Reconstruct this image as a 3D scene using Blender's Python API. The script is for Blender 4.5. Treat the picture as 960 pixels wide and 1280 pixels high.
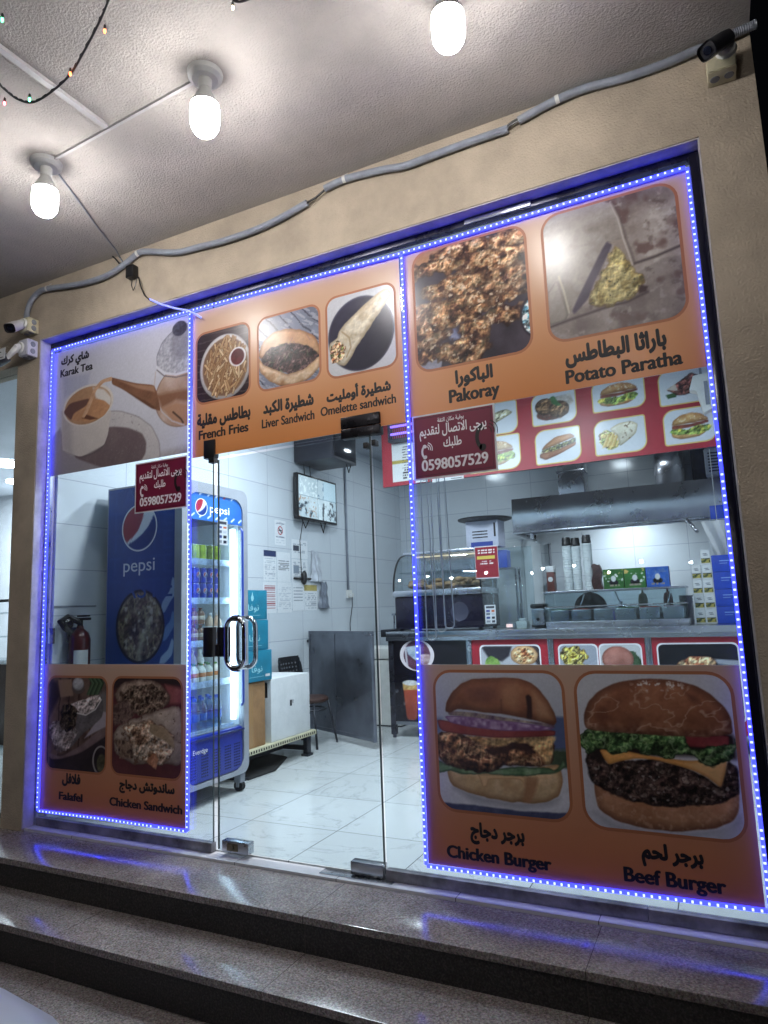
import bpy, bmesh, math, random
import numpy as np
from mathutils import Vector, Matrix

# ------------------------------------------------------------------ camera, world, exposure
scene = bpy.context.scene
for o in list(bpy.data.objects):
    bpy.data.objects.remove(o)
COL = scene.collection
EXPOSURE = 0.6
BULB = 70.0
INDOOR = 31.0
LED_TAPE, LED_DOT = 2.8, 3.5

cam_data = bpy.data.cameras.new('camera')
cam = bpy.data.objects.new('camera', cam_data)
COL.objects.link(cam)
RR = ((0.89573804, 0.44308316, -0.03647839), (0.09622924, -0.11312176, 0.98891021), (-0.43404297, 0.88931477, 0.14396502))
cam.matrix_world = Matrix(((RR[0][0], RR[1][0], -RR[2][0], 0.0),
                           (RR[0][1], RR[1][1], -RR[2][1], -3.0),
                           (RR[0][2], RR[1][2], -RR[2][2], 1.24),
                           (0, 0, 0, 1)))
cam_data.sensor_width = 36.0
cam_data.lens = 840.92 / 1280 * 36.0
cam_data.clip_start = 0.05
cam_data.clip_end = 500.0
scene.camera = cam

world = bpy.data.worlds.new('World')
scene.world = world
world.use_nodes = True
wn = world.node_tree
sky = wn.nodes.new('ShaderNodeTexSky')
sky.sky_type = 'NISHITA'
sky.sun_disc = False
sky.sun_elevation = math.radians(-4.5)
sky.sun_rotation = math.radians(200.0)
wn.links.new(sky.outputs[0], wn.nodes['Background'].inputs['Color'])
wn.nodes['Background'].inputs['Strength'].default_value = 0.12

scene.view_settings.view_transform = 'Standard'
scene.view_settings.look = 'None'
scene.view_settings.gamma = 1.0
scene.view_settings.use_curve_mapping = False
scene.view_settings.exposure = EXPOSURE
scene.render.engine = 'CYCLES'
scene.cycles.max_bounces = 10
scene.cycles.transparent_max_bounces = 24
scene.cycles.sample_clamp_indirect = 6.0
scene.cycles.caustics_reflective = False
scene.cycles.caustics_refractive = False
scene.cycles.use_denoising = True

RND = random.Random(7)

# ------------------------------------------------------------------ materials
def lin(c):
    r = []
    for v in c[:3]:
        v = v / 255.0
        r.append(v / 12.92 if v <= 0.04045 else ((v + 0.055) / 1.055) ** 2.4)
    return (r[0], r[1], r[2], 1.0)

MATS = {}
def mat(name, rgb=(200, 200, 200), rough=0.5, metal=0.0, var=0.0, vscale=12.0, bump=0.0, bscale=60.0, emit=None, estr=0.0, spec=0.5, trans=0.0, coat=0.0, vr=0.0):
    """a principled material with noise variation of colour, roughness and bump"""
    if name in MATS:
        return MATS[name]
    m = bpy.data.materials.new(name)
    m.use_nodes = True
    nt = m.node_tree
    b = nt.nodes['Principled BSDF']
    b.inputs['Base Color'].default_value = lin(rgb)
    b.inputs['Roughness'].default_value = rough
    b.inputs['Metallic'].default_value = metal
    b.inputs['Specular IOR Level'].default_value = spec
    b.inputs['Transmission Weight'].default_value = trans
    b.inputs['Coat Weight'].default_value = coat
    tc = nt.nodes.new('ShaderNodeTexCoord')
    if var > 0 or vr > 0:
        n = nt.nodes.new('ShaderNodeTexNoise')
        n.inputs['Scale'].default_value = vscale
        n.inputs['Detail'].default_value = 6.0
        n.inputs['Roughness'].default_value = 0.62
        nt.links.new(tc.outputs['Object'], n.inputs['Vector'])
        if var > 0:
            r = nt.nodes.new('ShaderNodeValToRGB')
            lo = tuple(max(0, v * (1 - var)) for v in rgb)
            hi = tuple(min(255, v * (1 + var * 0.6)) for v in rgb)
            r.color_ramp.elements[0].position = 0.32
            r.color_ramp.elements[1].position = 0.68
            r.color_ramp.elements[0].color = lin(lo)
            r.color_ramp.elements[1].color = lin(hi)
            nt.links.new(n.outputs['Fac'], r.inputs['Fac'])
            nt.links.new(r.outputs['Color'], b.inputs['Base Color'])
        if vr > 0:
            mr = nt.nodes.new('ShaderNodeMapRange')
            mr.inputs['From Min'].default_value = 0.3
            mr.inputs['From Max'].default_value = 0.7
            mr.inputs['To Min'].default_value = max(0.02, rough - vr)
            mr.inputs['To Max'].default_value = min(1.0, rough + vr)
            nt.links.new(n.outputs['Fac'], mr.inputs['Value'])
            nt.links.new(mr.outputs['Result'], b.inputs['Roughness'])
    if bump > 0:
        n2 = nt.nodes.new('ShaderNodeTexNoise')
        n2.inputs['Scale'].default_value = bscale
        n2.inputs['Detail'].default_value = 5.0
        nt.links.new(tc.outputs['Object'], n2.inputs['Vector'])
        bp = nt.nodes.new('ShaderNodeBump')
        bp.inputs['Strength'].default_value = bump
        bp.inputs['Distance'].default_value = 0.01
        nt.links.new(n2.outputs['Fac'], bp.inputs['Height'])
        nt.links.new(bp.outputs['Normal'], b.inputs['Normal'])
    if emit:
        b.inputs['Emission Color'].default_value = lin(emit)
        b.inputs['Emission Strength'].default_value = estr
    MATS[name] = m
    return m

def glass_mat(name, tint=(225, 235, 238), f0=1.0, rough=0.0, ior=1.5, haze=0.0):
    """thin glass: clear with a fresnel mirror reflection and a little dust"""
    m = bpy.data.materials.new(name)
    m.use_nodes = True
    nt = m.node_tree
    nt.nodes.remove(nt.nodes['Principled BSDF'])
    out = nt.nodes['Material Output']
    tr = nt.nodes.new('ShaderNodeBsdfTransparent')
    tr.inputs['Color'].default_value = lin(tint)
    gl = nt.nodes.new('ShaderNodeBsdfGlossy')
    gl.inputs['Roughness'].default_value = rough
    fr = nt.nodes.new('ShaderNodeFresnel')
    ge = nt.nodes.new('ShaderNodeNewGeometry')
    im = nt.nodes.new('ShaderNodeMapRange')          # leaving the pane meets the same reflectance as entering it
    im.inputs['To Min'].default_value = ior
    im.inputs['To Max'].default_value = 1.0 / ior
    nt.links.new(ge.outputs['Backfacing'], im.inputs['Value'])
    nt.links.new(im.outputs['Result'], fr.inputs['IOR'])
    mu = nt.nodes.new('ShaderNodeMath'); mu.operation = 'MULTIPLY'
    mu.inputs[1].default_value = f0
    mx = nt.nodes.new('ShaderNodeMixShader')
    nt.links.new(fr.outputs[0], mu.inputs[0])
    nt.links.new(mu.outputs[0], mx.inputs['Fac'])
    nt.links.new(tr.outputs[0], mx.inputs[1])
    nt.links.new(gl.outputs[0], mx.inputs[2])
    last = mx
    if haze > 0:
        tc = nt.nodes.new('ShaderNodeTexCoord')
        n = nt.nodes.new('ShaderNodeTexNoise')
        n.inputs['Scale'].default_value = 3.0
        n.inputs['Detail'].default_value = 8.0
        n.inputs['Roughness'].default_value = 0.7
        nt.links.new(tc.outputs['Object'], n.inputs['Vector'])
        mr = nt.nodes.new('ShaderNodeMapRange')
        mr.inputs['From Min'].default_value = 0.35
        mr.inputs['From Max'].default_value = 0.8
        mr.inputs['To Min'].default_value = haze * 0.3
        mr.inputs['To Max'].default_value = haze * 2.0
        nt.links.new(n.outputs['Fac'], mr.inputs['Value'])
        df = nt.nodes.new('ShaderNodeBsdfDiffuse')
        df.inputs['Color'].default_value = (0.75, 0.78, 0.8, 1)
        mx2 = nt.nodes.new('ShaderNodeMixShader')
        nt.links.new(mr.outputs['Result'], mx2.inputs['Fac'])
        nt.links.new(mx.outputs[0], mx2.inputs[1])
        nt.links.new(df.outputs[0], mx2.inputs[2])
        last = mx2
    nt.links.new(last.outputs[0], out.inputs['Surface'])
    MATS[name] = m
    return m

def emit_mat(name, rgb, strength):
    m = bpy.data.materials.new(name)
    m.use_nodes = True
    nt = m.node_tree
    b = nt.nodes['Principled BSDF']
    b.inputs['Base Color'].default_value = lin(rgb)
    b.inputs['Emission Color'].default_value = lin(rgb)
    b.inputs['Emission Strength'].default_value = strength
    b.inputs['Roughness'].default_value = 0.4
    MATS[name] = m
    return m

def attr_mat(name, rough=0.4, spec=0.5, estr=0.0, coat=0.0):
    """printed or screen picture: colours come from the mesh's own colour attribute"""
    m = bpy.data.materials.new(name)
    m.use_nodes = True
    nt = m.node_tree
    b = nt.nodes['Principled BSDF']
    a = nt.nodes.new('ShaderNodeAttribute')
    a.attribute_name = 'Col'
    nt.links.new(a.outputs['Color'], b.inputs['Base Color'])
    b.inputs['Roughness'].default_value = rough
    b.inputs['Specular IOR Level'].default_value = spec
    b.inputs['Coat Weight'].default_value = coat
    b.inputs['Coat Roughness'].default_value = 0.2
    if estr > 0:
        nt.links.new(a.outputs['Color'], b.inputs['Emission Color'])
        b.inputs['Emission Strength'].default_value = estr
    MATS[name] = m
    return m

def tile_mat(name, rgb, joint, sx, sy, axis, off=(0, 0), gap=0.003, rough=0.15, var=0.05, veins=False, bumpy=0.0):
    """tiles with straight joints from object coordinates; axis says which two coordinates span the surface"""
    m = bpy.data.materials.new(name)
    m.use_nodes = True
    nt = m.node_tree
    L = nt.links.new
    b = nt.nodes['Principled BSDF']
    tc = nt.nodes.new('ShaderNodeTexCoord')
    sp = nt.nodes.new('ShaderNodeSeparateXYZ')
    L(tc.outputs['Object'], sp.inputs[0])
    def M(op, a, bb=None):
        n = nt.nodes.new('ShaderNodeMath'); n.operation = op
        for i, v in enumerate((a, bb)):
            if v is None: continue
            if isinstance(v, (int, float)): n.inputs[i].default_value = v
            else: L(v, n.inputs[i])
        return n.outputs[0]
    js, ids = [], []
    for ax, s, o in ((axis[0], sx, off[0]), (axis[1], sy, off[1])):
        q = M('DIVIDE', M('SUBTRACT', sp.outputs['XYZ'.index(ax)], o), s)
        fr = M('FRACT', q)
        ids.append(M('FLOOR', q))
        js.append(M('MAXIMUM', M('LESS_THAN', fr, gap / s), M('GREATER_THAN', fr, 1 - gap / s)))
    j = M('MAXIMUM', js[0], js[1])
    wn_ = nt.nodes.new('ShaderNodeTexWhiteNoise'); wn_.noise_dimensions = '2D'
    cv = nt.nodes.new('ShaderNodeCombineXYZ')
    L(ids[0], cv.inputs[0]); L(ids[1], cv.inputs[1]); L(cv.outputs[0], wn_.inputs['Vector'])
    n = nt.nodes.new('ShaderNodeTexNoise')
    n.inputs['Scale'].default_value = 2.2
    n.inputs['Detail'].default_value = 7.0
    L(tc.outputs['Object'], n.inputs['Vector'])
    val = M('ADD', M('MULTIPLY', wn_.outputs['Value'], 0.5), M('MULTIPLY', n.outputs['Fac'], 0.5))
    r = nt.nodes.new('ShaderNodeValToRGB')
    r.color_ramp.elements[0].color = lin(tuple(v * (1 - var) for v in rgb))
    r.color_ramp.elements[1].color = lin(tuple(min(255, v * (1 + var * .5)) for v in rgb))
    L(val, r.inputs['Fac'])
    colr = r.outputs['Color']
    if veins:
        n2 = nt.nodes.new('ShaderNodeTexNoise')
        n2.inputs['Scale'].default_value = 1.3
        n2.inputs['Detail'].default_value = 9.0
        n2.inputs['Roughness'].default_value = 0.62
        n2.inputs['Distortion'].default_value = 1.4
        sh = nt.nodes.new('ShaderNodeVectorMath'); sh.operation = 'MULTIPLY_ADD'
        L(wn_.outputs['Color'], sh.inputs[0])
        sh.inputs[1].default_value = (7, 7, 7)
        L(tc.outputs['Object'], sh.inputs[2])
        L(sh.outputs[0], n2.inputs['Vector'])
        d = M('ABSOLUTE', M('SUBTRACT', n2.outputs['Fac'], 0.5))
        mr = nt.nodes.new('ShaderNodeMapRange')
        mr.inputs['From Min'].default_value = 0.0
        mr.inputs['From Max'].default_value = 0.011
        mr.inputs['To Min'].default_value = 0.38
        mr.inputs['To Max'].default_value = 0.0
        L(d, mr.inputs['Value'])
        mxv = nt.nodes.new('ShaderNodeMixRGB')
        mxv.inputs['Color2'].default_value = lin((120, 124, 128))
        L(mr.outputs['Result'], mxv.inputs['Fac']); L(colr, mxv.inputs['Color1'])
        colr = mxv.outputs['Color']
    mx = nt.nodes.new('ShaderNodeMixRGB')
    L(j, mx.inputs['Fac']); L(colr, mx.inputs['Color1'])
    mx.inputs['Color2'].default_value = lin(joint)
    L(mx.outputs['Color'], b.inputs['Base Color'])
    rr = M('ADD', M('MULTIPLY', n.outputs['Fac'], 0.12), rough - 0.06)
    L(M('MAXIMUM', rr, M('MULTIPLY', j, 0.7)), b.inputs['Roughness'])
    bp = nt.nodes.new('ShaderNodeBump'); bp.inputs['Strength'].default_value = 0.35; bp.inputs['Distance'].default_value = 0.002
    inv = M('SUBTRACT', 1.0, j)
    L(M('ADD', inv, M('MULTIPLY', n.outputs['Fac'], 0.25 + bumpy)), bp.inputs['Height'])
    L(bp.outputs['Normal'], b.inputs['Normal'])
    MATS[name] = m
    return m

def granite_mat(name, cols, rough, joints=None, bump=0.05):
    m = bpy.data.materials.new(name)
    m.use_nodes = True
    nt = m.node_tree
    L = nt.links.new
    b = nt.nodes['Principled BSDF']
    tc = nt.nodes.new('ShaderNodeTexCoord')
    n = nt.nodes.new('ShaderNodeTexNoise'); n.inputs['Scale'].default_value = 120.0; n.inputs['Detail'].default_value = 3.0; n.inputs['Roughness'].default_value = 0.7
    v = nt.nodes.new('ShaderNodeTexVoronoi'); v.inputs['Scale'].default_value = 160.0
    big = nt.nodes.new('ShaderNodeTexNoise'); big.inputs['Scale'].default_value = 3.0; big.inputs['Detail'].default_value = 6.0
    for q in (n, v, big): L(tc.outputs['Object'], q.inputs['Vector'])
    r = nt.nodes.new('ShaderNodeValToRGB')
    e = r.color_ramp.elements
    e[0].position = 0.34; e[0].color = lin(cols[0])
    e[1].position = 0.68; e[1].color = lin(cols[2])
    k = e.new(0.5); k.color = lin(cols[1])
    L(n.outputs['Fac'], r.inputs['Fac'])
    m1 = nt.nodes.new('ShaderNodeMixRGB'); m1.blend_type = 'MULTIPLY'; m1.inputs['Fac'].default_value = 0.30
    L(r.outputs['Color'], m1.inputs['Color1']); L(v.outputs['Color'], m1.inputs['Color2'])
    hs = nt.nodes.new('ShaderNodeHueSaturation'); hs.inputs['Saturation'].default_value = 0.6
    L(m1.outputs['Color'], hs.inputs['Color'])
    m2 = nt.nodes.new('ShaderNodeMixRGB'); m2.blend_type = 'MULTIPLY'; m2.inputs['Fac'].default_value = 0.5
    L(hs.outputs['Color'], m2.inputs['Color1'])
    r2 = nt.nodes.new('ShaderNodeValToRGB'); r2.color_ramp.elements[0].position = 0.3; r2.color_ramp.elements[1].position = 0.7
    r2.color_ramp.elements[0].color = (0.55, 0.55, 0.55, 1)
    L(big.outputs['Fac'], r2.inputs['Fac']); L(r2.outputs['Color'], m2.inputs['Color2'])
    last = m2.outputs['Color']
    if joints:
        sp = nt.nodes.new('ShaderNodeSeparateXYZ'); L(tc.outputs['Object'], sp.inputs[0])
        a = nt.nodes.new('ShaderNodeMath'); a.operation = 'ADD'; a.inputs[1].default_value = joints[1]; L(sp.outputs[0], a.inputs[0])
        d = nt.nodes.new('ShaderNodeMath'); d.operation = 'DIVIDE'; d.inputs[1].default_value = joints[0]; L(a.outputs[0], d.inputs[0])
        f = nt.nodes.new('ShaderNodeMath'); f.operation = 'FRACT'; L(d.outputs[0], f.inputs[0])
        g = nt.nodes.new('ShaderNodeMath'); g.operation = 'LESS_THAN'; g.inputs[1].default_value = 0.0028; L(f.outputs[0], g.inputs[0])
        m3 = nt.nodes.new('ShaderNodeMixRGB'); L(g.outputs[0], m3.inputs['Fac']); L(last, m3.inputs['Color1']); m3.inputs['Color2'].default_value = lin((76, 68, 65))
        last = m3.outputs['Color']
    L(last, b.inputs['Base Color'])
    mr = nt.nodes.new('ShaderNodeMapRange'); mr.inputs['From Min'].default_value = 0.3; mr.inputs['From Max'].default_value = 0.7
    mr.inputs['To Min'].default_value = rough - 0.08; mr.inputs['To Max'].default_value = rough + 0.14
    L(big.outputs['Fac'], mr.inputs['Value']); L(mr.outputs['Result'], b.inputs['Roughness'])
    bp = nt.nodes.new('ShaderNodeBump'); bp.inputs['Strength'].default_value = bump; bp.inputs['Distance'].default_value = 0.003
    L(n.outputs['Fac'], bp.inputs['Height']); L(bp.outputs['Normal'], b.inputs['Normal'])
    MATS[name] = m
    return m

# ------------------------------------------------------------------ mesh building
class MB:
    """collects shapes, then links them as one mesh object"""
    def __init__(s):
        s.v, s.f, s.sm = [], [], []
    def add(s, vs, fs, smooth=False, M=None):
        o = len(s.v)
        for p in vs:
            p = Vector(p)
            s.v.append(tuple(M @ p) if M is not None else tuple(p))
        for f in fs:
            s.f.append(tuple(o + i for i in f)); s.sm.append(smooth)
        return s
    def box(s, a, b, bev=0.0, M=None, seg=2):
        x0, y0, z0 = a; x1, y1, z1 = b
        x0, x1 = min(x0, x1), max(x0, x1); y0, y1 = min(y0, y1), max(y0, y1); z0, z1 = min(z0, z1), max(z0, z1)
        if bev <= 0:
            vs = [(x, y, z) for x in (x0, x1) for y in (y0, y1) for z in (z0, z1)]
            return s.add(vs, [(0, 1, 3, 2), (4, 6, 7, 5), (0, 4, 5, 1), (2, 3, 7, 6), (0, 2, 6, 4), (1, 5, 7, 3)], False, M)
        bm = bmesh.new()
        bmesh.ops.create_cube(bm, size=1.0)
        for q in bm.verts:
            q.co = ((x0 + x1) / 2 + q.co.x * (x1 - x0), (y0 + y1) / 2 + q.co.y * (y1 - y0), (z0 + z1) / 2 + q.co.z * (z1 - z0))
        bev = min(bev, 0.49 * min(x1 - x0, y1 - y0, z1 - z0))
        bmesh.ops.bevel(bm, geom=list(bm.edges), offset=bev, segments=seg, affect='EDGES', profile=0.6)
        return s.bm(bm, seg > 1, M)
    def bm(s, bm, smooth=False, M=None):
        bm.verts.ensure_lookup_table(); bm.verts.index_update()
        s.add([tuple(v.co) for v in bm.verts], [tuple(v.index for v in f.verts) for f in bm.faces], smooth, M)
        bm.free()
        return s
    def quad(s, a, b, c, d):
        return s.add([a, b, c, d], [(0, 1, 2, 3)])
    def cyl(s, p0, p1, r0, r1=None, seg=16, cap=True):
        r1 = r0 if r1 is None else r1
        p0, p1 = Vector(p0), Vector(p1)
        d = (p1 - p0).normalized()
        u = d.orthogonal().normalized(); w = d.cross(u)
        vs, fs = [], []
        for i in range(seg):
            a = 2 * math.pi * i / seg
            k = u * math.cos(a) + w * math.sin(a)
            vs += [p0 + k * r0, p1 + k * r1]
        for i in range(seg):
            j = (i + 1) % seg
            fs.append((2 * i, 2 * j, 2 * j + 1, 2 * i + 1))
        s.add(vs, fs, True)
        if cap:
            s.add([vs[2 * i] for i in range(seg)], [tuple(reversed(range(seg)))])
            s.add([vs[2 * i + 1] for i in range(seg)], [tuple(range(seg))])
        return s
    def lathe(s, prof, loc=(0, 0, 0), axis='Z', seg=20, M=None):
        """prof: list of (r, h)"""
        vs, fs = [], []
        n = len(prof)
        for i in range(seg):
            a = 2 * math.pi * i / seg
            for r, h in prof:
                p = (r * math.cos(a), r * math.sin(a), h)
                if axis == 'X': p = (h, p[0], p[1])
                elif axis == 'Y': p = (p[1], h, p[0])
                vs.append((p[0] + loc[0], p[1] + loc[1], p[2] + loc[2]))
        for i in range(seg):
            j = (i + 1) % seg
            for k in range(n - 1):
                fs.append((i * n + k, j * n + k, j * n + k + 1, i * n + k + 1))
        return s.add(vs, fs, True, M)
    def tube(s, pts, r, seg=8, closed=False, cap=True, ripple=0.0):
        P = [Vector(p) for p in pts]
        n = len(P)
        vs, fs = [], []
        up = None
        for i, p in enumerate(P):
            if closed: t = P[(i + 1) % n] - P[i - 1]
            else: t = P[min(i + 1, n - 1)] - P[max(i - 1, 0)]
            t = t.normalized() if t.length > 1e-9 else Vector((0, 0, 1))
            if up is None: up = t.orthogonal().normalized()
            up = (up - t * up.dot(t))
            up = up.normalized() if up.length > 1e-6 else t.orthogonal().normalized()
            w = t.cross(up)
            rr = r[i] if isinstance(r, (list, tuple)) else r
            if ripple: rr *= 1 + (ripple if i % 2 else -ripple)
            for k in range(seg):
                a = 2 * math.pi * k / seg
                vs.append(p + up * math.cos(a) * rr + w * math.sin(a) * rr)
        for i in range(n if closed else n - 1):
            j = (i + 1) % n
            for k in range(seg):
                l = (k + 1) % seg
                fs.append((i * seg + k, i * seg + l, j * seg + l, j * seg + k))
        s.add(vs, fs, True)
        if cap and not closed:
            s.add(vs[:seg], [tuple(reversed(range(seg)))])
            s.add(vs[-seg:], [tuple(range(seg))])
        return s
    def prism(s, pts, plane, a, b):
        """extrude a 2-D outline (counter-clockwise or not) between a and b along the axis missing from plane"""
        n = len(pts)
        def P(p, h):
            if plane == 'xz': return (p[0], h, p[1])
            if plane == 'yz': return (h, p[0], p[1])
            return (p[0], p[1], h)
        bm = bmesh.new()
        A = [bm.verts.new(P(p, a)) for p in pts]
        B = [bm.verts.new(P(p, b)) for p in pts]
        bm.faces.new(A); bm.faces.new(list(reversed(B)))
        for i in range(n):
            j = (i + 1) % n
            bm.faces.new((A[i], B[i], B[j], A[j]))
        bmesh.ops.recalc_face_normals(bm, faces=list(bm.faces))
        bmesh.ops.triangulate(bm, faces=[f for f in bm.faces if len(f.verts) > 4])
        return s.bm(bm)
    def sphere(s, c, r, sx=1, sy=1, sz=1, seg=14, rings=9, M=None):
        vs, fs = [], []
        for i in range(rings + 1):
            t = math.pi * i / rings
            for k in range(seg):
                a = 2 * math.pi * k / seg
                vs.append((c[0] + r * sx * math.sin(t) * math.cos(a), c[1] + r * sy * math.sin(t) * math.sin(a), c[2] - r * sz * math.cos(t)))
        for i in range(rings):
            for k in range(seg):
                l = (k + 1) % seg
                fs.append((i * seg + k, i * seg + l, (i + 1) * seg + l, (i + 1) * seg + k))
        return s.add(vs, fs, True, M)

def origin_of(p):
    v = Vector((0, 0, 0))
    while p is not None:
        v += p.location
        p = p.parent
    return v

def obj(name, mb, m, parent=None, label=None):
    """link a mesh (given in world coordinates) as one object, as a child of parent"""
    me = bpy.data.meshes.new(name)
    off = origin_of(parent)
    me.from_pydata([tuple(Vector(p) - off) for p in mb.v], [], mb.f)
    me.polygons.foreach_set('use_smooth', mb.sm)
    me.update()
    ms = m if isinstance(m, (list, tuple)) else [m]
    for q in ms: me.materials.append(q)
    bm = bmesh.new(); bm.from_mesh(me)
    bmesh.ops.remove_doubles(bm, verts=list(bm.verts), dist=1e-6)
    bmesh.ops.recalc_face_normals(bm, faces=list(bm.faces))
    for e in bm.edges:
        if len(e.link_faces) == 2 and e.calc_face_angle(0) > 0.6: e.smooth = False
    bm.to_mesh(me); bm.free()
    o = bpy.data.objects.new(name, me)
    COL.objects.link(o)
    o.parent = parent
    if label: o['label'] = label
    return o

def tag(o, label, cat, group=None, kind=None):
    o['label'] = label
    if cat: o['category'] = cat
    if group: o['group'] = group
    if kind: o['kind'] = kind
    return o

def thing(name, label, cat, loc=(0, 0, 0), group=None):
    o = bpy.data.objects.new(name, None)
    o.empty_display_size = 0.1
    COL.objects.link(o)
    o.location = loc
    return tag(o, label, cat, group)

def structure(name, mb, m):
    o = obj(name, mb, m)
    o['kind'] = 'structure'
    return o

def dup(root, loc, label=None, rotz=None, group=None):
    r = root.copy(); COL.objects.link(r); r.location = loc
    if rotz is not None: r.rotation_euler.z = rotz
    if label: r['label'] = label
    if group: r['group'] = group
    for ch in list(root.children):
        c = ch.copy(); COL.objects.link(c); c.parent = r
        for g in list(ch.children):
            d = g.copy(); COL.objects.link(d); d.parent = c
    return r

# ------------------------------------------------------------------ writing
AR = {'ا': 'FE8D FE8E', 'أ': 'FE83 FE84', 'ب': 'FE8F FE90 FE91 FE92', 'ة': 'FE93 FE94', 'ت': 'FE95 FE96 FE97 FE98', 'ث': 'FE99 FE9A FE9B FE9C',
      'ج': 'FE9D FE9E FE9F FEA0', 'ح': 'FEA1 FEA2 FEA3 FEA4', 'خ': 'FEA5 FEA6 FEA7 FEA8', 'د': 'FEA9 FEAA', 'ر': 'FEAD FEAE', 'س': 'FEB1 FEB2 FEB3 FEB4',
      'ش': 'FEB5 FEB6 FEB7 FEB8', 'ص': 'FEB9 FEBA FEBB FEBC', 'ط': 'FEC1 FEC2 FEC3 FEC4', 'ع': 'FEC9 FECA FECB FECC', 'ف': 'FED1 FED2 FED3 FED4',
      'ق': 'FED5 FED6 FED7 FED8', 'ك': 'FED9 FEDA FEDB FEDC', 'ل': 'FEDD FEDE FEDF FEE0', 'م': 'FEE1 FEE2 FEE3 FEE4', 'ن': 'FEE5 FEE6 FEE7 FEE8',
      'و': 'FEED FEEE', 'ى': 'FEEF FEF0', 'ي': 'FEF1 FEF2 FEF3 FEF4', 'ﻻ': 'FEFB FEFC'}
AR = {k: v.split() for k, v in AR.items()}
def arabic(s):
    s = s.replace('لا', 'ﻻ')
    o = []
    for i, c in enumerate(s):
        if c not in AR:
            o.append(c); continue
        f = AR[c]
        prev = i > 0 and s[i - 1] in AR and len(AR[s[i - 1]]) == 4
        nxt = i + 1 < len(s) and s[i + 1] in AR and len(f) == 4
        o.append(chr(int(f[(3 if prev else 2) if nxt else (1 if prev else 0)], 16)))
    return ''.join(reversed(o))

def text_shape(body):
    """the outlines of a text filled by the non-zero winding rule"""
    from mathutils.geometry import interpolate_bezier, delaunay_2d_cdt
    if any(c in AR for c in body): body = arabic(body)
    cu = bpy.data.curves.new('text', 'FONT')
    cu.body = body
    t = bpy.data.objects.new('text', cu)
    COL.objects.link(t)
    dg = bpy.context.evaluated_depsgraph_get()
    ev = t.evaluated_get(dg)
    cv = ev.to_curve(dg)
    rings = []
    for sp in cv.splines:
        P = []
        if sp.type == 'BEZIER':
            n = len(sp.bezier_points)
            for i in range(n):
                p, q = sp.bezier_points[i], sp.bezier_points[(i + 1) % n]
                straight = (p.handle_right - p.co).cross(q.co - p.co).length < 1e-6 and (q.handle_left - q.co).cross(q.co - p.co).length < 1e-6
                seg = interpolate_bezier(p.co, p.handle_right, q.handle_left, q.co, 2 if straight else 6)[:-1]
                P += [(v[0], v[1]) for v in seg]
        else:
            P = [(v.co[0], v.co[1]) for v in sp.points]
        Q = []
        for p in P:
            if not Q or abs(p[0] - Q[-1][0]) + abs(p[1] - Q[-1][1]) > 1e-5: Q.append(p)
        if len(Q) > 2 and abs(Q[0][0] - Q[-1][0]) + abs(Q[0][1] - Q[-1][1]) < 1e-5: Q.pop()
        if len(Q) > 2: rings.append(Q)
    ev.to_curve_clear()
    bpy.data.objects.remove(t); bpy.data.curves.remove(cu)
    if not rings: return []
    V, E = [], []
    for P in rings:
        o = len(V)
        V += [Vector(p) for p in P]
        E += [(o + i, o + (i + 1) % len(P)) for i in range(len(P))]
    vs, _, fs, _, _, _ = delaunay_2d_cdt(V, E, [], 1, 1e-5)
    vs = np.array([tuple(v) for v in vs]); F = np.array([tuple(f) for f in fs])
    c = vs[F].mean(1)
    w = np.zeros(len(c), int)
    for P in rings:                                   # winding number of every triangle's middle
        A = np.array(P); B = np.roll(A, -1, 0)
        for (ax, ay), (bx, by) in zip(A, B):
            k = (bx - ax) * (c[:, 1] - ay) - (by - ay) * (c[:, 0] - ax)
            w += ((ay <= c[:, 1]) & (by > c[:, 1]) & (k > 0)).astype(int) - ((ay > c[:, 1]) & (by <= c[:, 1]) & (k < 0)).astype(int)
    return [([tuple(v) for v in vs], [tuple(int(i) for i in f) for f in F[w != 0]])]

def text_into(mb, body, rect, place, bold=0.02):
    """rect (a0, b0, a1, b1) in the surface's own two coordinates; place maps (a, b) to a point; bold thickens the strokes"""
    parts = text_shape(body)
    xs = [p[0] for q, _ in parts for p in q]; ys = [p[1] for q, _ in parts for p in q]
    x0, x1, y0, y1 = min(xs) - bold, max(xs) + bold, min(ys) - bold, max(ys) + bold
    a0, b0, a1, b1 = rect
    by = bold * (1.0 if any(c in AR for c in body) else 0.5)
    sh = [(0, 0)] + ([(bold * math.cos(k * math.pi / 4), by * math.sin(k * math.pi / 4)) for k in range(8)] if bold > 0 else [])
    o0 = Vector(place(0, 0)); nrm = (Vector(place(1, 0)) - o0).cross(Vector(place(0, 1)) - o0)
    step = 0
    for q, fs in parts:
        for dx, dy in sh:
            step += 1
            lift = nrm * (3e-6 * step)
            mb.add([Vector(place(a0 + (x + dx - x0) / (x1 - x0) * (a1 - a0), b0 + (y + dy - y0) / (y1 - y0) * (b1 - b0))) + lift for x, y in q], fs)
    return mb

def FY(y): return lambda a, b: (a, y, b)        # a surface facing the street
def FX(x): return lambda a, b: (x, a, b)        # a surface facing right (+x)

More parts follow.
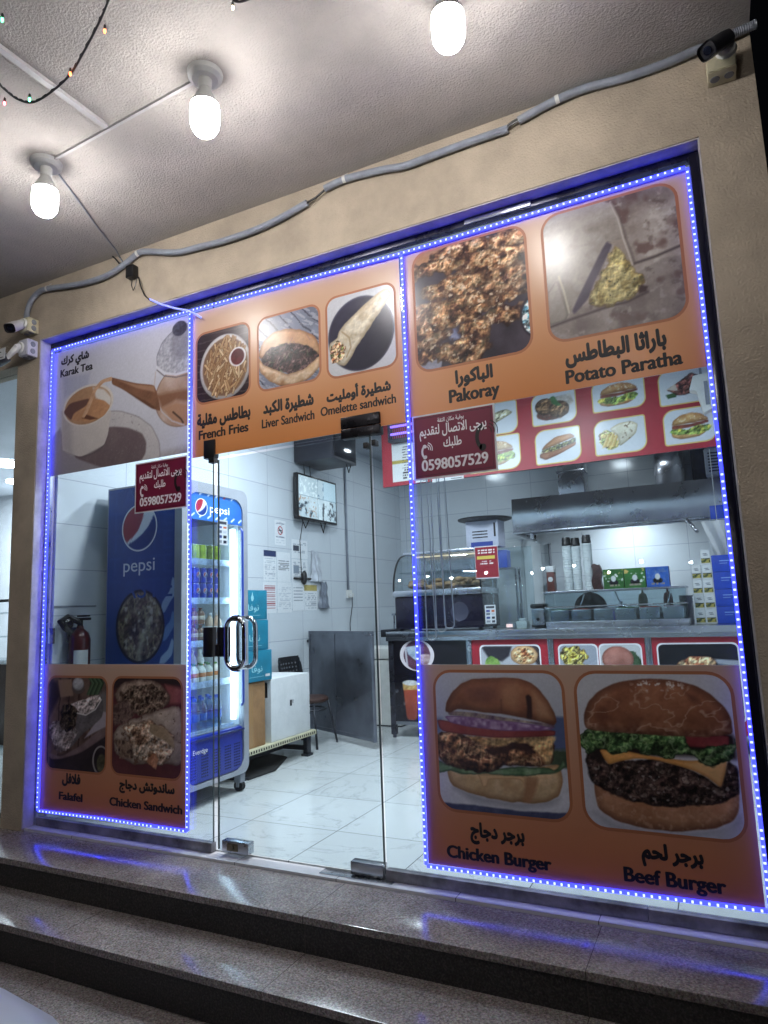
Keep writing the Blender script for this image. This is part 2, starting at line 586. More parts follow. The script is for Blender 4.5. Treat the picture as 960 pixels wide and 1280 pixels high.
# ------------------------------------------------------------------ painting printed pictures (colours per point of a fine grid)
def vnoise(x, z, seed):
    xi = np.floor(x).astype(np.int64); zi = np.floor(z).astype(np.int64)
    fx = x - xi; fz = z - zi
    fx = fx * fx * (3 - 2 * fx); fz = fz * fz * (3 - 2 * fz)
    def h(a, b):
        k = (a * 374761393 + b * 668265263 + seed * 144269531) & 0xffffffff
        k = ((k ^ (k >> 13)) * 1274126177) & 0xffffffff
        return ((k ^ (k >> 16)) & 0xffff) / 65535.0
    return (h(xi, zi) * (1 - fx) + h(xi + 1, zi) * fx) * (1 - fz) + (h(xi, zi + 1) * (1 - fx) + h(xi + 1, zi + 1) * fx) * fz

def fbm(x, z, scale, seed, det=4):
    t = 0; a = 0.5; w = 0
    for i in range(det):
        t = t + a * vnoise(x * scale * 2 ** i + 31.7 * i, z * scale * 2 ** i + 17.3 * i, seed + i); w += a; a *= 0.55
    return t / w

class Paint:
    def __init__(s, x, z):
        s.x, s.z = x, z
        s.c = np.zeros((len(x), 3))
    def fill(s, c): s.c[:] = c; return s
    def mix(s, m, c):
        m = np.clip(m, 0, 1)[:, None]
        s.c = s.c * (1 - m) + (np.asarray(c, float)) * m
    def n(s, scale, seed, det=4): return fbm(s.x, s.z, scale, seed, det)
    def warp(s, amt, scale, seed):
        return s.x + (s.n(scale, seed, 3) - 0.5) * amt, s.z + (s.n(scale, seed + 50, 3) - 0.5) * amt
    def dell(s, p, rough=0.0, rs=20, seed=1):
        (cx, cz), a, b = p
        rx = max(1e-4, math.hypot(a[0] - cx, a[1] - cz)); rz = max(1e-4, math.hypot(b[0] - cx, b[1] - cz))
        X, Z = s.warp(rough, rs, seed) if rough else (s.x, s.z)
        return (1 - np.sqrt(((X - cx) / rx) ** 2 + ((Z - cz) / rz) ** 2)) * min(rx, rz)
    def dpoly(s, pts, rough=0.0, rs=20, seed=1):
        if len(pts) >= 6:                               # rounded outlines
            for _ in range(2):
                q = []
                for i in range(len(pts)):
                    (ax, az), (bx, bz) = pts[i], pts[(i + 1) % len(pts)]
                    q += [(ax * .87 + bx * .13, az * .87 + bz * .13), (ax * .13 + bx * .87, az * .13 + bz * .87)]
                pts = q
        X, Z = s.warp(rough, rs, seed) if rough else (s.x, s.z)
        d = np.full(len(X), 1e9); ins = np.zeros(len(X), bool)
        n = len(pts)
        for i in range(n):
            ax, az = pts[i]; bx, bz = pts[(i + 1) % n]
            dx, dz = bx - ax, bz - az
            t = np.clip(((X - ax) * dx + (Z - az) * dz) / (dx * dx + dz * dz + 1e-12), 0, 1)
            d = np.minimum(d, np.hypot(X - ax - t * dx, Z - az - t * dz))
            c = ((az > Z) != (bz > Z)) & (X < dx * (Z - az) / (dz if abs(dz) > 1e-12 else 1e-12) + ax)
            ins ^= c
        return np.where(ins, d, -d)
    def dline(s, pts, w):
        d = np.full(len(s.x), 1e9)
        for (ax, az), (bx, bz) in zip(pts[:-1], pts[1:]):
            dx, dz = bx - ax, bz - az
            t = np.clip(((s.x - ax) * dx + (s.z - az) * dz) / (dx * dx + dz * dz + 1e-12), 0, 1)
            d = np.minimum(d, np.hypot(s.x - ax - t * dx, s.z - az - t * dz))
        return w - d
    def cover(s, d, soft=0.006): return np.clip(d / soft + 0.5, 0, 1)
    def tex(s, cols, scale, seed, det=4, ridge=False, contrast=1.8):
        f = s.n(scale, seed, det)
        if ridge: f = 1 - np.abs(2 * f - 1) ** 0.7
        f = np.clip((f - 0.5) * contrast + 0.5, 0, 1) * (len(cols) - 1)
        cols = np.asarray(cols, float)
        i = np.clip(f.astype(int), 0, len(cols) - 2); t = (f - i)[:, None]
        return cols[i] * (1 - t) + cols[i + 1] * t
    def blob(s, d, cols, scale=30, seed=1, soft=0.006, rim=0.0, rimcol=(40, 25, 20), ridge=False, a=1.0, det=4, contrast=1.8, relief=None):
        """a textured food shape with a darker rim"""
        c = s.tex(cols, scale, seed, det, ridge, contrast) if len(cols) > 1 else np.tile(np.asarray(cols[0], float), (len(s.x), 1))
        if len(cols) > 1:                               # photographed relief: one side of each lump lighter
            g = fbm(s.x, s.z, scale * .8, seed + 500, 5) - fbm(s.x + .005, s.z - .008, scale * .8, seed + 500, 5)
            c = c * (1 + np.clip(g * (relief if relief is not None else 3.6 if contrast >= 2.2 else 0.7), -.5, .55))[:, None]
        if rim > 0:
            k = np.clip(1 - d / rim, 0, 1)[:, None] * 0.75
            c = c * (1 - k) + np.asarray(rimcol, float) * k
            if rim > 0.011:                             # printed food is lit from above
                k = s.cover(d, soft) > .5
                if k.any():
                    z0, z1 = s.z[k].min(), s.z[k].max()
                    c = c * (0.84 + 0.30 * np.clip((s.z - z0) / max(1e-6, z1 - z0), 0, 1))[:, None]
        s.mix(s.cover(d, soft) * a, c)

def picture(name, rect, place, paint, m, parent, step=0.004, rad=0.0, rad_c=None):
    """a flat printed picture: a fine grid inside a (rounded) rectangle, coloured by paint(Paint)"""
    x0, z0, x1, z1 = rect
    nx = max(8, int((x1 - x0) / step)); nz = max(8, int((z1 - z0) / step))
    zz = np.linspace(z0, z1, nz + 1)
    rc = rad_c or (rad, rad, rad, rad)                  # bl, br, tr, tl
    def inset(z, lo, hi):
        r = np.zeros_like(z)
        if lo > 0: k = np.clip(z0 + lo - z, 0, lo); r = np.maximum(r, lo - np.sqrt(np.maximum(0, lo * lo - k * k)))
        if hi > 0: k = np.clip(z - (z1 - hi), 0, hi); r = np.maximum(r, hi - np.sqrt(np.maximum(0, hi * hi - k * k)))
        return r
    L = x0 + inset(zz, rc[0], rc[3]); Rr = x1 - inset(zz, rc[1], rc[2])
    t = np.linspace(0, 1, nx + 1)
    X = (L[:, None] + (Rr - L)[:, None] * t[None, :]).ravel()
    Z = np.repeat(zz, nx + 1)
    p = Paint(X, Z)
    paint(p)
    if m.name == 'printed vinyl':                       # the slightly faded, grainy look of a large vinyl print
        g = p.c @ np.array((.3, .55, .15))
        p.c = (g[:, None] + (p.c - g[:, None]) * 0.80) * (0.96 + 0.08 * fbm(X, Z, 150, 9, 2))[:, None]
    c = np.clip(p.c / 255.0, 0, 1)
    c = np.where(c <= 0.04045, c / 12.92, ((c + 0.055) / 1.055) ** 2.4)
    off = origin_of(parent)
    q = place(X, Z)
    V = np.stack([np.broadcast_to(np.asarray(a, float), X.shape) for a in q], 1) - np.array(off)
    i = np.arange(nz)[:, None] * (nx + 1) + np.arange(nx)[None, :]
    F = np.stack([i, i + 1, i + nx + 2, i + nx + 1], -1).reshape(-1, 4)
    me = bpy.data.meshes.new(name)
    me.vertices.add(len(V)); me.vertices.foreach_set('co', V.ravel())
    me.loops.add(F.size); me.loops.foreach_set('vertex_index', F.ravel().astype(np.int32))
    me.polygons.add(len(F)); me.polygons.foreach_set('loop_start', (np.arange(len(F)) * 4).astype(np.int32))
    me.update(calc_edges=True); me.validate()
    a = me.color_attributes.new('Col', 'FLOAT_COLOR', 'POINT')
    a.data.foreach_set('color', np.concatenate([c, np.ones((len(c), 1))], 1).astype(np.float32).ravel())
    me.materials.append(m)
    o = bpy.data.objects.new(name, me)
    COL.objects.link(o)
    o.parent = parent
    return o

def rrect(x0, z0, x1, z1, r, seg=6):
    pts = []
    for cx, cz, a0 in ((x1 - r, z0 + r, -90), (x1 - r, z1 - r, 0), (x0 + r, z1 - r, 90), (x0 + r, z0 + r, 180)):
        for k in range(seg + 1):
            a = math.radians(a0 + 90 * k / seg)
            pts.append((cx + r * math.cos(a), cz + r * math.sin(a)))
    return pts

def ring_between(mb, outer, inner, place):
    """a flat frame between two outlines with the same number of points"""
    n = len(outer)
    return mb.add([place(*p) for p in outer] + [place(*p) for p in inner], [(i, (i + 1) % n, n + (i + 1) % n, n + i) for i in range(n)])

# ================================================================== materials used
STUCCO = mat('beige stucco', (182, 168, 150), 0.92, var=0.10, vscale=3.5, bump=0.6, bscale=100)
SOFFIT = mat('soffit plaster', (178, 172, 166), 0.95, var=0.08, vscale=2.2, bump=0.6, bscale=105)
REVEAL = mat('reveal plaster', (190, 186, 190), 0.8, var=0.12, vscale=9, bump=0.25, bscale=50)
ALU = mat('satin aluminium', (170, 172, 178), 0.32, 0.85, var=0.14, vscale=14, vr=0.1)
DARKALU = mat('dark aluminium', (70, 70, 80), 0.3, 0.7, var=0.2, vscale=10, vr=0.1)
STEEL = mat('brushed steel', (178, 181, 187), 0.26, 1.0, var=0.03, vscale=3, vr=0.04)
HOODSTEEL = mat('hood steel', (196, 196, 202), 0.28, 1.0, var=0.05, vscale=3, vr=0.05)
_nt = HOODSTEEL.node_tree; _b = _nt.nodes['Principled BSDF']     # brushed along its length
_v = _nt.nodes.new('ShaderNodeCombineXYZ'); _v.inputs[0].default_value = 1.0
_nt.links.new(_v.outputs[0], _b.inputs['Tangent']); _b.inputs['Anisotropic'].default_value = 0.88
CHROME = mat('chrome', (205, 207, 212), 0.08, 1.0, vr=0.05, vscale=25)
BLACK = mat('black plastic', (18, 18, 22), 0.38, var=0.3, vscale=20, vr=0.1)
MATTBLACK = mat('matt black', (14, 14, 16), 0.8, var=0.3, vscale=15)
RUBBER = mat('rubber', (22, 22, 24), 0.85)
WHITE = mat('white plastic', (214, 214, 210), 0.4, var=0.05, vscale=8)
PAPER = mat('paper', (206, 208, 209), 0.75, var=0.05, vscale=8)
GREYP = mat('grey plastic', (134, 138, 146), 0.45, var=0.08, vscale=12)
CONDUIT = mat('grey conduit', (142, 148, 160), 0.5, var=0.08, vscale=20)
IVORY = mat('ivory box', (206, 200, 170), 0.5, var=0.08, vscale=20)
CARDB = mat('corrugated board', (150, 112, 74), 0.85, var=0.12, vscale=9, bump=0.15, bscale=40)
INK = mat('black ink', (16, 13, 16), 0.5)
WINK = mat('white ink', (230, 226, 230), 0.5)
VINYL = attr_mat('printed vinyl', 0.27, 0.5)
PRINT = attr_mat('printed paper', 0.55, 0.35)
SCREEN = attr_mat('screen picture', 0.3, 0.5, estr=0.75)
GLASS = glass_mat('shop glass', (236, 243, 245), 0.9, 0.0, 1.5, haze=0.017)
CLEARGL = glass_mat('clear glass', (235, 242, 244), 1.0, 0.02, 1.45, haze=0.02)
PET = glass_mat('bottle plastic', (196, 222, 248), 1.0, 0.05, 1.45, haze=0.10)
BULBM = emit_mat('lit bulb', (255, 252, 250), BULB)
_nt = BULBM.node_tree                                   # the led board inside faces down: the opal glass glows most at its lower end
_g = _nt.nodes.new('ShaderNodeNewGeometry'); _s = _nt.nodes.new('ShaderNodeSeparateXYZ'); _m = _nt.nodes.new('ShaderNodeMapRange')
_m.inputs['From Min'].default_value = 0.35; _m.inputs['From Max'].default_value = -1.0
_m.inputs['To Min'].default_value = BULB * 0.40; _m.inputs['To Max'].default_value = BULB * 1.9
_nt.links.new(_g.outputs['Normal'], _s.inputs[0]); _nt.links.new(_s.outputs[2], _m.inputs['Value']); _nt.links.new(_m.outputs['Result'], _nt.nodes['Principled BSDF'].inputs['Emission Strength'])
TAPE = emit_mat('blue led tape', (44, 52, 255), LED_TAPE)
DOT = emit_mat('led chip', (125, 140, 255), LED_DOT)
LAMPM = emit_mat('lamp diffuser', (238, 245, 255), 24.0)

# ================================================================== the setting
SOF = 3.55                                             # soffit height above the shop floor
m = MB().box((-9, -4.6, SOF), (0.335, 0.1, SOF + 0.25))
structure('canopy_ceiling', m, SOFFIT)

# the street
asph = mat('asphalt', (62, 60, 60), 0.9, var=0.25, vscale=30, bump=0.4, bscale=120)
structure('ground', MB().box((-150, -150, -0.7), (150, 150, -0.502)), asph)

# granite steps
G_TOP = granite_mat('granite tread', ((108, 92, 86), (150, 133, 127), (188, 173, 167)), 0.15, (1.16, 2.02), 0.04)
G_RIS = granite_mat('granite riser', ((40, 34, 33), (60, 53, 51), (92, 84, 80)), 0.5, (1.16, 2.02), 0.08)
st = thing('granite_steps', 'speckled brown granite steps with dark risers in front of the shop', 'steps', (-2, -0.5, -0.5))
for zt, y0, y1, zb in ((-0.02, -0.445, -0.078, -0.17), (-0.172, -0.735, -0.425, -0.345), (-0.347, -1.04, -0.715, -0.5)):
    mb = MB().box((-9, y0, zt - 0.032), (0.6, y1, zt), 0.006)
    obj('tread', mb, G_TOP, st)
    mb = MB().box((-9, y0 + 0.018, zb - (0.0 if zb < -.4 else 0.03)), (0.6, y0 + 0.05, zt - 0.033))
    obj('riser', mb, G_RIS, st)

# shop floor and threshold
FLOOR = tile_mat('white marble floor tile', (206, 210, 210), (70, 72, 76), 0.605, 0.61, 'XY', (-2.69, 0.507), 0.0025, 0.13, 0.05, veins=True)
structure('floor', MB().box((-3.95, 0.02, -0.1), (0.2, 5.75, 0.0)), FLOOR)
THR = tile_mat('threshold tile', (200, 200, 204), (80, 80, 84), 0.6, 5.0, 'XY', (-3.55, -2.5), 0.002, 0.2, 0.06)
structure('threshold', MB().box((-3.97, -0.077, -0.09), (0.11, 0.019, -0.008)), THR)
CEIL = mat('shop ceiling paint', (168, 172, 180), 0.8, var=0.05, vscale=3)
structure('shop_ceiling', MB().box((-3.95, 0.06, 3.24), (0.2, 5.75, 3.34)), CEIL)

# facade wall: one outline with the shop opening cut out
Yf = -0.1
pts = [(-9, SOF - .001), (-9, 3.0), (-4.19, 3.0), (-4.16, -0.5), (-3.97, -0.5), (-3.97, 3.145), (0.11, 3.145), (0.11, -0.5), (0.335, -0.5), (0.335, SOF - .001)]
mb = MB().prism(pts, 'xz', Yf, 0.06)
w = obj('facade_wall', mb, STUCCO)
tag(w, 'beige stucco shop front wall around the glazed opening', 'wall')
# plaster lining of the opening (a shade cleaner than the stucco)
mb = MB()
mb.box((-3.969, Yf + .004, -0.006), (-3.963, 0.012, 3.138)).box((-3.969, Yf + .004, 3.138), (0.109, 0.012, 3.144)).box((0.103, Yf + .004, -0.006), (0.109, 0.012, 3.138))
o = obj('opening_lining', mb, REVEAL)
tag(o, 'pale plaster reveal lining the shop opening, tinted by blue strip light', 'reveal')

TILE = tile_mat('white wall tile', (206, 212, 218), (140, 146, 154), 0.6, 0.31, 'YZ', (2.45, 0.04), 0.002, 0.16, 0.03)
TILEB = tile_mat('white wall tile at the back', (206, 212, 218), (140, 146, 154), 0.6, 0.31, 'XZ', (-0.26, 0.02), 0.002, 0.16, 0.03)
o = obj('left_wall', MB().box((-4.1, 0.061, -0.1), (-3.95, 5.9, 3.34)), TILE); tag(o, 'long white tiled wall behind the television and the paper notices', 'wall')
o = obj('back_wall', MB().box((-3.949, 5.6, -0.1), (0.2, 5.75, 3.24)), TILEB); tag(o, 'white tiled wall behind the cooking hood', 'wall')
o = obj('right_wall', MB().box((0.201, 0.061, -0.1), (0.335, 5.9, 3.54)), TILE); tag(o, 'tiled wall at the right end of the counter', 'wall')
o = obj('header_wall', MB().box((-3.949, 0.061, 3.15), (0.2, 0.12, 3.239)), WHITE); tag(o, 'narrow painted strip above the shop glass inside', 'wall')

# neighbouring shop seen past the pillar on the left
NW = mat('neighbour white paint', (214, 218, 224), 0.7, var=0.04, vscale=2)
mb = MB().box((-11.2, 0.07, 0), (-11.1, 3.4, 3.1)).box((-11.1, 3.3, 0), (-4.101, 3.4, 3.1)).box((-11.1, 0.07, 3.1), (-4.101, 3.4, 3.2))
o = obj('neighbour_room', mb, NW); tag(o, 'white interior walls of the neighbouring shop', 'wall')
structure('neighbour_floor', MB().box((-11.1, 0.07, -0.1), (-4.101, 3.4, 0.0)), FLOOR)
o = obj('neighbour_glass', MB().box((-9, -0.004, 0.0), (-4.161, 0.004, 3.0)), GLASS); tag(o, 'clear window glass of the neighbouring shop left of the pillar', 'window')
for i, (x, y, lb) in enumerate(((-7.3, 1.95, 'round white ceiling light in the neighbouring shop, the higher one'), (-8.1, 2.75, 'round white ceiling light in the neighbouring shop, the lower one'))):
    t = thing('ceiling_light', lb, 'ceiling light', (x, y, 3.098), 'ceiling lights of the neighbouring shop')
    obj('trim', MB().lathe([(0.20, 0.0), (0.215, -0.012), (0.2, -0.02)], (x, y, 3.098), seg=28), WHITE, t)
    obj('diffuser', MB().lathe([(0.0, -0.019), (0.198, -0.018)], (x, y, 3.098), seg=28), LAMPM, t)
    l = bpy.data.lights.new('lamp_light', 'AREA'); l.shape = 'DISK'; l.size = 0.36; l.energy = 75; l.color = (0.93, 0.96, 1.0)
    lo = bpy.data.objects.new('lamp_light', l); COL.objects.link(lo); lo.parent = t; lo.location = (0, 0, -0.03)
t = thing('glass_shelf_unit', 'steel and glass shelf unit in the neighbouring shop', 'shelf unit', (-6.5, 1.9, 0))
for z in (0.85, 1.1, 1.35):
    obj('shelf', MB().box((-7.6, 1.7, z), (-5.2, 2.1, z + 0.012)), CLEARGL, t)
obj('frame', MB().box((-7.62, 1.69, 0), (-7.59, 1.72, 1.5)).box((-5.2, 1.69, 0), (-5.17, 1.72, 1.5)).box((-7.6, 1.69, 1.47), (-5.18, 1.72, 1.5)), STEEL, t)
obj('base_cabinet', MB().box((-7.55, 1.72, 0), (-5.22, 2.1, 0.82), 0.01), mat('brown cabinet', (70, 52, 46), 0.5), t)

# ================================================================== shop front frame and glass
RAIL = mat('worn aluminium rail', (128, 126, 132), 0.42, 0.6, var=0.35, vscale=7, vr=0.12)
fr = thing('window_frame', 'satin aluminium frame lining the glazed shop front', 'window frame', (-2, 0, 0))
obj('top_bar', MB().box((-3.962, -0.02, 3.105), (0.102, 0.02, 3.137), 0.002), DARKALU, fr)
obj('jamb', MB().box((-3.962, -0.022, 0.0), (-3.945, 0.022, 3.104), 0.002), ALU, fr)
obj('jamb', MB().box((0.064, -0.06, 0.0), (0.102, 0.022, 3.104), 0.002), mat('dark blue gloss profile', (26, 26, 44), 0.16, 0.3, vr=0.06, vscale=4), fr)
obj('bottom_rail', MB().box((-3.944, -0.02, -0.006), (-2.55, 0.02, 0.042), 0.002), RAIL, fr)
obj('bottom_rail', MB().box((-1.515, -0.02, -0.006), (-0.37, 0.02, 0.042), 0.002), RAIL, fr)
obj('bottom_rail', MB().box((-0.368, -0.02, -0.006), (0.063, 0.02, 0.042), 0.002), RAIL, fr)
obj('cover_strip', MB().box((-0.95, -0.030, 3.108), (-0.62, -0.021, 3.132), 0.002), ALU, fr)

def pane(name, x0, x1, z0, z1, label, y=0.0):
    t = obj(name, MB().box((x0, y - 0.005, z0), (x1, y + 0.005, z1), 0.0015, seg=1), [GLASS])
    return tag(t, label, 'window')
pane('fixed_glazing', -3.944, -2.552, 0.043, 3.104, 'tall fixed glass panel bearing the tea poster')
pane('fixed_glazing', -1.515, 0.063, 0.043, 3.104, 'wide fixed glass panel bearing the burger poster')
pane('fixed_glazing', -2.549, -1.518, 2.15, 3.104, 'glass transom above the door behind the fries poster')
EDGE = mat('dark glass edge', (30, 52, 52), 0.45)
obj('edge', MB().box((-2.5518, -0.0052, 0.044), (-2.5502, 0.0052, 3.10)), EDGE, bpy.data.objects['fixed_glazing'])
t = thing('glass_door', 'frameless glass door with oval steel pull and patch fittings', 'door', (-1.56, 0, 0))
obj('leaf', MB().box((-2.512, -0.005, 0.012), (-1.532, 0.005, 2.135), 0.0015, seg=1), GLASS, t)
obj('edge_seal', MB().box((-1.531, -0.006, 0.014), (-1.526, 0.006, 2.133)).box((-2.517, -0.006, 0.014), (-2.513, 0.006, 2.133)), EDGE, t)
mb = MB().box((-1.688, -0.022, 2.128), (-1.46, 0.022, 2.178), 0.004).box((-1.688, -0.022, 2.182), (-1.46, 0.022, 2.243), 0.004)
obj('top_patch', mb, mat('black patch fitting', (26, 24, 30), 0.28, 0.6, vr=0.08), t)
obj('bottom_patch', MB().box((-1.70, -0.024, 0.0), (-1.526, 0.024, 0.06), 0.004), STEEL, t)
lk = obj('lock', MB().box((-2.476, -0.024, 0.012), (-2.303, 0.024, 0.07), 0.004), STEEL, t)
obj('keyhole', MB().cyl((-2.41, -0.033, 0.041), (-2.41, -0.023, 0.041), 0.016).box((-2.44, -0.028, 0.022), (-2.37, -0.0245, 0.06), 0.003), mat('worn brass', (120, 112, 96), 0.35, 0.9), lk)
obj('strike_plate', MB().box((-2.512, -0.02, 1.017), (-2.446, 0.02, 1.178), 0.003), BLACK, t)
obj('latch', MB().box((-2.52, -0.026, 1.02), (-2.49, -0.021, 1.085), 0.002), BLACK, t)
def pull(y):
    p = []
    x0, x1, z0, z1, r = -2.42, -2.302, 0.958, 1.225, 0.055
    for cx, cz, a0 in ((x1 - r, z0 + r, -90), (x1 - r, z1 - r, 0), (x0 + r, z1 - r, 90), (x0 + r, z0 + r, 180)):
        for k in range(9):
            a = math.radians(a0 + 90 * k / 8); p.append((cx + r * math.cos(a), y, cz + r * math.sin(a)))
    return p
h = obj('handle', MB().tube(pull(-0.05), 0.013, 12, closed=True).tube(pull(0.05), 0.013, 12, closed=True), CHROME, t)
obj('collar', MB().cyl((-2.36, -0.05, 1.225), (-2.36, 0.05, 1.225), 0.011).cyl((-2.36, -0.05, 0.958), (-2.36, 0.05, 0.958), 0.011).lathe([(0.017, -.02), (0.019, 0), (0.017, .02)], (-2.36, -0.05, 1.225), 'X').lathe([(0.017, -.02), (0.019, 0), (0.017, .02)], (-2.36, -0.05, 0.958), 'X'), CHROME, h)
o = obj('strike_box', MB().box((-2.61, -0.02, 1.017), (-2.545, 0.02, 1.18), 0.003), BLACK); tag(o, 'black strike box on the fixed glass beside the door pull', 'lock')
o = obj('glass_clamp', MB().box((-2.61, -0.02, 2.146), (-2.53, 0.02, 2.255), 0.003).box((-2.575, -0.018, 2.118), (-2.535, 0.018, 2.15), 0.002), BLACK); tag(o, 'black corner clamp joining transom and side glass', 'clamp')
o = obj('glass_clamp', MB().box((-1.512, -0.02, 2.07), (-1.49, 0.02, 2.10), 0.002), BLACK); tag(o, 'small black glass clip below the top door patch', 'clamp')
obj('stop', MB().box((-1.56, -0.02, 2.062), (-1.536, 0.02, 2.092), 0.002), BLACK, o)
mb = MB().box((-1.86, -0.05, -0.0079), (-1.47, 0.015, -0.0035), 0.001)
o = obj('floor_spring_plate', mb, STEEL); tag(o, 'steel floor spring cover plate under the door pivot', 'floor plate')
for x, y in ((-1.8, -.03), (-1.72, -.035), (-1.66, -.04), (-1.6, -.03), (-1.78, 0.0)):
    obj('screw', MB().lathe([(0, 0.0012), (0.006, 0.0006), (0.007, 0)], (x, y, -0.0034), seg=10), BLACK, o)

# ================================================================== blue led strips
def led(name, paths, label):
    t = thing(name, label, 'led strip', paths[0][0])
    tape, chip = MB(), MB()
    n = 0
    for P in paths:
        P = [Vector((p[0] * .992, p[1], 1.24 + (p[2] - 1.24) * .992)) for p in P]
        for a, b in zip(P[:-1], P[1:]):
            d = (b - a); L = d.length; d.normalize()
            side = d.cross(Vector((0, 1, 0))).normalized()
            w = 0.0065
            y0, y1 = -0.029, -0.0165
            c = [a - d * w + side * w, a - d * w - side * w, b + d * w - side * w, b + d * w + side * w]
            vs = [Vector((p.x, y0, p.z)) for p in c] + [Vector((p.x, y1, p.z)) for p in c]
            tape.add(vs, [(0, 1, 2, 3), (4, 7, 6, 5), (0, 4, 5, 1), (1, 5, 6, 2), (2, 6, 7, 3), (3, 7, 4, 0)])
            k = int(L / 0.0285)
            for i in range(k):
                q = a + d * ((i + 0.5) * L / k)
                if RND.random() < 0.012: continue
                e, g = d * 0.0038, side * 0.0046
                vs = [q - e - g, q + e - g, q + e + g, q - e + g]
                chip.add([(v.x, -0.0308, v.z) for v in vs] + [(v.x, -0.0292, v.z) for v in vs], [(0, 1, 2, 3), (0, 4, 5, 1), (1, 5, 6, 2), (2, 6, 7, 3), (3, 7, 4, 0)])
    obj('tape', tape, TAPE, t)
    o = obj('led_chips', chip, DOT, t); o['kind'] = 'stuff'
    return t
led('led_strip', [[(-3.955, 0, 0.083), (-3.962, 0, 1.6), (-3.968, 0, 3.092)], [(-3.955, 0, 3.098), (-2.74, 0, 3.094)], [(-2.732, 0, 3.085), (-2.73, 0, 1.5), (-2.734, 0, 0.088)], [(-2.745, 0, 0.08), (-3.4, 0, 0.083), (-3.945, 0, 0.076)]], 'blue led strip outlining the narrow tea and falafel window')
led('led_strip', [[(-2.718, 0, 3.094), (-1.9, 0, 3.083), (-1.307, 0, 3.069), (0.04, 0, 3.086)], [(0.054, 0, 3.075), (0.058, 0, 1.6), (0.057, 0, 0.1)], [(-1.307, 0, 3.055), (-1.31, 0, 1.6), (-1.316, 0, 0.09)], [(-1.304, 0, 0.078), (-0.6, 0, 0.083), (0.045, 0, 0.09)]], 'blue led strip outlining the wide burger window and the transom')

# adapter and its lead
o = thing('led_adapter', 'small black led power adapter hanging below the grey conduit', 'adapter', (-3.08, -0.13, 3.39))
obj('case', MB().box((-3.125, -0.15, 3.345), (-3.062, -0.105, 3.425), 0.006), BLACK, o)
obj('lead', MB().tube([(p[0], -0.13, p[1]) for p in [(-3.124,3.461), (-3.201,3.471), (-3.237,3.514), (-3.263,3.537)]], 0.005), BLACK, o)
obj('lead', MB().tube([(p[0], -0.135, p[1]) for p in [(-3.077,3.357), (-3.086,3.293), (-3.071,3.255), (-3.052,3.282), (-3.043,3.338)]], 0.003), BLACK, o)
obj('lead', MB().tube([(p[0], -0.12, p[1]) for p in [(-3.043,3.343), (-3.018,3.262), (-2.990,3.208), (-2.950,3.172)]], 0.004), BLACK, o)
o = obj('led_lead', MB().tube([(p[0], y, p[1]) for p, y in zip([(-2.956,3.179), (-2.874,3.130), (-2.762,3.078), (-2.683,3.054), (-2.643,3.031), (-2.619,3.011)], (-.115, -.11, -.1, -.08, -.05, -.03))], 0.006), emit_mat('glowing lead', (150, 160, 255), 0.5)); tag(o, 'faintly glowing lead from the black adapter to the blue strip', 'cable')  # the lead's paleness is a faint bluish glow set in its material

# ================================================================== posters on the glass
YP = -0.0095
TOPC, BOTC = (204, 172, 146), (204, 130, 74)
ORANGE = attr_mat('orange vinyl', 0.30, 0.5)
def poster(name, label, rect, frames, top=TOPC, bot=BOTC):
    t = thing(name, label, 'poster', ((rect[0] + rect[2]) / 2, 0, rect[1]))
    z0, z1 = rect[1], rect[3]
    def pt(p):
        k = np.clip((p.z - z0) / (z1 - z0), 0, 1)[:, None] ** 0.8
        p.c = np.asarray(bot, float) * (1 - k) + np.asarray(top, float) * k
        for f in frames:
            pass
    back = MB().box((rect[0], -0.0088, z0), (rect[2], -0.0056, z1))
    obj('backing', back, PAPER, t)
    picture('print', rect, FY(-0.0092), pt, ORANGE, t, 0.02)
    return t
BORD = mat('orange picture border', (172, 108, 72), 0.45)
def food(t, rect, paint, rad=0.055, step=0.0034, border=True):
    if border:
        w = 0.013
        outl = rrect(rect[0] - w, rect[1] - w, rect[2] + w, rect[3] + w, rad + w)
        mb = MB().add([(p[0], -0.0096, p[1]) for p in outl], [tuple(range(len(outl)))])
        obj('border', mb, BORD, t)
    return picture('picture', rect, FY(-0.0099), paint, VINYL, t, step, rad)
def caption(t, body, rect, bold=0.045, m=None, y=-0.0100, name='caption'):
    h = (rect[3] - rect[1]) * 0.10
    rect = (rect[0], rect[1] - h, rect[2], rect[3] + h)
    obj(name, text_into(MB(), body, rect, FY(y), bold), m or INK, t)

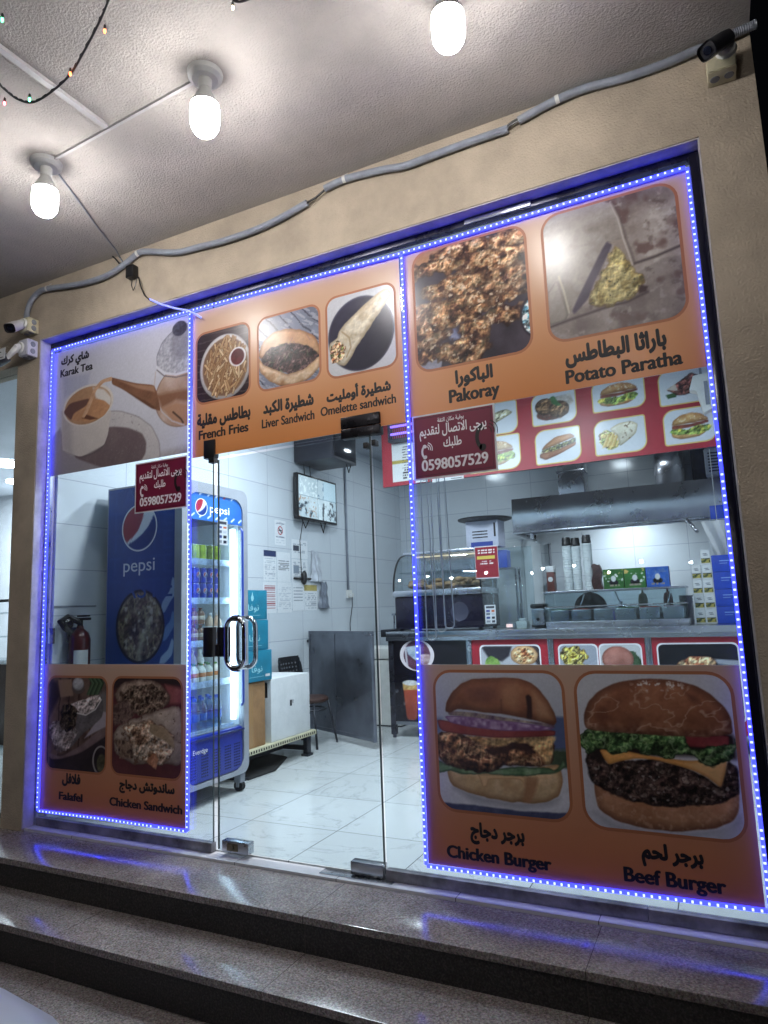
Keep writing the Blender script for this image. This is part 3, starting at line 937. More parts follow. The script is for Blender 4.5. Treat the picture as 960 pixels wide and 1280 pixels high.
# --- tea poster
def p_tea(p):
    p.fill((196, 196, 208))
    k = p.n(1.5, 3, 3)[:, None]
    p.c = p.c * (0.94 + 0.12 * k)
    p.blob(p.dpoly([(-3.844,2.882), (-3.583,2.860), (-3.599,2.774), (-3.827,2.732)]), [(172, 174, 196)], soft=0.03)
    tab = p.dpoly([(-3.973,2.490), (-3.719,2.479), (-3.023,2.222), (-2.706,2.252), (-2.706,2.155), (-3.941,2.182)])
    p.blob(tab, [(158, 150, 156), (172, 164, 168)], 12, 5, soft=0.05)
    p.blob(p.dpoly([(-3.942,2.196), (-3.955,2.446), (-3.856,2.528), (-3.750,2.321), (-3.362,2.204)]), [(150, 142, 150)], soft=0.02)
    # saucer tray
    p.blob(p.dpoly([(-3.445,2.577), (-3.302,2.557), (-3.145,2.495), (-3.026,2.412), (-2.962,2.302), (-2.954,2.198), (-3.105,2.196), (-3.397,2.198), (-3.570,2.510)]), [(198, 192, 192), (184, 178, 180)], 10, 8, soft=0.01, rim=0.010, rimcol=(120, 110, 114), contrast=1.2, relief=.2)
    p.blob(p.dpoly([(-3.624,2.465), (-3.370,2.463), (-3.229,2.433), (-3.109,2.380), (-3.071,2.317), (-3.076,2.249), (-3.113,2.203), (-3.432,2.197), (-3.731,2.312)]), [(108, 90, 94), (118, 100, 103)], 14, 9, soft=0.012, relief=.2)
    sp = p.n(90, 77, 2)
    p.mix(p.cover(p.dpoly([(-3.624,2.465), (-3.372,2.559), (-3.111,2.489), (-2.959,2.289), (-3.105,2.196), (-3.615,2.236)]), 0.01) * (sp > 0.80) * .5, (130, 118, 122))
    # kettle
    body = p.dell([(-2.786,2.567), (-3.004,2.587), (-2.769,2.372)])
    p.blob(body, [(166, 126, 104), (200, 176, 164)], 7, 12, soft=0.006, rim=.010, rimcol=(120, 92, 78), relief=.3)
    p.mix(p.cover(p.dpoly([(-2.996,2.605), (-2.716,2.598), (-2.715,2.511), (-2.833,2.544), (-2.946,2.513)]), 0.03) * p.cover(body, 0.01), (138, 92, 66))
    p.mix(p.cover(p.dpoly([(-2.946,2.513), (-2.833,2.532), (-2.715,2.499), (-2.714,2.351), (-2.864,2.412)]), 0.03) * p.cover(body, 0.01), (178, 128, 96))
    p.mix(p.cover(p.dline([(-2.857,2.473), (-2.793,2.419), (-2.777,2.395)], 0.006), 0.006), (90, 66, 52))
    lid = p.dpoly([(-2.997,2.857), (-2.952,2.939), (-2.863,2.997), (-2.719,3.023), (-2.709,2.709), (-2.835,2.709), (-2.949,2.737), (-2.993,2.791)])
    p.blob(lid, [(150, 148, 160), (190, 190, 202)], 70, 14, soft=0.006, contrast=1.6, relief=.3, rim=.010, rimcol=(104, 100, 112))
    p.mix(p.cover(p.dell([(-2.789,2.904), (-2.886,2.912), (-2.790,3.007)]), 0.03) * 0.6, (120, 118, 130))
    p.mix(p.cover(p.dline([(-2.993,2.785), (-2.933,2.734), (-2.835,2.706), (-2.717,2.711)], 0.008), 0.006), (206, 206, 216))
    p.mix(p.cover(p.dline([(-2.992,2.765), (-2.932,2.715), (-2.835,2.688), (-2.716,2.688)], 0.004), 0.004), (118, 108, 112))
    p.mix(p.cover(p.dline([(-3.002,2.754), (-3.014,2.653), (-2.996,2.573), (-2.945,2.488), (-2.864,2.418), (-2.769,2.378)], 0.005), 0.005), (190, 178, 176))
    p.blob(p.dell([(-2.809,2.996), (-2.868,3.005), (-2.810,3.044)]), [(60, 58, 72), (96, 94, 110)], 20, 15, soft=0.006)
    # spout
    sp = p.dpoly([(-3.387,2.794), (-3.325,2.771), (-3.167,2.712), (-3.014,2.673), (-2.990,2.623), (-2.955,2.494), (-3.028,2.522), (-3.165,2.615), (-3.288,2.696), (-3.378,2.744)])
    p.blob(sp, [(118, 76, 54), (140, 92, 64)], 8, 16, soft=0.005)
    p.mix(p.cover(p.dpoly([(-3.325,2.763), (-3.167,2.704), (-3.014,2.666), (-3.005,2.625), (-3.166,2.681)]), 0.012) * 0.6, (184, 138, 106))
    p.mix(p.cover(p.dpoly([(-3.235,2.667), (-3.062,2.569), (-2.995,2.521), (-3.028,2.524), (-3.164,2.612)]), 0.012) * 0.6, (84, 52, 38))
    # mug
    mug = p.dpoly([(-3.845,2.665), (-3.811,2.604), (-3.703,2.542), (-3.589,2.513), (-3.461,2.520), (-3.377,2.586), (-3.404,2.418), (-3.437,2.351), (-3.545,2.313), (-3.655,2.303), (-3.770,2.340), (-3.830,2.373)])
    p.blob(mug, [(206, 196, 188), (196, 186, 180)], 6, 18, soft=0.006, relief=.15)
    p.mix(p.cover(p.dpoly([(-3.844,2.637), (-3.751,2.553), (-3.722,2.317), (-3.790,2.347), (-3.838,2.388)]), 0.05) * 0.45, (150, 140, 140))
    p.mix(p.cover(p.dpoly([(-3.810,2.363), (-3.655,2.297), (-3.437,2.351), (-3.472,2.316), (-3.636,2.289)]), 0.01) * 0.6, (96, 84, 88))
    rim = p.dell([(-3.598,2.644), (-3.363,2.650), (-3.618,2.780)])
    p.blob(rim, [(214, 204, 192)], soft=0.005)
    inn = p.dell([(-3.598,2.641), (-3.382,2.643), (-3.616,2.766)])
    p.blob(inn, [(168, 122, 84), (182, 136, 98)], 6, 19, soft=0.005)
    p.mix(p.cover(p.dpoly([(-3.552,2.754), (-3.450,2.726), (-3.372,2.651), (-3.392,2.602), (-3.521,2.678)]), 0.02) * p.cover(inn, .01), (214, 206, 198))
    tea = p.dpoly([(-3.830,2.635), (-3.757,2.685), (-3.596,2.691), (-3.447,2.651), (-3.388,2.601), (-3.444,2.544), (-3.571,2.524), (-3.722,2.555)])
    p.blob(tea, [(186, 128, 84), (198, 142, 98)], 10, 20, soft=0.008)
    p.mix(p.cover(p.dpoly([(-3.830,2.628), (-3.767,2.686), (-3.577,2.688), (-3.613,2.639), (-3.725,2.610), (-3.752,2.564)]), 0.01) * .9, (100, 66, 58))
    p.mix(p.cover(p.dpoly([(-3.647,2.563), (-3.610,2.582), (-3.498,2.536), (-3.571,2.538)]), 0.008), (104, 62, 44))
    p.blob(p.dpoly([(-3.380,2.798), (-3.379,2.768), (-3.451,2.771), (-3.519,2.732), (-3.557,2.657), (-3.596,2.589), (-3.628,2.560), (-3.651,2.569), (-3.594,2.650), (-3.551,2.738), (-3.479,2.792)]), [(186, 132, 92), (206, 160, 122)], 14, 21, soft=0.004)
tp = thing('poster', 'pale grey tea poster with mug and glass kettle on the narrow window', 'poster', (-3.35, 0, 2.2), 'food posters on the shop glass')
obj('backing', MB().box((-3.952, -0.0088, 2.206), (-2.742, -0.0056, 3.064)), PAPER, tp)
picture('print', (-3.952, 2.206, -2.742, 3.064), FY(-0.0092), p_tea, VINYL, tp, 0.0048)
caption(tp, 'شاي كرك', (-3.866, 2.946, -3.596, 3.02), 0.058)
caption(tp, 'Karak Tea', (-3.87, 2.884, -3.558, 2.932), 0.045)

# --- fries, liver and omelette poster over the door
t = poster('poster', 'orange poster over the door with fries, liver sandwich and wrap', (-2.703, 2.166, -1.322, 3.062), [], )
t['group'] = 'food posters on the shop glass'
def p_fries(p):
    f = p.n(6, 2)[:, None]
    p.c = np.array((62, 46, 52)) * (0.7 + 0.6 * f)
    st = (np.sin(p.z * 140 + p.n(5, 4) * 6) > 0.85)
    p.mix(st * 0.5, (96, 78, 80))
    c, a, b = [(-2.460,2.682), (-2.274,2.687), (-2.451,2.880)]
    plate = p.dell((c, a, b))
    p.blob(plate, [(198, 192, 190), (214, 208, 204)], 12, 3, rim=0.02, rimcol=(150, 146, 150))
    inner = plate - 0.02
    p.mix(p.cover(inner, 0.01), (134, 100, 76))
    R = random.Random(5)
    for i in range(120):
        ang = R.uniform(0, 6.28); rr = math.sqrt(R.random()) * 0.82
        cx = c[0] + math.cos(ang) * rr * 0.165; cz = c[1] + math.sin(ang) * rr * 0.19
        th = R.gauss(1.45, 0.45); L = R.uniform(0.03, 0.06)
        d = p.dline([(cx - math.cos(th) * L, cz - math.sin(th) * L), (cx + math.cos(th) * L, cz + math.sin(th) * L)], 0.0085)
        m_ = p.cover(d, 0.004) * p.cover(inner + 0.012, 0.01)
        p.mix(m_ * (d < 0.0035) * 0.9, (120, 74, 42))
        p.mix(m_ * (d >= 0.0025), tuple(np.array(R.choice(((208, 168, 118), (190, 146, 98), (222, 190, 144), (172, 128, 86)))) * R.uniform(.85, 1.05)))
    p.blob(p.dell([(-2.367,2.724), (-2.306,2.718), (-2.367,2.782)]), [(226, 222, 224)], soft=0.004)
    p.blob(p.dell([(-2.367,2.724), (-2.319,2.719), (-2.367,2.773)]), [(120, 44, 48), (92, 30, 38)], 20, 9, soft=0.005)
def p_liver(p):
    p.c = np.array((118, 124, 146)) * (0.75 + 0.5 * p.n(7, 11)[:, None])
    s_ = p.n(1, 1) * 0
    X = p.x * 0.75 + p.z * 0.65
    p.mix((np.sin(X * 95 + p.n(8, 5) * 4) > 0.9) * 0.7, (48, 50, 66))
    p.mix((fbm(p.x * 3 - p.z * 2, p.z * 14 + p.x * 8, 4, 6) > 0.62) * 0.6, (182, 186, 202))
    p.blob(p.dpoly([(-2.221,2.699), (-2.182,2.780), (-2.109,2.816), (-2.008,2.814), (-1.925,2.787), (-1.842,2.733), (-1.806,2.663), (-1.804,2.606), (-1.895,2.667), (-2.010,2.706), (-2.111,2.713), (-2.194,2.671)], 0.01, 30), [(190, 132, 86), (218, 170, 122)], 10, 21, rim=0.02, rimcol=(130, 74, 40))
    p.blob(p.dpoly([(-2.204,2.670), (-2.162,2.712), (-2.085,2.734), (-1.976,2.725), (-1.879,2.690), (-1.813,2.619), (-1.823,2.592), (-1.931,2.548), (-2.013,2.550), (-2.113,2.593), (-2.184,2.636)], 0.02, 30), [(36, 24, 26), (76, 50, 48), (54, 36, 38), (110, 80, 78), (46, 30, 32)], 34, 23, contrast=2.6, det=5)
    R = random.Random(3)
    q = [(-2.162,2.738), (-1.835,2.527)]
    for i in range(28):
        cx = R.uniform(q[0][0], q[1][0]); cz = R.uniform(q[1][1], q[0][1]); th = R.uniform(0, 3.1); L = .018
        p.mix(p.cover(p.dline([(cx - math.cos(th) * L, cz - math.sin(th) * L), (cx + math.cos(th) * L, cz + math.sin(th) * L)], 0.003), 0.004) * 0.5, R.choice(((150, 104, 110), (112, 132, 84), (168, 130, 120))))
    p.blob(p.dpoly([(-2.218,2.691), (-2.181,2.635), (-2.096,2.589), (-2.026,2.552), (-1.980,2.552), (-1.914,2.559), (-1.807,2.620), (-1.808,2.561), (-1.875,2.501), (-1.973,2.479), (-2.064,2.490), (-2.156,2.540), (-2.212,2.603)], 0.008, 40), [(214, 170, 122), (232, 200, 164), (190, 138, 92)], 16, 25, rim=0.015, rimcol=(150, 96, 58))
def p_omel(p):
    p.c = np.array((206, 208, 214)) * (0.93 + 0.12 * p.n(3, 31)[:, None])
    p.blob(p.dell([(-1.559,2.687), (-1.364,2.656), (-1.536,2.891)]), [(44, 42, 62), (54, 52, 74)], 5, 32, rim=0.012, rimcol=(92, 92, 116))
    p.blob(p.dpoly([(-1.780,2.800), (-1.730,2.888), (-1.651,2.926), (-1.649,2.968), (-1.774,3.000)]), [(206, 208, 214)], soft=0.01)
    p.blob(p.dell([(-1.559,2.687), (-1.364,2.656), (-1.536,2.891)]) * -1, [(206, 208, 214)], soft=0.006, a=0.0)
    wrap = p.dpoly([(-1.698,2.689), (-1.688,2.725), (-1.648,2.762), (-1.532,2.840), (-1.426,2.894), (-1.390,2.893), (-1.367,2.863), (-1.407,2.812), (-1.507,2.702), (-1.585,2.616), (-1.620,2.561), (-1.661,2.523), (-1.694,2.538), (-1.730,2.573), (-1.753,2.637), (-1.746,2.671)], 0.006, 30)
    p.blob(wrap, [(222, 208, 176), (234, 224, 200), (200, 180, 144)], 18, 33, rim=0.02, rimcol=(160, 136, 100))
    for i, k in enumerate((0.0, 0.03, 0.06)):
        a = [(-1.657,2.743), (-1.631,2.584)]
        p.mix(p.cover(p.dline([(-1.670,2.718), (-1.628,2.678), (-1.618,2.623), (-1.647,2.573)], 0.004), 0.004) * 0.6, (176, 150, 112))
    p.blob(p.dell([(-1.701,2.609), (-1.652,2.616), (-1.702,2.666)], 0.03, 40), [(150, 84, 50), (206, 160, 110), (226, 200, 160), (110, 60, 40), (120, 140, 70)], 70, 34, contrast=2.6)
food(t, (-2.668, 2.49, -2.287, 2.914), p_fries, step=0.0035)
food(t, (-2.215, 2.49, -1.815, 2.908), p_liver, step=0.0035)
food(t, (-1.758, 2.478, -1.358, 2.918), p_omel, step=0.004)
caption(t, 'بطاطس مقلية', (-2.668, 2.336, -2.277, 2.418), 0.058); caption(t, 'French Fries', (-2.655, 2.270, -2.292, 2.320), 0.045)
caption(t, 'شطيرة الكبد', (-2.19, 2.336, -1.856, 2.412), 0.058); caption(t, 'Liver Sandwich', (-2.2, 2.270, -1.853, 2.316), 0.035)
caption(t, 'شطيرة أومليت', (-1.776, 2.336, -1.394, 2.412), 0.058); caption(t, 'Omelette sandwich', (-1.815, 2.277, -1.368, 2.321), 0.035)

# --- pakoray and paratha poster
t = poster('poster', 'orange poster with fried pakoray and potato paratha high on the wide window', (-1.300, 2.185, 0.046, 3.072), [])
t['group'] = 'food posters on the shop glass'
GOLD = [(66, 40, 36), (112, 72, 52), (166, 114, 74), (198, 150, 102), (220, 182, 138), (150, 98, 64)]
def p_pak(p):
    p.c = np.array((66, 58, 70)) * (0.6 + 0.8 * p.n(9, 41)[:, None])
    p.blob(p.dpoly([(-1.250,3.066), (-1.029,3.072), (-1.072,3.000), (-1.175,2.958), (-1.249,2.923)]), [(176, 120, 78), (190, 138, 96)], 12, 42)
    p.blob(p.dpoly([(-1.192,2.947), (-1.078,3.017), (-1.009,3.028), (-0.867,3.025), (-0.648,3.004), (-0.656,2.978), (-0.840,2.987), (-1.034,2.989), (-1.177,2.935)], 0.02), [(206, 204, 212), (180, 178, 190)], 16, 43)
    p.blob(p.dpoly([(-1.249,2.409), (-1.231,2.458), (-1.160,2.489), (-1.108,2.448), (-1.118,2.406)]), [(136, 136, 156), (160, 160, 178)], 16, 44)
    p.blob(p.dpoly([(-1.081,2.599), (-1.033,2.595), (-1.006,2.530), (-1.058,2.542)]), [(110, 116, 160), (140, 146, 186)], 20, 45, soft=0.02)
    for i, e in enumerate(([(-0.981,2.982), (-0.841,2.965), (-0.986,3.033)], [(-1.090,2.935), (-0.939,2.924), (-1.096,2.975)], [(-0.741,2.965), (-0.644,2.959), (-0.738,3.009)], [(-0.803,2.887), (-0.649,2.880), (-0.806,2.947)], [(-0.768,2.774), (-0.657,2.760), (-0.763,2.846)], [(-1.021,2.810), (-0.888,2.791), (-1.018,2.862)], [(-1.181,2.675), (-1.097,2.670), (-1.178,2.750)], [(-1.186,2.577), (-1.071,2.574), (-1.184,2.622)], [(-1.020,2.689), (-0.872,2.698), (-1.023,2.773)], [(-0.915,2.709), (-0.857,2.702), (-0.913,2.741)], [(-0.792,2.613), (-0.711,2.622), (-0.796,2.654)], [(-0.931,2.565), (-0.860,2.542), (-0.927,2.630)], [(-0.966,2.470), (-0.865,2.456), (-0.969,2.530)], [(-1.084,2.480), (-1.032,2.477), (-1.083,2.502)], [(-1.207,2.476), (-1.160,2.474), (-1.205,2.506)], [(-0.773,2.695), (-0.719,2.667), (-0.772,2.710)])):
        d = p.dell(e, 0.09, 16, 60 + i) + 0.012
        p.blob(d, GOLD, 22, 70 + i, soft=0.008, rim=0.022, rimcol=(52, 34, 34), det=5, contrast=2.6, a=0.8 if i in (4, 6, 7) else 1.0)
        p.mix(p.cover(d, 0.01) * np.clip((p.n(30, 90 + i) - 0.64) * 6, 0, 1) * 0.7, (70, 72, 56))
        p.mix(p.cover(d, 0.01) * np.clip((p.n(44, 120 + i) - 0.66) * 8, 0, 1) * 0.8, (236, 214, 180))
    p.blob(p.dell([(-0.643,2.571), (-0.710,2.586), (-0.636,2.675)]), [(52, 46, 58)], soft=0.004)
    bl = p.dell([(-0.640,2.570), (-0.700,2.584), (-0.634,2.661)])
    p.blob(bl, [(66, 120, 146), (130, 180, 200), (206, 226, 236)], 60, 47, soft=0.004, contrast=4)
def p_par(p):
    p.c = p.tex([(128, 112, 106), (160, 146, 138), (186, 174, 164)], 9, 51, 5, contrast=2.0)
    blot = p.n(13, 52, 3)
    p.mix(np.clip((blot - 0.58) * 6, 0, 1) * 0.7, (98, 66, 62))
    p.mix(np.clip((p.n(24, 560, 4) - 0.60) * 7, 0, 1) * 0.5, (92, 74, 68))
    p.mix(np.clip((p.n(30, 53, 3) - 0.64) * 7, 0, 1) * 0.5, (208, 200, 194))
    low = p.dpoly([(-0.593,2.495), (-0.001,2.731), (-0.009,2.418), (-0.053,2.389), (-0.567,2.414), (-0.613,2.440)])
    p.mix(p.cover(low, 0.01) * 0.35, (104, 92, 92))
    p.mix(p.cover(p.dline([(-0.577,2.496), (-0.481,2.512), (-0.311,2.534), (-0.237,2.536), (-0.149,2.562)], 0.006), 0.01) * 0.8, (74, 60, 62))
    p.mix(p.cover(p.dline([(-0.194,2.704), (-0.107,2.713), (-0.000,2.735)], 0.006), 0.01) * 0.8, (70, 58, 60))
    leaf = p.dpoly([(-0.580,3.022), (-0.529,3.042), (-0.271,3.029), (-0.241,2.935), (-0.227,2.830), (-0.272,2.833), (-0.302,2.835), (-0.373,2.703), (-0.466,2.554), (-0.496,2.515), (-0.514,2.595), (-0.529,2.710), (-0.574,2.644)])
    p.blob(leaf, [(150, 140, 130), (172, 162, 152), (136, 124, 116)], 8, 55, soft=0.006, contrast=1.8, det=5)
    p.mix(p.cover(leaf, .01) * np.clip((p.n(16, 561, 4) - 0.60) * 5, 0, 1) * .4, (120, 106, 98))
    p.blob(p.dpoly([(-0.581,2.655), (-0.529,2.719), (-0.504,2.618), (-0.490,2.539), (-0.504,2.513), (-0.584,2.502)]), [(146, 136, 128), (166, 156, 146)], 9, 56, soft=0.006, rim=0.012, rimcol=(120, 108, 104))
    p.mix(p.cover(p.dline([(-0.520,2.729), (-0.502,2.652), (-0.486,2.546)], 0.004), 0.006) * 0.7, (216, 204, 176))
    p.blob(p.dpoly([(-0.303,2.839), (-0.272,2.828), (-0.290,2.789), (-0.360,2.674), (-0.397,2.592), (-0.463,2.533), (-0.474,2.552)]), [(86, 72, 92), (70, 58, 78)], 12, 57, soft=0.01)
    fil = p.dpoly([(-0.273,2.814), (-0.245,2.793), (-0.213,2.735), (-0.194,2.700), (-0.191,2.655), (-0.162,2.639), (-0.158,2.605), (-0.175,2.585), (-0.207,2.553), (-0.251,2.544), (-0.311,2.536), (-0.370,2.545), (-0.397,2.574), (-0.389,2.615), (-0.353,2.664), (-0.311,2.720)], 0.03, 30, 4)
    p.blob(fil, [(150, 128, 70), (196, 178, 108), (214, 198, 134), (176, 154, 90)], 26, 58, soft=0.006, rim=0.012, rimcol=(110, 84, 54), contrast=2.4, relief=2.2)
    p.mix(p.cover(fil, 0.01) * np.clip((p.n(60, 59, 3) - 0.66) * 9, 0, 1), (92, 88, 60))
    p.blob(p.dpoly([(-0.294,2.833), (-0.227,2.830), (-0.205,2.707), (-0.220,2.745), (-0.252,2.795)]), [(168, 152, 138), (150, 134, 124)], 12, 54, soft=0.008)
    p.mix(p.cover(p.dline([(-0.268,3.020), (-0.241,2.935), (-0.227,2.830), (-0.211,2.759), (-0.200,2.702)], 0.005), 0.006) * 0.8, (206, 194, 182))
    p.mix(p.cover(p.dline([(-0.263,3.018), (-0.234,2.933), (-0.219,2.836), (-0.203,2.765), (-0.192,2.704)], 0.006), 0.008) * 0.5, (92, 76, 74))
    p.mix(p.cover(p.dpoly([(-0.186,2.588), (-0.174,2.601), (-0.147,2.586), (-0.156,2.564), (-0.184,2.563)]), 0.01) * .9, (60, 40, 44))
food(t, (-1.238, 2.412, -0.668, 3.030), p_pak, 0.07)
food(t, (-0.575, 2.424, -0.005, 3.032), p_par, 0.075)
caption(t, 'الباكورا', (-1.048, 2.298, -0.858, 2.374), 0.058); caption(t, 'Pakoray', (-1.085, 2.206, -0.83, 2.282), 0.05)
caption(t, 'باراثا البطاطس', (-0.52, 2.292, -0.095, 2.38), 0.058); caption(t, 'Potato Paratha', (-0.525, 2.217, -0.04, 2.274), 0.046)

# --- falafel and chicken sandwich poster
t = poster('poster', 'orange brown poster with falafel and chicken sandwich low on the narrow window', (-3.925, 0.09, -2.742, 0.975), [], (200, 168, 148), (192, 112, 68))
t['group'] = 'food posters on the shop glass'
def p_fal(p):
    p.c = p.tex([(84, 62, 56), (120, 94, 82), (100, 76, 68)], 9, 81, 4)
    p.mix((np.sin(p.x * 70 + p.n(5, 82) * 3) > 0.92) * 0.6, (50, 36, 34))
    p.blob(p.dpoly([(-3.875,0.877), (-3.801,0.868), (-3.767,0.781), (-3.863,0.652)]), [(56, 44, 48)], soft=0.03)
    p.blob(p.dpoly([(-3.794,0.878), (-3.672,0.884), (-3.653,0.784), (-3.767,0.771)]), [(150, 118, 96)], soft=0.01)
    for k in range(9):
        p.mix(p.cover(p.dline([(a[0] + k * .012, a[1]) for a in [(-3.528,0.796), (-3.489,0.863), (-3.517,0.891)]], 0.006), 0.008) * .9, ((64, 92, 62), (84, 118, 78), (48, 70, 50))[k % 3])
    p.blob(p.dell([(-3.610,0.832), (-3.554,0.833), (-3.611,0.869)]), [(96, 84, 80)], soft=0.006)
    p.blob(p.dell([(-3.612,0.855), (-3.561,0.856), (-3.614,0.895)]), [(190, 190, 194), (170, 170, 176)], 30, 84, soft=0.006, rim=0.012, rimcol=(120, 116, 120))
    p.blob(p.dell([(-3.390,0.743), (-3.337,0.744), (-3.392,0.817)]), [(120, 112, 110)], soft=0.03)
    p.blob(p.dpoly([(-3.845,0.299), (-3.850,0.403), (-3.652,0.443), (-3.333,0.607), (-3.324,0.336)]), [(48, 38, 42), (64, 52, 54)], 9, 85, soft=0.02)
    p.blob(p.dpoly([(-3.859,0.431), (-3.750,0.414), (-3.584,0.484), (-3.340,0.634), (-3.334,0.570), (-3.569,0.448), (-3.749,0.400), (-3.835,0.395)]), [(118, 92, 92), (136, 110, 108)], 14, 86, soft=0.01)
    p.blob(p.dpoly([(-3.545,0.533), (-3.388,0.697), (-3.340,0.689), (-3.338,0.620), (-3.478,0.564)]), [(168, 156, 166)], soft=0.01)
    p.blob(p.dpoly([(-3.607,0.690), (-3.405,0.789), (-3.389,0.724), (-3.398,0.659), (-3.573,0.550), (-3.681,0.456), (-3.724,0.477), (-3.630,0.585)], 0.01), [(92, 86, 88), (112, 104, 106)], 20, 87, soft=0.008)
    p.blob(p.dpoly([(-3.860,0.585), (-3.761,0.637), (-3.729,0.571), (-3.638,0.594), (-3.602,0.567), (-3.668,0.480), (-3.751,0.438), (-3.794,0.445), (-3.839,0.519)], 0.05, 26), [(96, 82, 82), (140, 124, 122), (186, 172, 168), (120, 104, 102)], 20, 88, soft=0.012, contrast=2.2, det=5)
    p.blob(p.dpoly([(-3.743,0.724), (-3.679,0.737), (-3.621,0.689), (-3.620,0.604), (-3.700,0.561), (-3.767,0.594), (-3.764,0.656)], 0.03, 26), [(40, 34, 30), (74, 62, 50), (56, 46, 40)], 44, 89, soft=0.01, contrast=2.5)
    p.blob(p.dpoly([(-3.679,0.735), (-3.432,0.796), (-3.409,0.765), (-3.456,0.713), (-3.537,0.675), (-3.592,0.679), (-3.633,0.717)], 0.01), [(176, 158, 154), (198, 182, 178)], 30, 90, soft=0.006, contrast=2.2)
    p.mix(p.cover(p.dline([(-3.613,0.680), (-3.537,0.671), (-3.456,0.707), (-3.407,0.766)], 0.004), 0.005), (222, 212, 208))
    p.mix(p.cover(p.dell([(-3.399,0.412), (-3.327,0.417), (-3.402,0.498)]), .004) - p.cover(p.dell([(-3.398,0.412), (-3.337,0.416), (-3.400,0.488)]), .004), (150, 140, 138))
    p.blob(p.dell([(-3.394,0.394), (-3.355,0.397), (-3.396,0.449)]), [(70, 66, 46), (104, 98, 66)], 30, 91, soft=0.01)
def p_chs(p):
    p.c = p.tex([(88, 46, 50), (108, 56, 58)], 6, 101, 3)
    p.blob(p.dpoly([(-3.302,0.898), (-2.761,0.903), (-2.761,0.855), (-3.082,0.877), (-3.300,0.828)]), [(60, 46, 48)], soft=0.02)
    p.blob(p.dpoly([(-2.898,0.862), (-2.761,0.838), (-2.760,0.760), (-2.860,0.757)]), [(150, 70, 74), (170, 92, 88)], 10, 102, soft=0.02)
    p.blob(p.dell([(-3.081,0.792), (-2.867,0.809), (-3.083,0.891)], 0.03), [(140, 112, 96), (176, 150, 130), (112, 84, 72)], 24, 103, soft=0.008, rim=0.02, rimcol=(70, 48, 44))
    p.blob(p.dell([(-3.068,0.778), (-2.885,0.800), (-3.070,0.859)], 0.06, 24), [(60, 44, 40), (112, 86, 72), (150, 126, 106), (90, 68, 56), (74, 56, 48)], 26, 104, soft=0.012, contrast=2.2, det=5)
    p.blob(p.dpoly([(-3.304,0.745), (-3.181,0.757), (-3.129,0.705), (-3.178,0.640), (-3.300,0.626)], 0.06, 24), [(84, 62, 60), (128, 100, 90), (60, 44, 44)], 34, 105, soft=0.02)
    wrap = p.dpoly([(-3.303,0.572), (-3.255,0.619), (-3.153,0.659), (-2.980,0.709), (-2.772,0.759), (-2.752,0.444), (-2.809,0.423), (-2.927,0.428), (-3.122,0.403), (-3.289,0.464)], 0.02)
    p.blob(wrap, [(150, 130, 116), (178, 158, 142), (166, 146, 130)], 14, 106, soft=0.008, rim=0.02, rimcol=(96, 74, 66))
    p.mix(p.cover(wrap, .01) * np.clip((p.n(40, 107, 3) - .68) * 8, 0, 1), (104, 76, 62))
    inn = p.dpoly([(-3.229,0.611), (-3.128,0.646), (-3.004,0.656), (-2.882,0.625), (-2.827,0.567), (-2.822,0.503), (-2.880,0.435), (-2.951,0.414), (-3.073,0.423), (-3.161,0.462), (-3.176,0.541)], 0.04, 24)
    p.blob(inn, [(104, 74, 58), (150, 112, 86), (190, 158, 132), (214, 194, 172), (160, 120, 92)], 22, 108, soft=0.012, rim=0.014, rimcol=(84, 60, 50), contrast=2.3, det=5)
    p.blob(p.dpoly([(-3.016,0.646), (-2.882,0.617), (-2.828,0.559), (-2.822,0.507), (-2.917,0.563), (-3.002,0.585)], 0.01), [(160, 132, 100), (176, 150, 120)], 16, 109, soft=0.01)
    p.blob(p.dpoly([(-3.292,0.554), (-3.176,0.550), (-3.123,0.438), (-3.250,0.439)], 0.05, 22), [(94, 70, 58), (150, 120, 98), (64, 48, 44)], 40, 110, soft=0.015)
    p.blob(p.dpoly([(-3.036,0.426), (-2.988,0.481), (-2.940,0.449), (-2.963,0.391)], 0.02, 30), [(176, 106, 72), (206, 142, 104)], 40, 111, soft=0.008)
food(t, (-3.878, 0.342, -3.366, 0.892), p_fal, 0.06)
food(t, (-3.308, 0.350, -2.775, 0.894), p_chs, 0.06)
caption(t, 'فلافل', (-3.73, 0.25, -3.568, 0.316), 0.058); caption(t, 'Falafel', (-3.755, 0.165, -3.546, 0.207), 0.05)
caption(t, 'ساندوتش دجاج', (-3.245, 0.248, -2.819, 0.314), 0.058); caption(t, 'Chicken Sandwich', (-3.322, 0.168, -2.762, 0.211), 0.05)

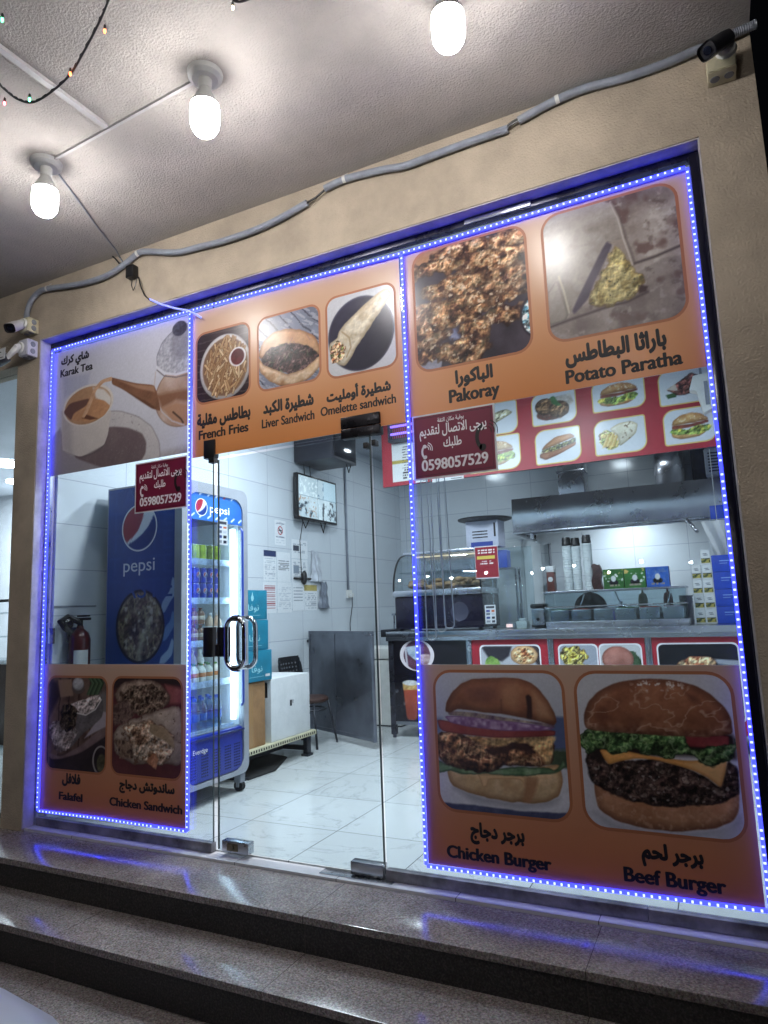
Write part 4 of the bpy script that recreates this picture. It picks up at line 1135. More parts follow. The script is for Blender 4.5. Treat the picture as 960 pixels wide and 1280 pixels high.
# --- burgers poster
t = poster('poster', 'large orange brown poster with chicken burger and beef burger low on the wide window', (-1.300, 0.094, 0.042, 0.978), [], (200, 168, 148), (192, 112, 68))
t['group'] = 'food posters on the shop glass'
def p_chb(p):
    k = np.clip((p.z - 0.6) / 0.35, 0, 1)[:, None]
    p.c = np.array((198, 202, 216)) * k + np.array((176, 182, 200)) * (1 - k)
    p.blob(p.dpoly([(-1.251,0.734), (-1.200,0.739), (-1.204,0.665), (-1.254,0.663)]), [(120, 136, 176)], soft=0.02)
    p.blob(p.dpoly([(-0.707,0.760), (-0.636,0.761), (-0.632,0.623), (-0.717,0.618)]), [(84, 100, 150)], soft=0.015)
    p.blob(p.dpoly([(-0.717,0.618), (-0.632,0.630), (-0.638,0.555), (-0.722,0.549)], 0.02), [(56, 70, 56), (74, 96, 66)], 20, 121, soft=0.015)
    p.blob(p.dpoly([(-1.262,0.499), (-0.637,0.569), (-0.645,0.368), (-0.807,0.359), (-1.108,0.360), (-1.269,0.360)]), [(198, 200, 210), (216, 218, 226)], 6, 122, soft=0.01)
    p.blob(p.dpoly([(-1.270,0.355), (-1.180,0.366), (-1.030,0.365), (-0.836,0.359), (-0.638,0.371), (-0.641,0.322), (-1.273,0.294)], 0.008), [(66, 74, 110), (84, 92, 130)], 16, 123, soft=0.008)
    p.mix(p.cover(p.dpoly([(-1.176,0.440), (-1.028,0.402), (-0.834,0.384), (-0.675,0.431), (-0.719,0.394), (-0.879,0.373), (-1.076,0.384)]), 0.03) * .5, (110, 112, 130))
    bun = p.dpoly([(-1.187,0.526), (-1.021,0.523), (-0.824,0.536), (-0.671,0.570), (-0.668,0.499), (-0.682,0.437), (-0.740,0.404), (-0.834,0.393), (-0.952,0.398), (-1.066,0.411), (-1.160,0.438), (-1.178,0.461)], 0.01)
    p.blob(bun, [(206, 164, 110), (226, 190, 140), (188, 142, 92)], 9, 124, soft=0.006, rim=0.025, rimcol=(146, 100, 62))
    p.mix(p.cover(p.dpoly([(-0.826,0.508), (-0.768,0.505), (-0.787,0.442), (-0.812,0.396), (-0.844,0.397), (-0.829,0.460)]), 0.015) * 0.7, (164, 108, 70))
    p.blob(p.dpoly([(-1.045,0.500), (-0.826,0.509), (-0.828,0.473), (-0.856,0.492), (-0.992,0.482), (-1.002,0.450), (-1.022,0.445), (-1.031,0.479)]), [(226, 184, 130)], soft=0.006, rim=0.008, rimcol=(176, 126, 80))
    p.blob(p.dpoly([(-1.243,0.559), (-1.195,0.533), (-1.021,0.516), (-0.890,0.540), (-0.722,0.548), (-0.698,0.537), (-0.656,0.584), (-0.647,0.560), (-0.695,0.527), (-0.768,0.514), (-0.826,0.504), (-0.930,0.504), (-1.022,0.501), (-1.101,0.496), (-1.172,0.505), (-1.238,0.494)], 0.012, 24), [(66, 100, 66), (104, 142, 96), (140, 172, 132)], 20, 126, soft=0.006, rim=0.01, rimcol=(40, 60, 42))
    pat = p.dpoly([(-1.231,0.664), (-1.154,0.682), (-0.990,0.639), (-0.816,0.658), (-0.698,0.681), (-0.689,0.633), (-0.710,0.564), (-0.765,0.545), (-0.890,0.544), (-0.991,0.509), (-1.108,0.510), (-1.211,0.539), (-1.228,0.590)], 0.025, 26)
    p.blob(pat, [(62, 36, 30), (116, 70, 46), (158, 104, 68), (196, 148, 104), (96, 56, 40)], 26, 127, soft=0.008, rim=0.02, rimcol=(44, 26, 26), contrast=2.4)
    p.blob(p.dpoly([(-1.099,0.662), (-0.920,0.664), (-0.684,0.685), (-0.699,0.592), (-0.735,0.562), (-0.761,0.602), (-0.817,0.641), (-0.908,0.615), (-0.992,0.617)], 0.03, 22), [(206, 156, 92), (224, 180, 118), (170, 114, 64)], 16, 128, soft=0.01, contrast=2.2)
    p.blob(p.dpoly([(-1.000,0.602), (-0.938,0.627), (-0.817,0.648), (-0.781,0.629), (-0.819,0.613), (-0.893,0.608), (-0.971,0.576)], 0.03, 24), [(74, 42, 34), (52, 30, 28)], 30, 129, soft=0.012)
    p.blob(p.dpoly([(-1.226,0.731), (-1.088,0.714), (-0.857,0.702), (-0.681,0.704), (-0.686,0.680), (-0.936,0.659), (-1.091,0.667), (-1.196,0.677), (-1.215,0.691)]), [(150, 52, 54), (172, 72, 66)], 12, 130, soft=0.006, rim=0.008, rimcol=(100, 34, 40))
    on = p.dpoly([(-1.190,0.746), (-1.102,0.749), (-0.915,0.739), (-0.724,0.720), (-0.681,0.713), (-0.740,0.699), (-0.918,0.691), (-1.073,0.702), (-1.161,0.717)])
    p.blob(on, [(128, 80, 140)], soft=0.005)
    p.mix(p.cover(on - 0.004, 0.004) * np.clip(p.n(50, 131, 2) * 1.6 - 0.4, 0, 1), (206, 176, 216))
    p.blob(p.dpoly([(-1.170,0.770), (-1.053,0.767), (-0.907,0.750), (-0.810,0.739), (-0.688,0.730), (-0.682,0.713), (-0.811,0.731), (-0.915,0.735), (-1.102,0.749), (-1.167,0.750)]), [(84, 58, 88), (196, 176, 150)], 26, 132, soft=0.006)
    top = p.dpoly([(-1.183,0.766), (-1.175,0.807), (-1.147,0.853), (-1.102,0.893), (-1.045,0.913), (-0.973,0.919), (-0.896,0.922), (-0.828,0.919), (-0.777,0.903), (-0.742,0.875), (-0.703,0.823), (-0.681,0.779), (-0.674,0.741), (-0.685,0.724), (-0.752,0.738), (-0.810,0.748), (-0.914,0.765), (-1.006,0.768), (-1.117,0.781), (-1.158,0.763)], 0.006)
    p.blob(top, [(150, 84, 52), (174, 104, 66), (138, 74, 48)], 7, 133, soft=0.006, rim=0.03, rimcol=(104, 56, 38))
    p.mix(p.cover(p.dpoly([(-1.078,0.891), (-0.951,0.904), (-0.907,0.865), (-0.926,0.814), (-1.042,0.818), (-1.088,0.854)]), 0.06) * 0.5, (112, 58, 54))
    p.mix(p.cover(p.dpoly([(-0.897,0.909), (-0.829,0.902), (-0.818,0.838), (-0.852,0.780), (-0.897,0.793), (-0.916,0.850)]), 0.05) * 0.5, (206, 140, 96))
    p.mix(p.cover(p.dpoly([(-0.765,0.860), (-0.711,0.812), (-0.693,0.757), (-0.744,0.749), (-0.771,0.783)]), 0.04) * 0.6, (214, 158, 112))
    p.mix(p.cover(p.dpoly([(-0.802,0.845), (-0.788,0.851), (-0.776,0.839), (-0.779,0.747), (-0.805,0.749), (-0.798,0.796)]), 0.008), (58, 30, 28))
    p.mix(p.cover(p.dline([(-0.914,0.825), (-0.915,0.771)], 0.004), 0.008) * .5, (96, 52, 40))
def p_beef(p):
    p.fill((204, 206, 216))
    p.blob(p.dpoly([(-0.589,0.400), (-0.447,0.357), (-0.231,0.330), (0.014,0.372), (0.009,0.323), (-0.596,0.313)]), [(186, 190, 204), (206, 208, 218)], 6, 141, soft=0.02)
    p.mix(p.cover(p.dpoly([(-0.553,0.389), (-0.442,0.336), (-0.231,0.327), (-0.055,0.362), (-0.005,0.426), (-0.010,0.380), (-0.232,0.317), (-0.479,0.325)]), 0.04) * .6, (140, 142, 158))
    bb = p.dpoly([(-0.542,0.506), (-0.502,0.480), (-0.326,0.466), (-0.125,0.482), (-0.001,0.519), (-0.010,0.439), (-0.032,0.401), (-0.099,0.364), (-0.230,0.340), (-0.351,0.338), (-0.462,0.357), (-0.530,0.398)], 0.006)
    p.blob(bb, [(178, 116, 78), (200, 140, 100), (156, 98, 66)], 10, 142, soft=0.006, rim=0.035, rimcol=(110, 66, 46))
    p.mix(p.cover(bb, .01) * np.clip((p.n(70, 143, 2) - .55) * 4, 0, 1) * .35, (226, 176, 140))
    pat = p.dpoly([(-0.568,0.592), (-0.557,0.622), (-0.519,0.635), (-0.479,0.579), (-0.413,0.600), (-0.300,0.612), (-0.181,0.588), (-0.118,0.558), (-0.064,0.522), (-0.028,0.625), (-0.000,0.599), (0.002,0.546), (-0.005,0.496), (-0.064,0.461), (-0.168,0.438), (-0.295,0.430), (-0.398,0.442), (-0.482,0.464), (-0.551,0.505)], 0.02, 28)
    p.blob(pat, [(44, 31, 31), (72, 52, 48), (98, 76, 68), (58, 42, 40), (118, 98, 90)], 32, 144, soft=0.008, rim=0.02, rimcol=(24, 16, 18), contrast=2.4)
    p.mix(p.cover(pat - .008, .01) * np.clip((p.n(70, 145, 2) - .74) * 9, 0, 1) * .7, (170, 156, 150))
    p.mix(p.cover(p.dpoly([(-0.556,0.629), (-0.340,0.713), (0.000,0.728), (0.003,0.626), (-0.029,0.624), (-0.177,0.629), (-0.419,0.615), (-0.509,0.581)]), 0.02), (44, 32, 30))
    ch = p.dpoly([(-0.506,0.636), (-0.417,0.637), (-0.313,0.621), (-0.166,0.609), (-0.031,0.631), (-0.043,0.576), (-0.064,0.516), (-0.106,0.552), (-0.156,0.575), (-0.207,0.589), (-0.293,0.607), (-0.363,0.608), (-0.428,0.593), (-0.474,0.576), (-0.492,0.604)])
    p.blob(ch, [(226, 150, 62), (236, 172, 90)], 8, 146, soft=0.006, rim=0.012, rimcol=(190, 112, 46))
    p.mix(p.cover(p.dpoly([(-0.180,0.598), (-0.032,0.624), (-0.063,0.521), (-0.118,0.564)]), 0.02) * .5, (240, 196, 140))
    p.blob(p.dpoly([(-0.223,0.707), (-0.017,0.715), (-0.020,0.676), (-0.070,0.662), (-0.174,0.664), (-0.240,0.675)]), [(142, 46, 52), (164, 66, 68)], 12, 147, soft=0.006, rim=0.008, rimcol=(92, 28, 36))
    let = p.dpoly([(-0.589,0.691), (-0.541,0.726), (-0.446,0.723), (-0.353,0.718), (-0.257,0.715), (-0.177,0.705), (-0.160,0.665), (-0.135,0.652), (-0.005,0.680), (0.003,0.704), (0.007,0.674), (-0.023,0.625), (-0.069,0.603), (-0.114,0.602), (-0.163,0.637), (-0.231,0.623), (-0.299,0.626), (-0.360,0.640), (-0.426,0.621), (-0.490,0.633), (-0.550,0.616), (-0.578,0.635)], 0.045, 24)
    p.blob(let, [(38, 66, 34), (70, 108, 54), (104, 142, 78), (52, 84, 44)], 28, 148, soft=0.006, rim=0.012, rimcol=(24, 38, 24), contrast=2.4, ridge=True)
    p.mix(p.cover(let - .004, .008) * np.clip((1 - np.abs(p.n(20, 149, 3) - .5) * 16), 0, 1) * .55, (170, 196, 140))
    top = p.dpoly([(-0.561,0.742), (-0.557,0.778), (-0.533,0.831), (-0.493,0.871), (-0.431,0.902), (-0.358,0.919), (-0.272,0.924), (-0.190,0.919), (-0.119,0.899), (-0.063,0.865), (-0.022,0.821), (-0.003,0.775), (-0.003,0.721), (-0.052,0.709), (-0.144,0.702), (-0.237,0.702), (-0.320,0.704), (-0.418,0.706), (-0.506,0.708), (-0.553,0.718)], 0.006)
    p.blob(top, [(146, 82, 54), (172, 104, 70), (132, 72, 48)], 8, 150, soft=0.006, rim=0.035, rimcol=(92, 50, 38))
    p.mix(p.cover(top - .01, .02) * np.clip(1 - np.abs(fbm(p.x * 1.5 + p.z, p.z * 2.5 - p.x, 8, 151, 3) - .5) * 22, 0, 1) * .55, (222, 180, 150))
    p.mix(p.cover(p.dpoly([(-0.394,0.915), (-0.272,0.924), (-0.178,0.911), (-0.153,0.883), (-0.277,0.873), (-0.360,0.886)]), .03) * np.clip((p.n(90, 152, 2) - .62) * 9, 0, 1), (230, 216, 206))
    p.mix(p.cover(p.dpoly([(-0.161,0.876), (-0.116,0.855), (-0.105,0.831), (-0.138,0.837)]), .02) * .6, (100, 54, 44))
    p.mix(p.cover(top, .01) * np.clip((p.z - [(-0.371,0.762)][0][1]) * -30, 0, 1) * .4 * np.clip(p.n(40, 153, 2) * 2 - .6, 0, 1), (206, 150, 118))
food(t, (-1.226, 0.340, -0.644, 0.942), p_chb, 0.075, step=0.003)
food(t, (-0.580, 0.330, 0.004, 0.942), p_beef, 0.08, step=0.003)
caption(t, 'برجر دجاج', (-1.092, 0.208, -0.846, 0.288), 0.058); caption(t, 'Chicken Burger', (-1.208, 0.119, -0.737, 0.181), 0.055)
caption(t, 'برجر لحم', (-0.376, 0.204, -0.15, 0.282), 0.058); caption(t, 'Beef Burger', (-0.45, 0.118, -0.08, 0.183), 0.05)

# --- maroon phone stickers
MAROON = mat('maroon vinyl', (112, 22, 54), 0.42, var=0.05, vscale=6)
MAROOND = mat('dark maroon line', (72, 12, 36), 0.42)
def handset(mb, c, h, w, y, sgn=1):
    """a telephone receiver: two ear pieces joined by a curved grip"""
    pts = []
    for k in range(13):
        a = math.radians(115 + 130 * k / 12)
        pts.append((c[0] + w * 0.55 + w * 0.85 * math.cos(a), c[1] + h * 0.52 * math.sin(a)))
    for k in range(13):
        a = math.radians(245 - 130 * k / 12)
        pts.append((c[0] + w * 0.55 + w * 0.52 * math.cos(a), c[1] + h * 0.36 * math.sin(a)))
    mb.add([(p[0], y, p[1]) for p in pts], [(i, i + 1, 24 - i, 25 - i) for i in range(12)])
    for s_ in (1, -1):
        e = []
        cx, cz = c[0] + w * 0.32, c[1] + s_ * h * 0.38
        for k in range(14):
            a = 2 * math.pi * k / 14
            px, pz = w * 0.34 * math.cos(a), h * 0.13 * math.sin(a)
            r = math.radians(-28 * s_)
            e.append((cx + px * math.cos(r) - pz * math.sin(r), y, cz + px * math.sin(r) + pz * math.cos(r)))
        mb.add(e, [tuple(range(14))])
    return mb
def waves(mb, c, r, y, n=3, w=0.0022):
    for i in range(n):
        rr = r * (0.4 + 0.3 * i)
        vs = []
        for k in range(9):
            a = math.radians(-20 + 90 * k / 8)
            vs += [(c[0] + (rr - w) * math.cos(a), y, c[1] + (rr - w) * math.sin(a)), (c[0] + (rr + w) * math.cos(a), y, c[1] + (rr + w) * math.sin(a))]
        mb.add(vs, [(2 * k, 2 * k + 1, 2 * k + 3, 2 * k + 2) for k in range(8)])
    return mb
def sticker(x0, z0, x1, z1, label, y=-0.0105):
    t = thing('sticker', label, 'sticker', ((x0 + x1) / 2, 0, z0), 'maroon phone stickers')
    W_, H_ = x1 - x0, z1 - z0
    X = lambda u: x0 + u * W_
    Z = lambda v: z0 + v * H_
    R_ = lambda u0, v0, u1, v1: (X(u0), Z(v0), X(u1), Z(v1))
    obj('backing', MB().box((x0, y, z0), (x1, y + 0.003, z1)), PAPER, t)
    obj('print', MB().box((X(.02), y - 0.0007, Z(.025)), (X(.98), y - .0001, Z(.975))), MAROON, t)
    mb = MB()
    for a, b, c, d in ((.04, .05, .96, .062), (.04, .938, .96, .95), (.04, .062, .047, .938), (.953, .062, .96, .938)):
        mb.box((X(a), y - 0.001, Z(b)), (X(c), y - .0007, Z(d)))
    obj('line', mb, MAROOND, t)
    mb = MB(); ty = y - 0.0014
    text_into(mb, 'بوفية مكان الثقة', R_(.32, .83, .64, .915), FY(ty), 0.012)
    text_into(mb, 'يرجى الاتصال لتقديم', R_(.09, .59, .90, .82), FY(ty), 0.022)
    text_into(mb, 'طلبك', R_(.38, .42, .60, .60), FY(ty), 0.022)
    text_into(mb, '0598057529', R_(.10, .12, .90, .30), FY(ty), 0.036)
    obj('lettering', mb, WINK, t)
    mb = MB(); handset(mb, (X(.125), Z(.42)), H_ * .22, W_ * .075, ty); waves(mb, (X(.165), Z(.46)), H_ * .1, ty)
    obj('phone_symbol', mb, WINK, t)
    mb = MB(); handset(mb, (X(.80), Z(.52)), H_ * .40, W_ * .13, ty); waves(mb, (X(.90), Z(.60)), H_ * .16, ty)
    obj('phone_symbol', mb, INK, t)
    return t
sticker(-1.286, 1.862, -0.862, 2.186, 'maroon phone number sticker on the wide window beneath the pakoray')
sticker(-3.158, 1.878, -2.742, 2.190, 'maroon phone number sticker on the narrow window beneath the tea kettle')

# ================================================================== soffit and wall fittings
def bulb(x, y, label):
    t = thing('soffit_bulb', label, 'light bulb', (x, y, SOF), 'bulbs on the canopy ceiling')
    P = (x, y, SOF)
    obj('ceiling_rose', MB().lathe([(0.0, -0.032), (0.055, -0.032), (0.072, -0.02), (0.076, 0.0)], P, seg=28), WHITE, t)
    obj('socket', MB().lathe([(0.030, -0.028), (0.028, -0.075), (0.024, -0.078)], P, seg=20), WHITE, t)
    obj('collar', MB().lathe([(0.024, -0.074), (0.030, -0.09), (0.049, -0.128), (0.0595, -0.148), (0.0605, -0.156)], P, seg=24), WHITE, t)
    obj('diffuser', MB().lathe([(0.0595, -0.156), (0.061, -0.175), (0.061, -0.228), (0.057, -0.254), (0.044, -0.276), (0.023, -0.288), (0.0, -0.291)], P, seg=28), BULBM, t)
    return t
bulb(-2.85, -0.92, 'lit white soffit bulb joined to the black adapter by a thin wire')
bulb(-1.765, -0.98, 'lit white bulb on the soffit between two others')
bulb(-0.69, -0.90, 'lit white bulb on the soffit cut by the top edge of the photo')

# two unseen bulbs, inferred from the trunking, added to brighten steps and lower facade
bulb(-2.43, -3.25, 'added unseen white soffit bulb at the viewer end of the wide trunking')
bulb(-0.55, -3.3, 'added unseen white soffit bulb over the landing, nearest the wall end, behind the viewer')

RACE = mat('white trunking', (186, 184, 184), 0.5, var=0.06, vscale=10)
def race(a, b, w, h, label):
    a = Vector((a[0], a[1], 0)); b = Vector((b[0], b[1], 0)); d = (b - a).normalized(); n = Vector((-d.y, d.x, 0)) * w / 2
    vs = [a + n, a - n, b - n, b + n]
    mb = MB().add([(v.x, v.y, SOF - h) for v in vs] + [(v.x, v.y, SOF + .001) for v in vs], [(0, 1, 2, 3), (4, 7, 6, 5), (0, 4, 5, 1), (1, 5, 6, 2), (2, 6, 7, 3), (3, 7, 4, 0)])
    o = obj('cable_trunking', mb, RACE); tag(o, label, 'cable trunking')
race((-2.44, -3.2), (-2.375, -0.965), 0.028, 0.016, 'wide white cable trunking running across the soffit towards the viewer')
race((-2.78, -0.925), (-1.84, -0.975), 0.014, 0.012, 'narrow white cable trunking between two soffit bulbs')
pts = [(-2.86, -0.85, SOF - .006), (-2.95, -0.66, SOF - .010), (-3.08, -0.40, SOF - .014), (-3.19, -0.17, SOF - .008), (-3.21, -0.118, SOF - .03), (-3.19, -0.118, SOF - .06)]
o = obj('bulb_wire', MB().tube(pts, 0.005), GREYP); tag(o, 'thin wire crossing the soffit from a bulb to the conduit', 'cable')

# grey conduit along the top of the wall, in three lengths
def smooth(p, n=6):
    out = []
    for i in range(len(p) - 1):
        a = Vector(p[max(i - 1, 0)]); b = Vector(p[i]); c = Vector(p[i + 1]); d = Vector(p[min(i + 2, len(p) - 1)])
        for k in range(n):
            t = k / n
            out.append(0.5 * ((2 * b) + (c - a) * t + (2 * a - 5 * b + 4 * c - d) * t * t + (3 * b - a - 3 * c + d) * t ** 3))
    out.append(Vector(p[-1]))
    return out
YC = -0.125
C3 = lambda L: [(p[0], YC, p[1]) for p in L]
c1 = smooth(C3([(-4.083,3.301), (-4.078,3.358), (-4.041,3.431), (-3.962,3.475), (-3.874,3.476), (-3.562,3.430), (-3.323,3.422), (-3.166,3.456), (-3.046,3.498), (-2.969,3.490), (-2.734,3.418), (-2.547,3.401), (-2.369,3.387), (-2.141,3.388), (-1.977,3.406), (-1.798,3.442)]))
c2 = smooth(C3([(-1.685,3.488), (-1.579,3.501), (-1.471,3.494), (-1.336,3.479), (-1.219,3.458), (-1.109,3.459), (-0.898,3.463), (-0.679,3.462)]))
c3 = smooth(C3([(-0.628,3.484), (-0.469,3.516), (-0.324,3.526), (-0.155,3.509), (0.008,3.507), (0.119,3.516), (0.174,3.516)]))
c4 = smooth(C3([(0.174,3.516), (0.240,3.524), (0.300,3.532), (0.361,3.537)]), 16)
cl = lambda px: None
def conduit(path, label, clips, rip=0.0):
    t = thing('wall_conduit', label, 'conduit', tuple(path[0]), 'lengths of grey conduit')
    obj('pipe', MB().tube(path, 0.0185, 12, ripple=rip), CONDUIT, t)
    for i in clips:
        i = min(i, len(path) - 2)
        p = path[i]; d = (path[i + 1] - path[i - 1]).normalized()
        mb = MB()
        u = Vector((0, -1, 0)); w = d.cross(u).normalized()
        vs = []
        for k in range(9):
            a = math.pi * k / 8
            q = w * math.cos(a) * 0.021 + u * math.sin(a) * 0.021
            for s_ in (-0.009, 0.009): vs.append(p + q + d * s_)
        for s_ in (-.009, .009): vs.append(p - w * .045 + d * s_ + Vector((0, .02, 0)))
        mb.add(vs, [(2 * k, 2 * k + 1, 2 * k + 3, 2 * k + 2) for k in range(8)] + [(16, 17, 19, 18)], True)
        obj('clip', mb, WHITE, t)
conduit(c1, 'long sagging grey conduit from the corner cameras past the adapter', [24, 48])
conduit(c2, 'straight grey conduit length above the door between two gaps', [7])
conduit(c3, 'rising grey conduit length above the burger window', [7])
conduit(c4, 'ribbed flexible conduit end above the camera at the wall end', [22], 0.05)
o = obj('bare_cable', MB().tube(C3([(-1.814,3.440), (-1.742,3.455), (-1.675,3.487)]), 0.006), BLACK); tag(o, 'bare black cable in the gap left of the straight conduit', 'cable')
o = obj('bare_cable', MB().tube(C3([(-0.689,3.465), (-0.655,3.479), (-0.620,3.485)]), 0.006).tube([(p[0], YC, p[1] + .012) for p in [(-0.689,3.465), (-0.655,3.479), (-0.620,3.485)]], 0.004), BLACK); tag(o, 'bare black cables in the gap before the rising conduit', 'cable')

# security cameras
def camera(name_label, boxc, boxs, body_from, body_to, mbox, label_box):
    x, y, z = boxc; w, h = boxs
    t = thing('junction_box', label_box, 'junction box', (x, y, z), 'junction boxes behind the cameras')
    obj('case', MB().box((x - w / 2, -0.1, z - h / 2), (x + w / 2, -0.1 - w * .85, z + h / 2), 0.006), mbox, t)
    mb = MB().box((x - w / 2 + .004, -0.1 - w * .85 - .004, z - h / 2 + .004), (x + w / 2 - .004, -0.1 - w * .85, z + h / 2 - .004), 0.002)
    obj('lid', mb, mbox, t)
    mb = MB()
    for k in (-.25, .25):
        mb.lathe([(0.0, -0.003), (0.017, -0.003), (0.019, 0.001)], (x + k * w, -0.1 - w * .42, z - h / 2), seg=14)
    for k in (-.2, .22):
        mb.lathe([(0.0, 0.003), (0.017, 0.003), (0.019, -0.001)], (x + w / 2, -0.1 - w * .42, z + k * h), 'X', seg=14)
    obj('knockout', mb, GREYP, t)
    return t
def bullet(t0, a, b, r, label, mbody, mount):
    """a boxy outdoor camera from its back end a to its lens end b"""
    a, b = Vector(a), Vector(b)
    t = thing('security_camera', label, 'security camera', tuple(mount), 'wall cameras')
    d = (b - a).normalized(); up = Vector((0, 0, 1)); s = d.cross(up).normalized(); u = s.cross(d)
    def sec(p, k, n=16):
        vs = []
        for i in range(n):
            an = 2 * math.pi * i / n
            cx, cy = math.cos(an), math.sin(an)
            e = 0.62
            cx = math.copysign(abs(cx) ** e, cx); cy = math.copysign(abs(cy) ** e, cy)
            vs.append(p + s * cx * r * k + u * cy * r * k * 0.86)
        return vs
    L = [sec(a, .55), sec(a + d * .008, .92), sec(a + d * .05, 1.0), sec(b, 1.03)]
    mb = MB(); n = 16
    mb.add([v for k in L for v in k], [(j * n + i, j * n + (i + 1) % n, (j + 1) * n + (i + 1) % n, (j + 1) * n + i) for j in range(3) for i in range(n)] + [tuple(range(n))], True)
    bo = obj('body', mb, mbody, t)
    R_ = sec(b, 1.03); Q = sec(b - d * .012, .88)
    mb = MB().add(R_ + Q, [(i, (i + 1) % n, n + (i + 1) % n, n + i) for i in range(n)] + [tuple(range(n, 2 * n))])
    obj('face', mb, BLACK, t)
    mb = MB().cyl(b - d * .011, b - d * .006, r * .45, seg=18)
    obj('lens', mb, mat('lens glass', (20, 24, 40), 0.06, coat=1.0), t)
    mb = MB().tube([mount, Vector(mount) + Vector((0, -.02, .0)), a + d * .03 - u * r * .5], [0.030, 0.024, 0.014], 12).lathe([(0.0, -.012), (0.036, -.012), (0.042, 0.004)], tuple(mount), 'Y', 20)
    obj('bracket', mb, WHITE, t)
    mb = MB().box((-.001, 0, 0), (0, 0, 0))
    return t
RC_F, RC_B, RC_M = (0.161, -0.30, 3.359), (0.246, -0.205, 3.458), (0.235, -0.195, 3.42)
LC_F, LC_B, LC_M = (-3.985, -0.31, 3.15), (-4.03, -0.215, 3.222), (-4.035, -0.182, 3.238)
DKC = mat('dark grey camera', (66, 68, 74), 0.45, var=0.1, vscale=14)
camera('', (0.215, -0.1, 3.395), (0.105, 0.105), None, None, IVORY, 'ivory junction box beneath the ribbed conduit at the wall end')
bullet(None, RC_B, RC_F, 0.036, 'dark grey security camera on the ivory box at the wall end, facing the street', DKC, RC_M)
camera('', (-4.03, -0.1, 3.235), (0.09, 0.10), None, None, IVORY, 'ivory junction box at the lower end of the long conduit')
bullet(None, LC_B, LC_F, 0.036, 'white security camera with black face on the ivory box above the pillar', WHITE, LC_M)
camera('', (-4.03, -0.1, 3.075), (0.09, 0.115), None, None, mat('pale grey box', (196, 196, 206), 0.5, var=.05, vscale=20), 'pale grey junction box below the ivory one on the pillar')
bullet(None, (-4.12, -0.225, 3.02), (-4.33, -0.30, 2.92), 0.042, 'dark camera with a white tag on the pale grey box above the pillar', DKC, (-4.055, -0.18, 3.075))
o = obj('paper_tag', MB().box((-4.165, -0.275, 2.975), (-4.075, -0.272, 3.05), M=None), PAPER); tag(o, 'white paper tag tied to the dark camera above the pillar', 'tag')
obj('print', MB().box((-4.145, -0.2755, 3.022), (-4.11, -0.2751, 3.028)).box((-4.15, -0.2755, 2.985), (-4.09, -0.2751, 2.99)), INK, o)

# string of small coloured lights hanging under the soffit
def fairy(path, lamps, label):
    t = thing('string_light', label, 'string light', tuple(path[0]), 'string lights')
    q = smooth(path, 8)
    mb = MB().tube(q, 0.0045, 6).tube([p + Vector((0.004 * math.sin(i * 1.9), 0.004 * math.cos(i * 1.9), 0.003)) for i, p in enumerate(q)], 0.003, 5)
    obj('cord', mb, BLACK, t)
    for p, c in lamps:
        col = {'r': (255, 120, 60), 'g': (90, 255, 170), 'w': (255, 236, 200), 'p': (255, 110, 120)}[c]
        mm = MATS.get('lamp ' + c) or emit_mat('lamp ' + c, col, 6.0)
        b = obj('lamp', MB().lathe([(0, 0), (.004, -.001), (.005, -.008), (.003, -.016), (0, -.019)], p, seg=10), mm, t)
        obj('holder', MB().lathe([(.003, .018), (.005, .013), (.005, -.001), (0, -.001)], p, seg=8), BLACK, b)
FZ = lambda L: [(p[0], p[1], 3.40) for p in L]
fairy(FZ([(-1.596,-1.593), (-1.723,-1.526), (-1.826,-1.478), (-1.988,-1.412), (-2.131,-1.361), (-2.287,-1.336), (-2.383,-1.338), (-2.418,-1.378), (-2.416,-1.437), (-2.398,-1.503)]), [((p[0], p[1], 3.392), c) for p, c in zip([(-1.825,-1.454), (-2.102,-1.378), (-2.360,-1.366), (-2.468,-1.401), (-2.105,-1.660)], 'rrgpg')], 'black cord of tiny coloured lights looping below the soffit at the upper left corner')
fairy(FZ([(-1.315,-1.409), (-1.347,-1.344), (-1.324,-1.303), (-1.226,-1.293)]), [((p[0], p[1], 3.392), c) for p, c in zip([(-1.352,-1.308)], 'w')], 'short black cord of tiny lights at the top edge of the photo')

# ================================================================== inside the shop
def shop_lamp(x, y, label, e=INDOOR):
    t = thing('downlight', label, 'ceiling light', (x, y, 3.238), 'shop ceiling lights')
    obj('trim', MB().lathe([(0.13, 0.0), (0.145, -0.008), (0.13, -0.014)], (x, y, 3.238), seg=28), WHITE, t)
    obj('diffuser', MB().lathe([(0.0, -0.013), (0.129, -0.012)], (x, y, 3.238), seg=28), LAMPM, t)
    l = bpy.data.lights.new('downlight_lamp', 'AREA'); l.shape = 'DISK'; l.size = 0.26; l.energy = e; l.color = (0.90, 0.94, 1.0)
    lo = bpy.data.objects.new('downlight_lamp', l); COL.objects.link(lo); lo.parent = t; lo.location = (0, 0, -0.022)
shop_lamp(-2.9, 1.65, 'round shop ceiling light in front of the fridge')
shop_lamp(-2.3, 0.75, 'round shop ceiling light just inside the door', INDOOR * 1.5)
shop_lamp(-1.2, 1.6, 'round shop ceiling light above the customer floor')
shop_lamp(-2.9, 4.3, 'round shop ceiling light near the hanging recorder box', INDOOR * .25)
shop_lamp(-1.1, 4.0, 'round shop ceiling light behind the menu board', INDOOR * .25)
shop_lamp(-0.4, 5.15, 'round light under the cooking hood', 0.01)
hl = bpy.data.objects['downlight.005']; hl.location = (-0.9, 5.1, 2.30)
for ch in hl.children:
    if ch.type == 'LIGHT': ch.data.energy = INDOOR * 0.38
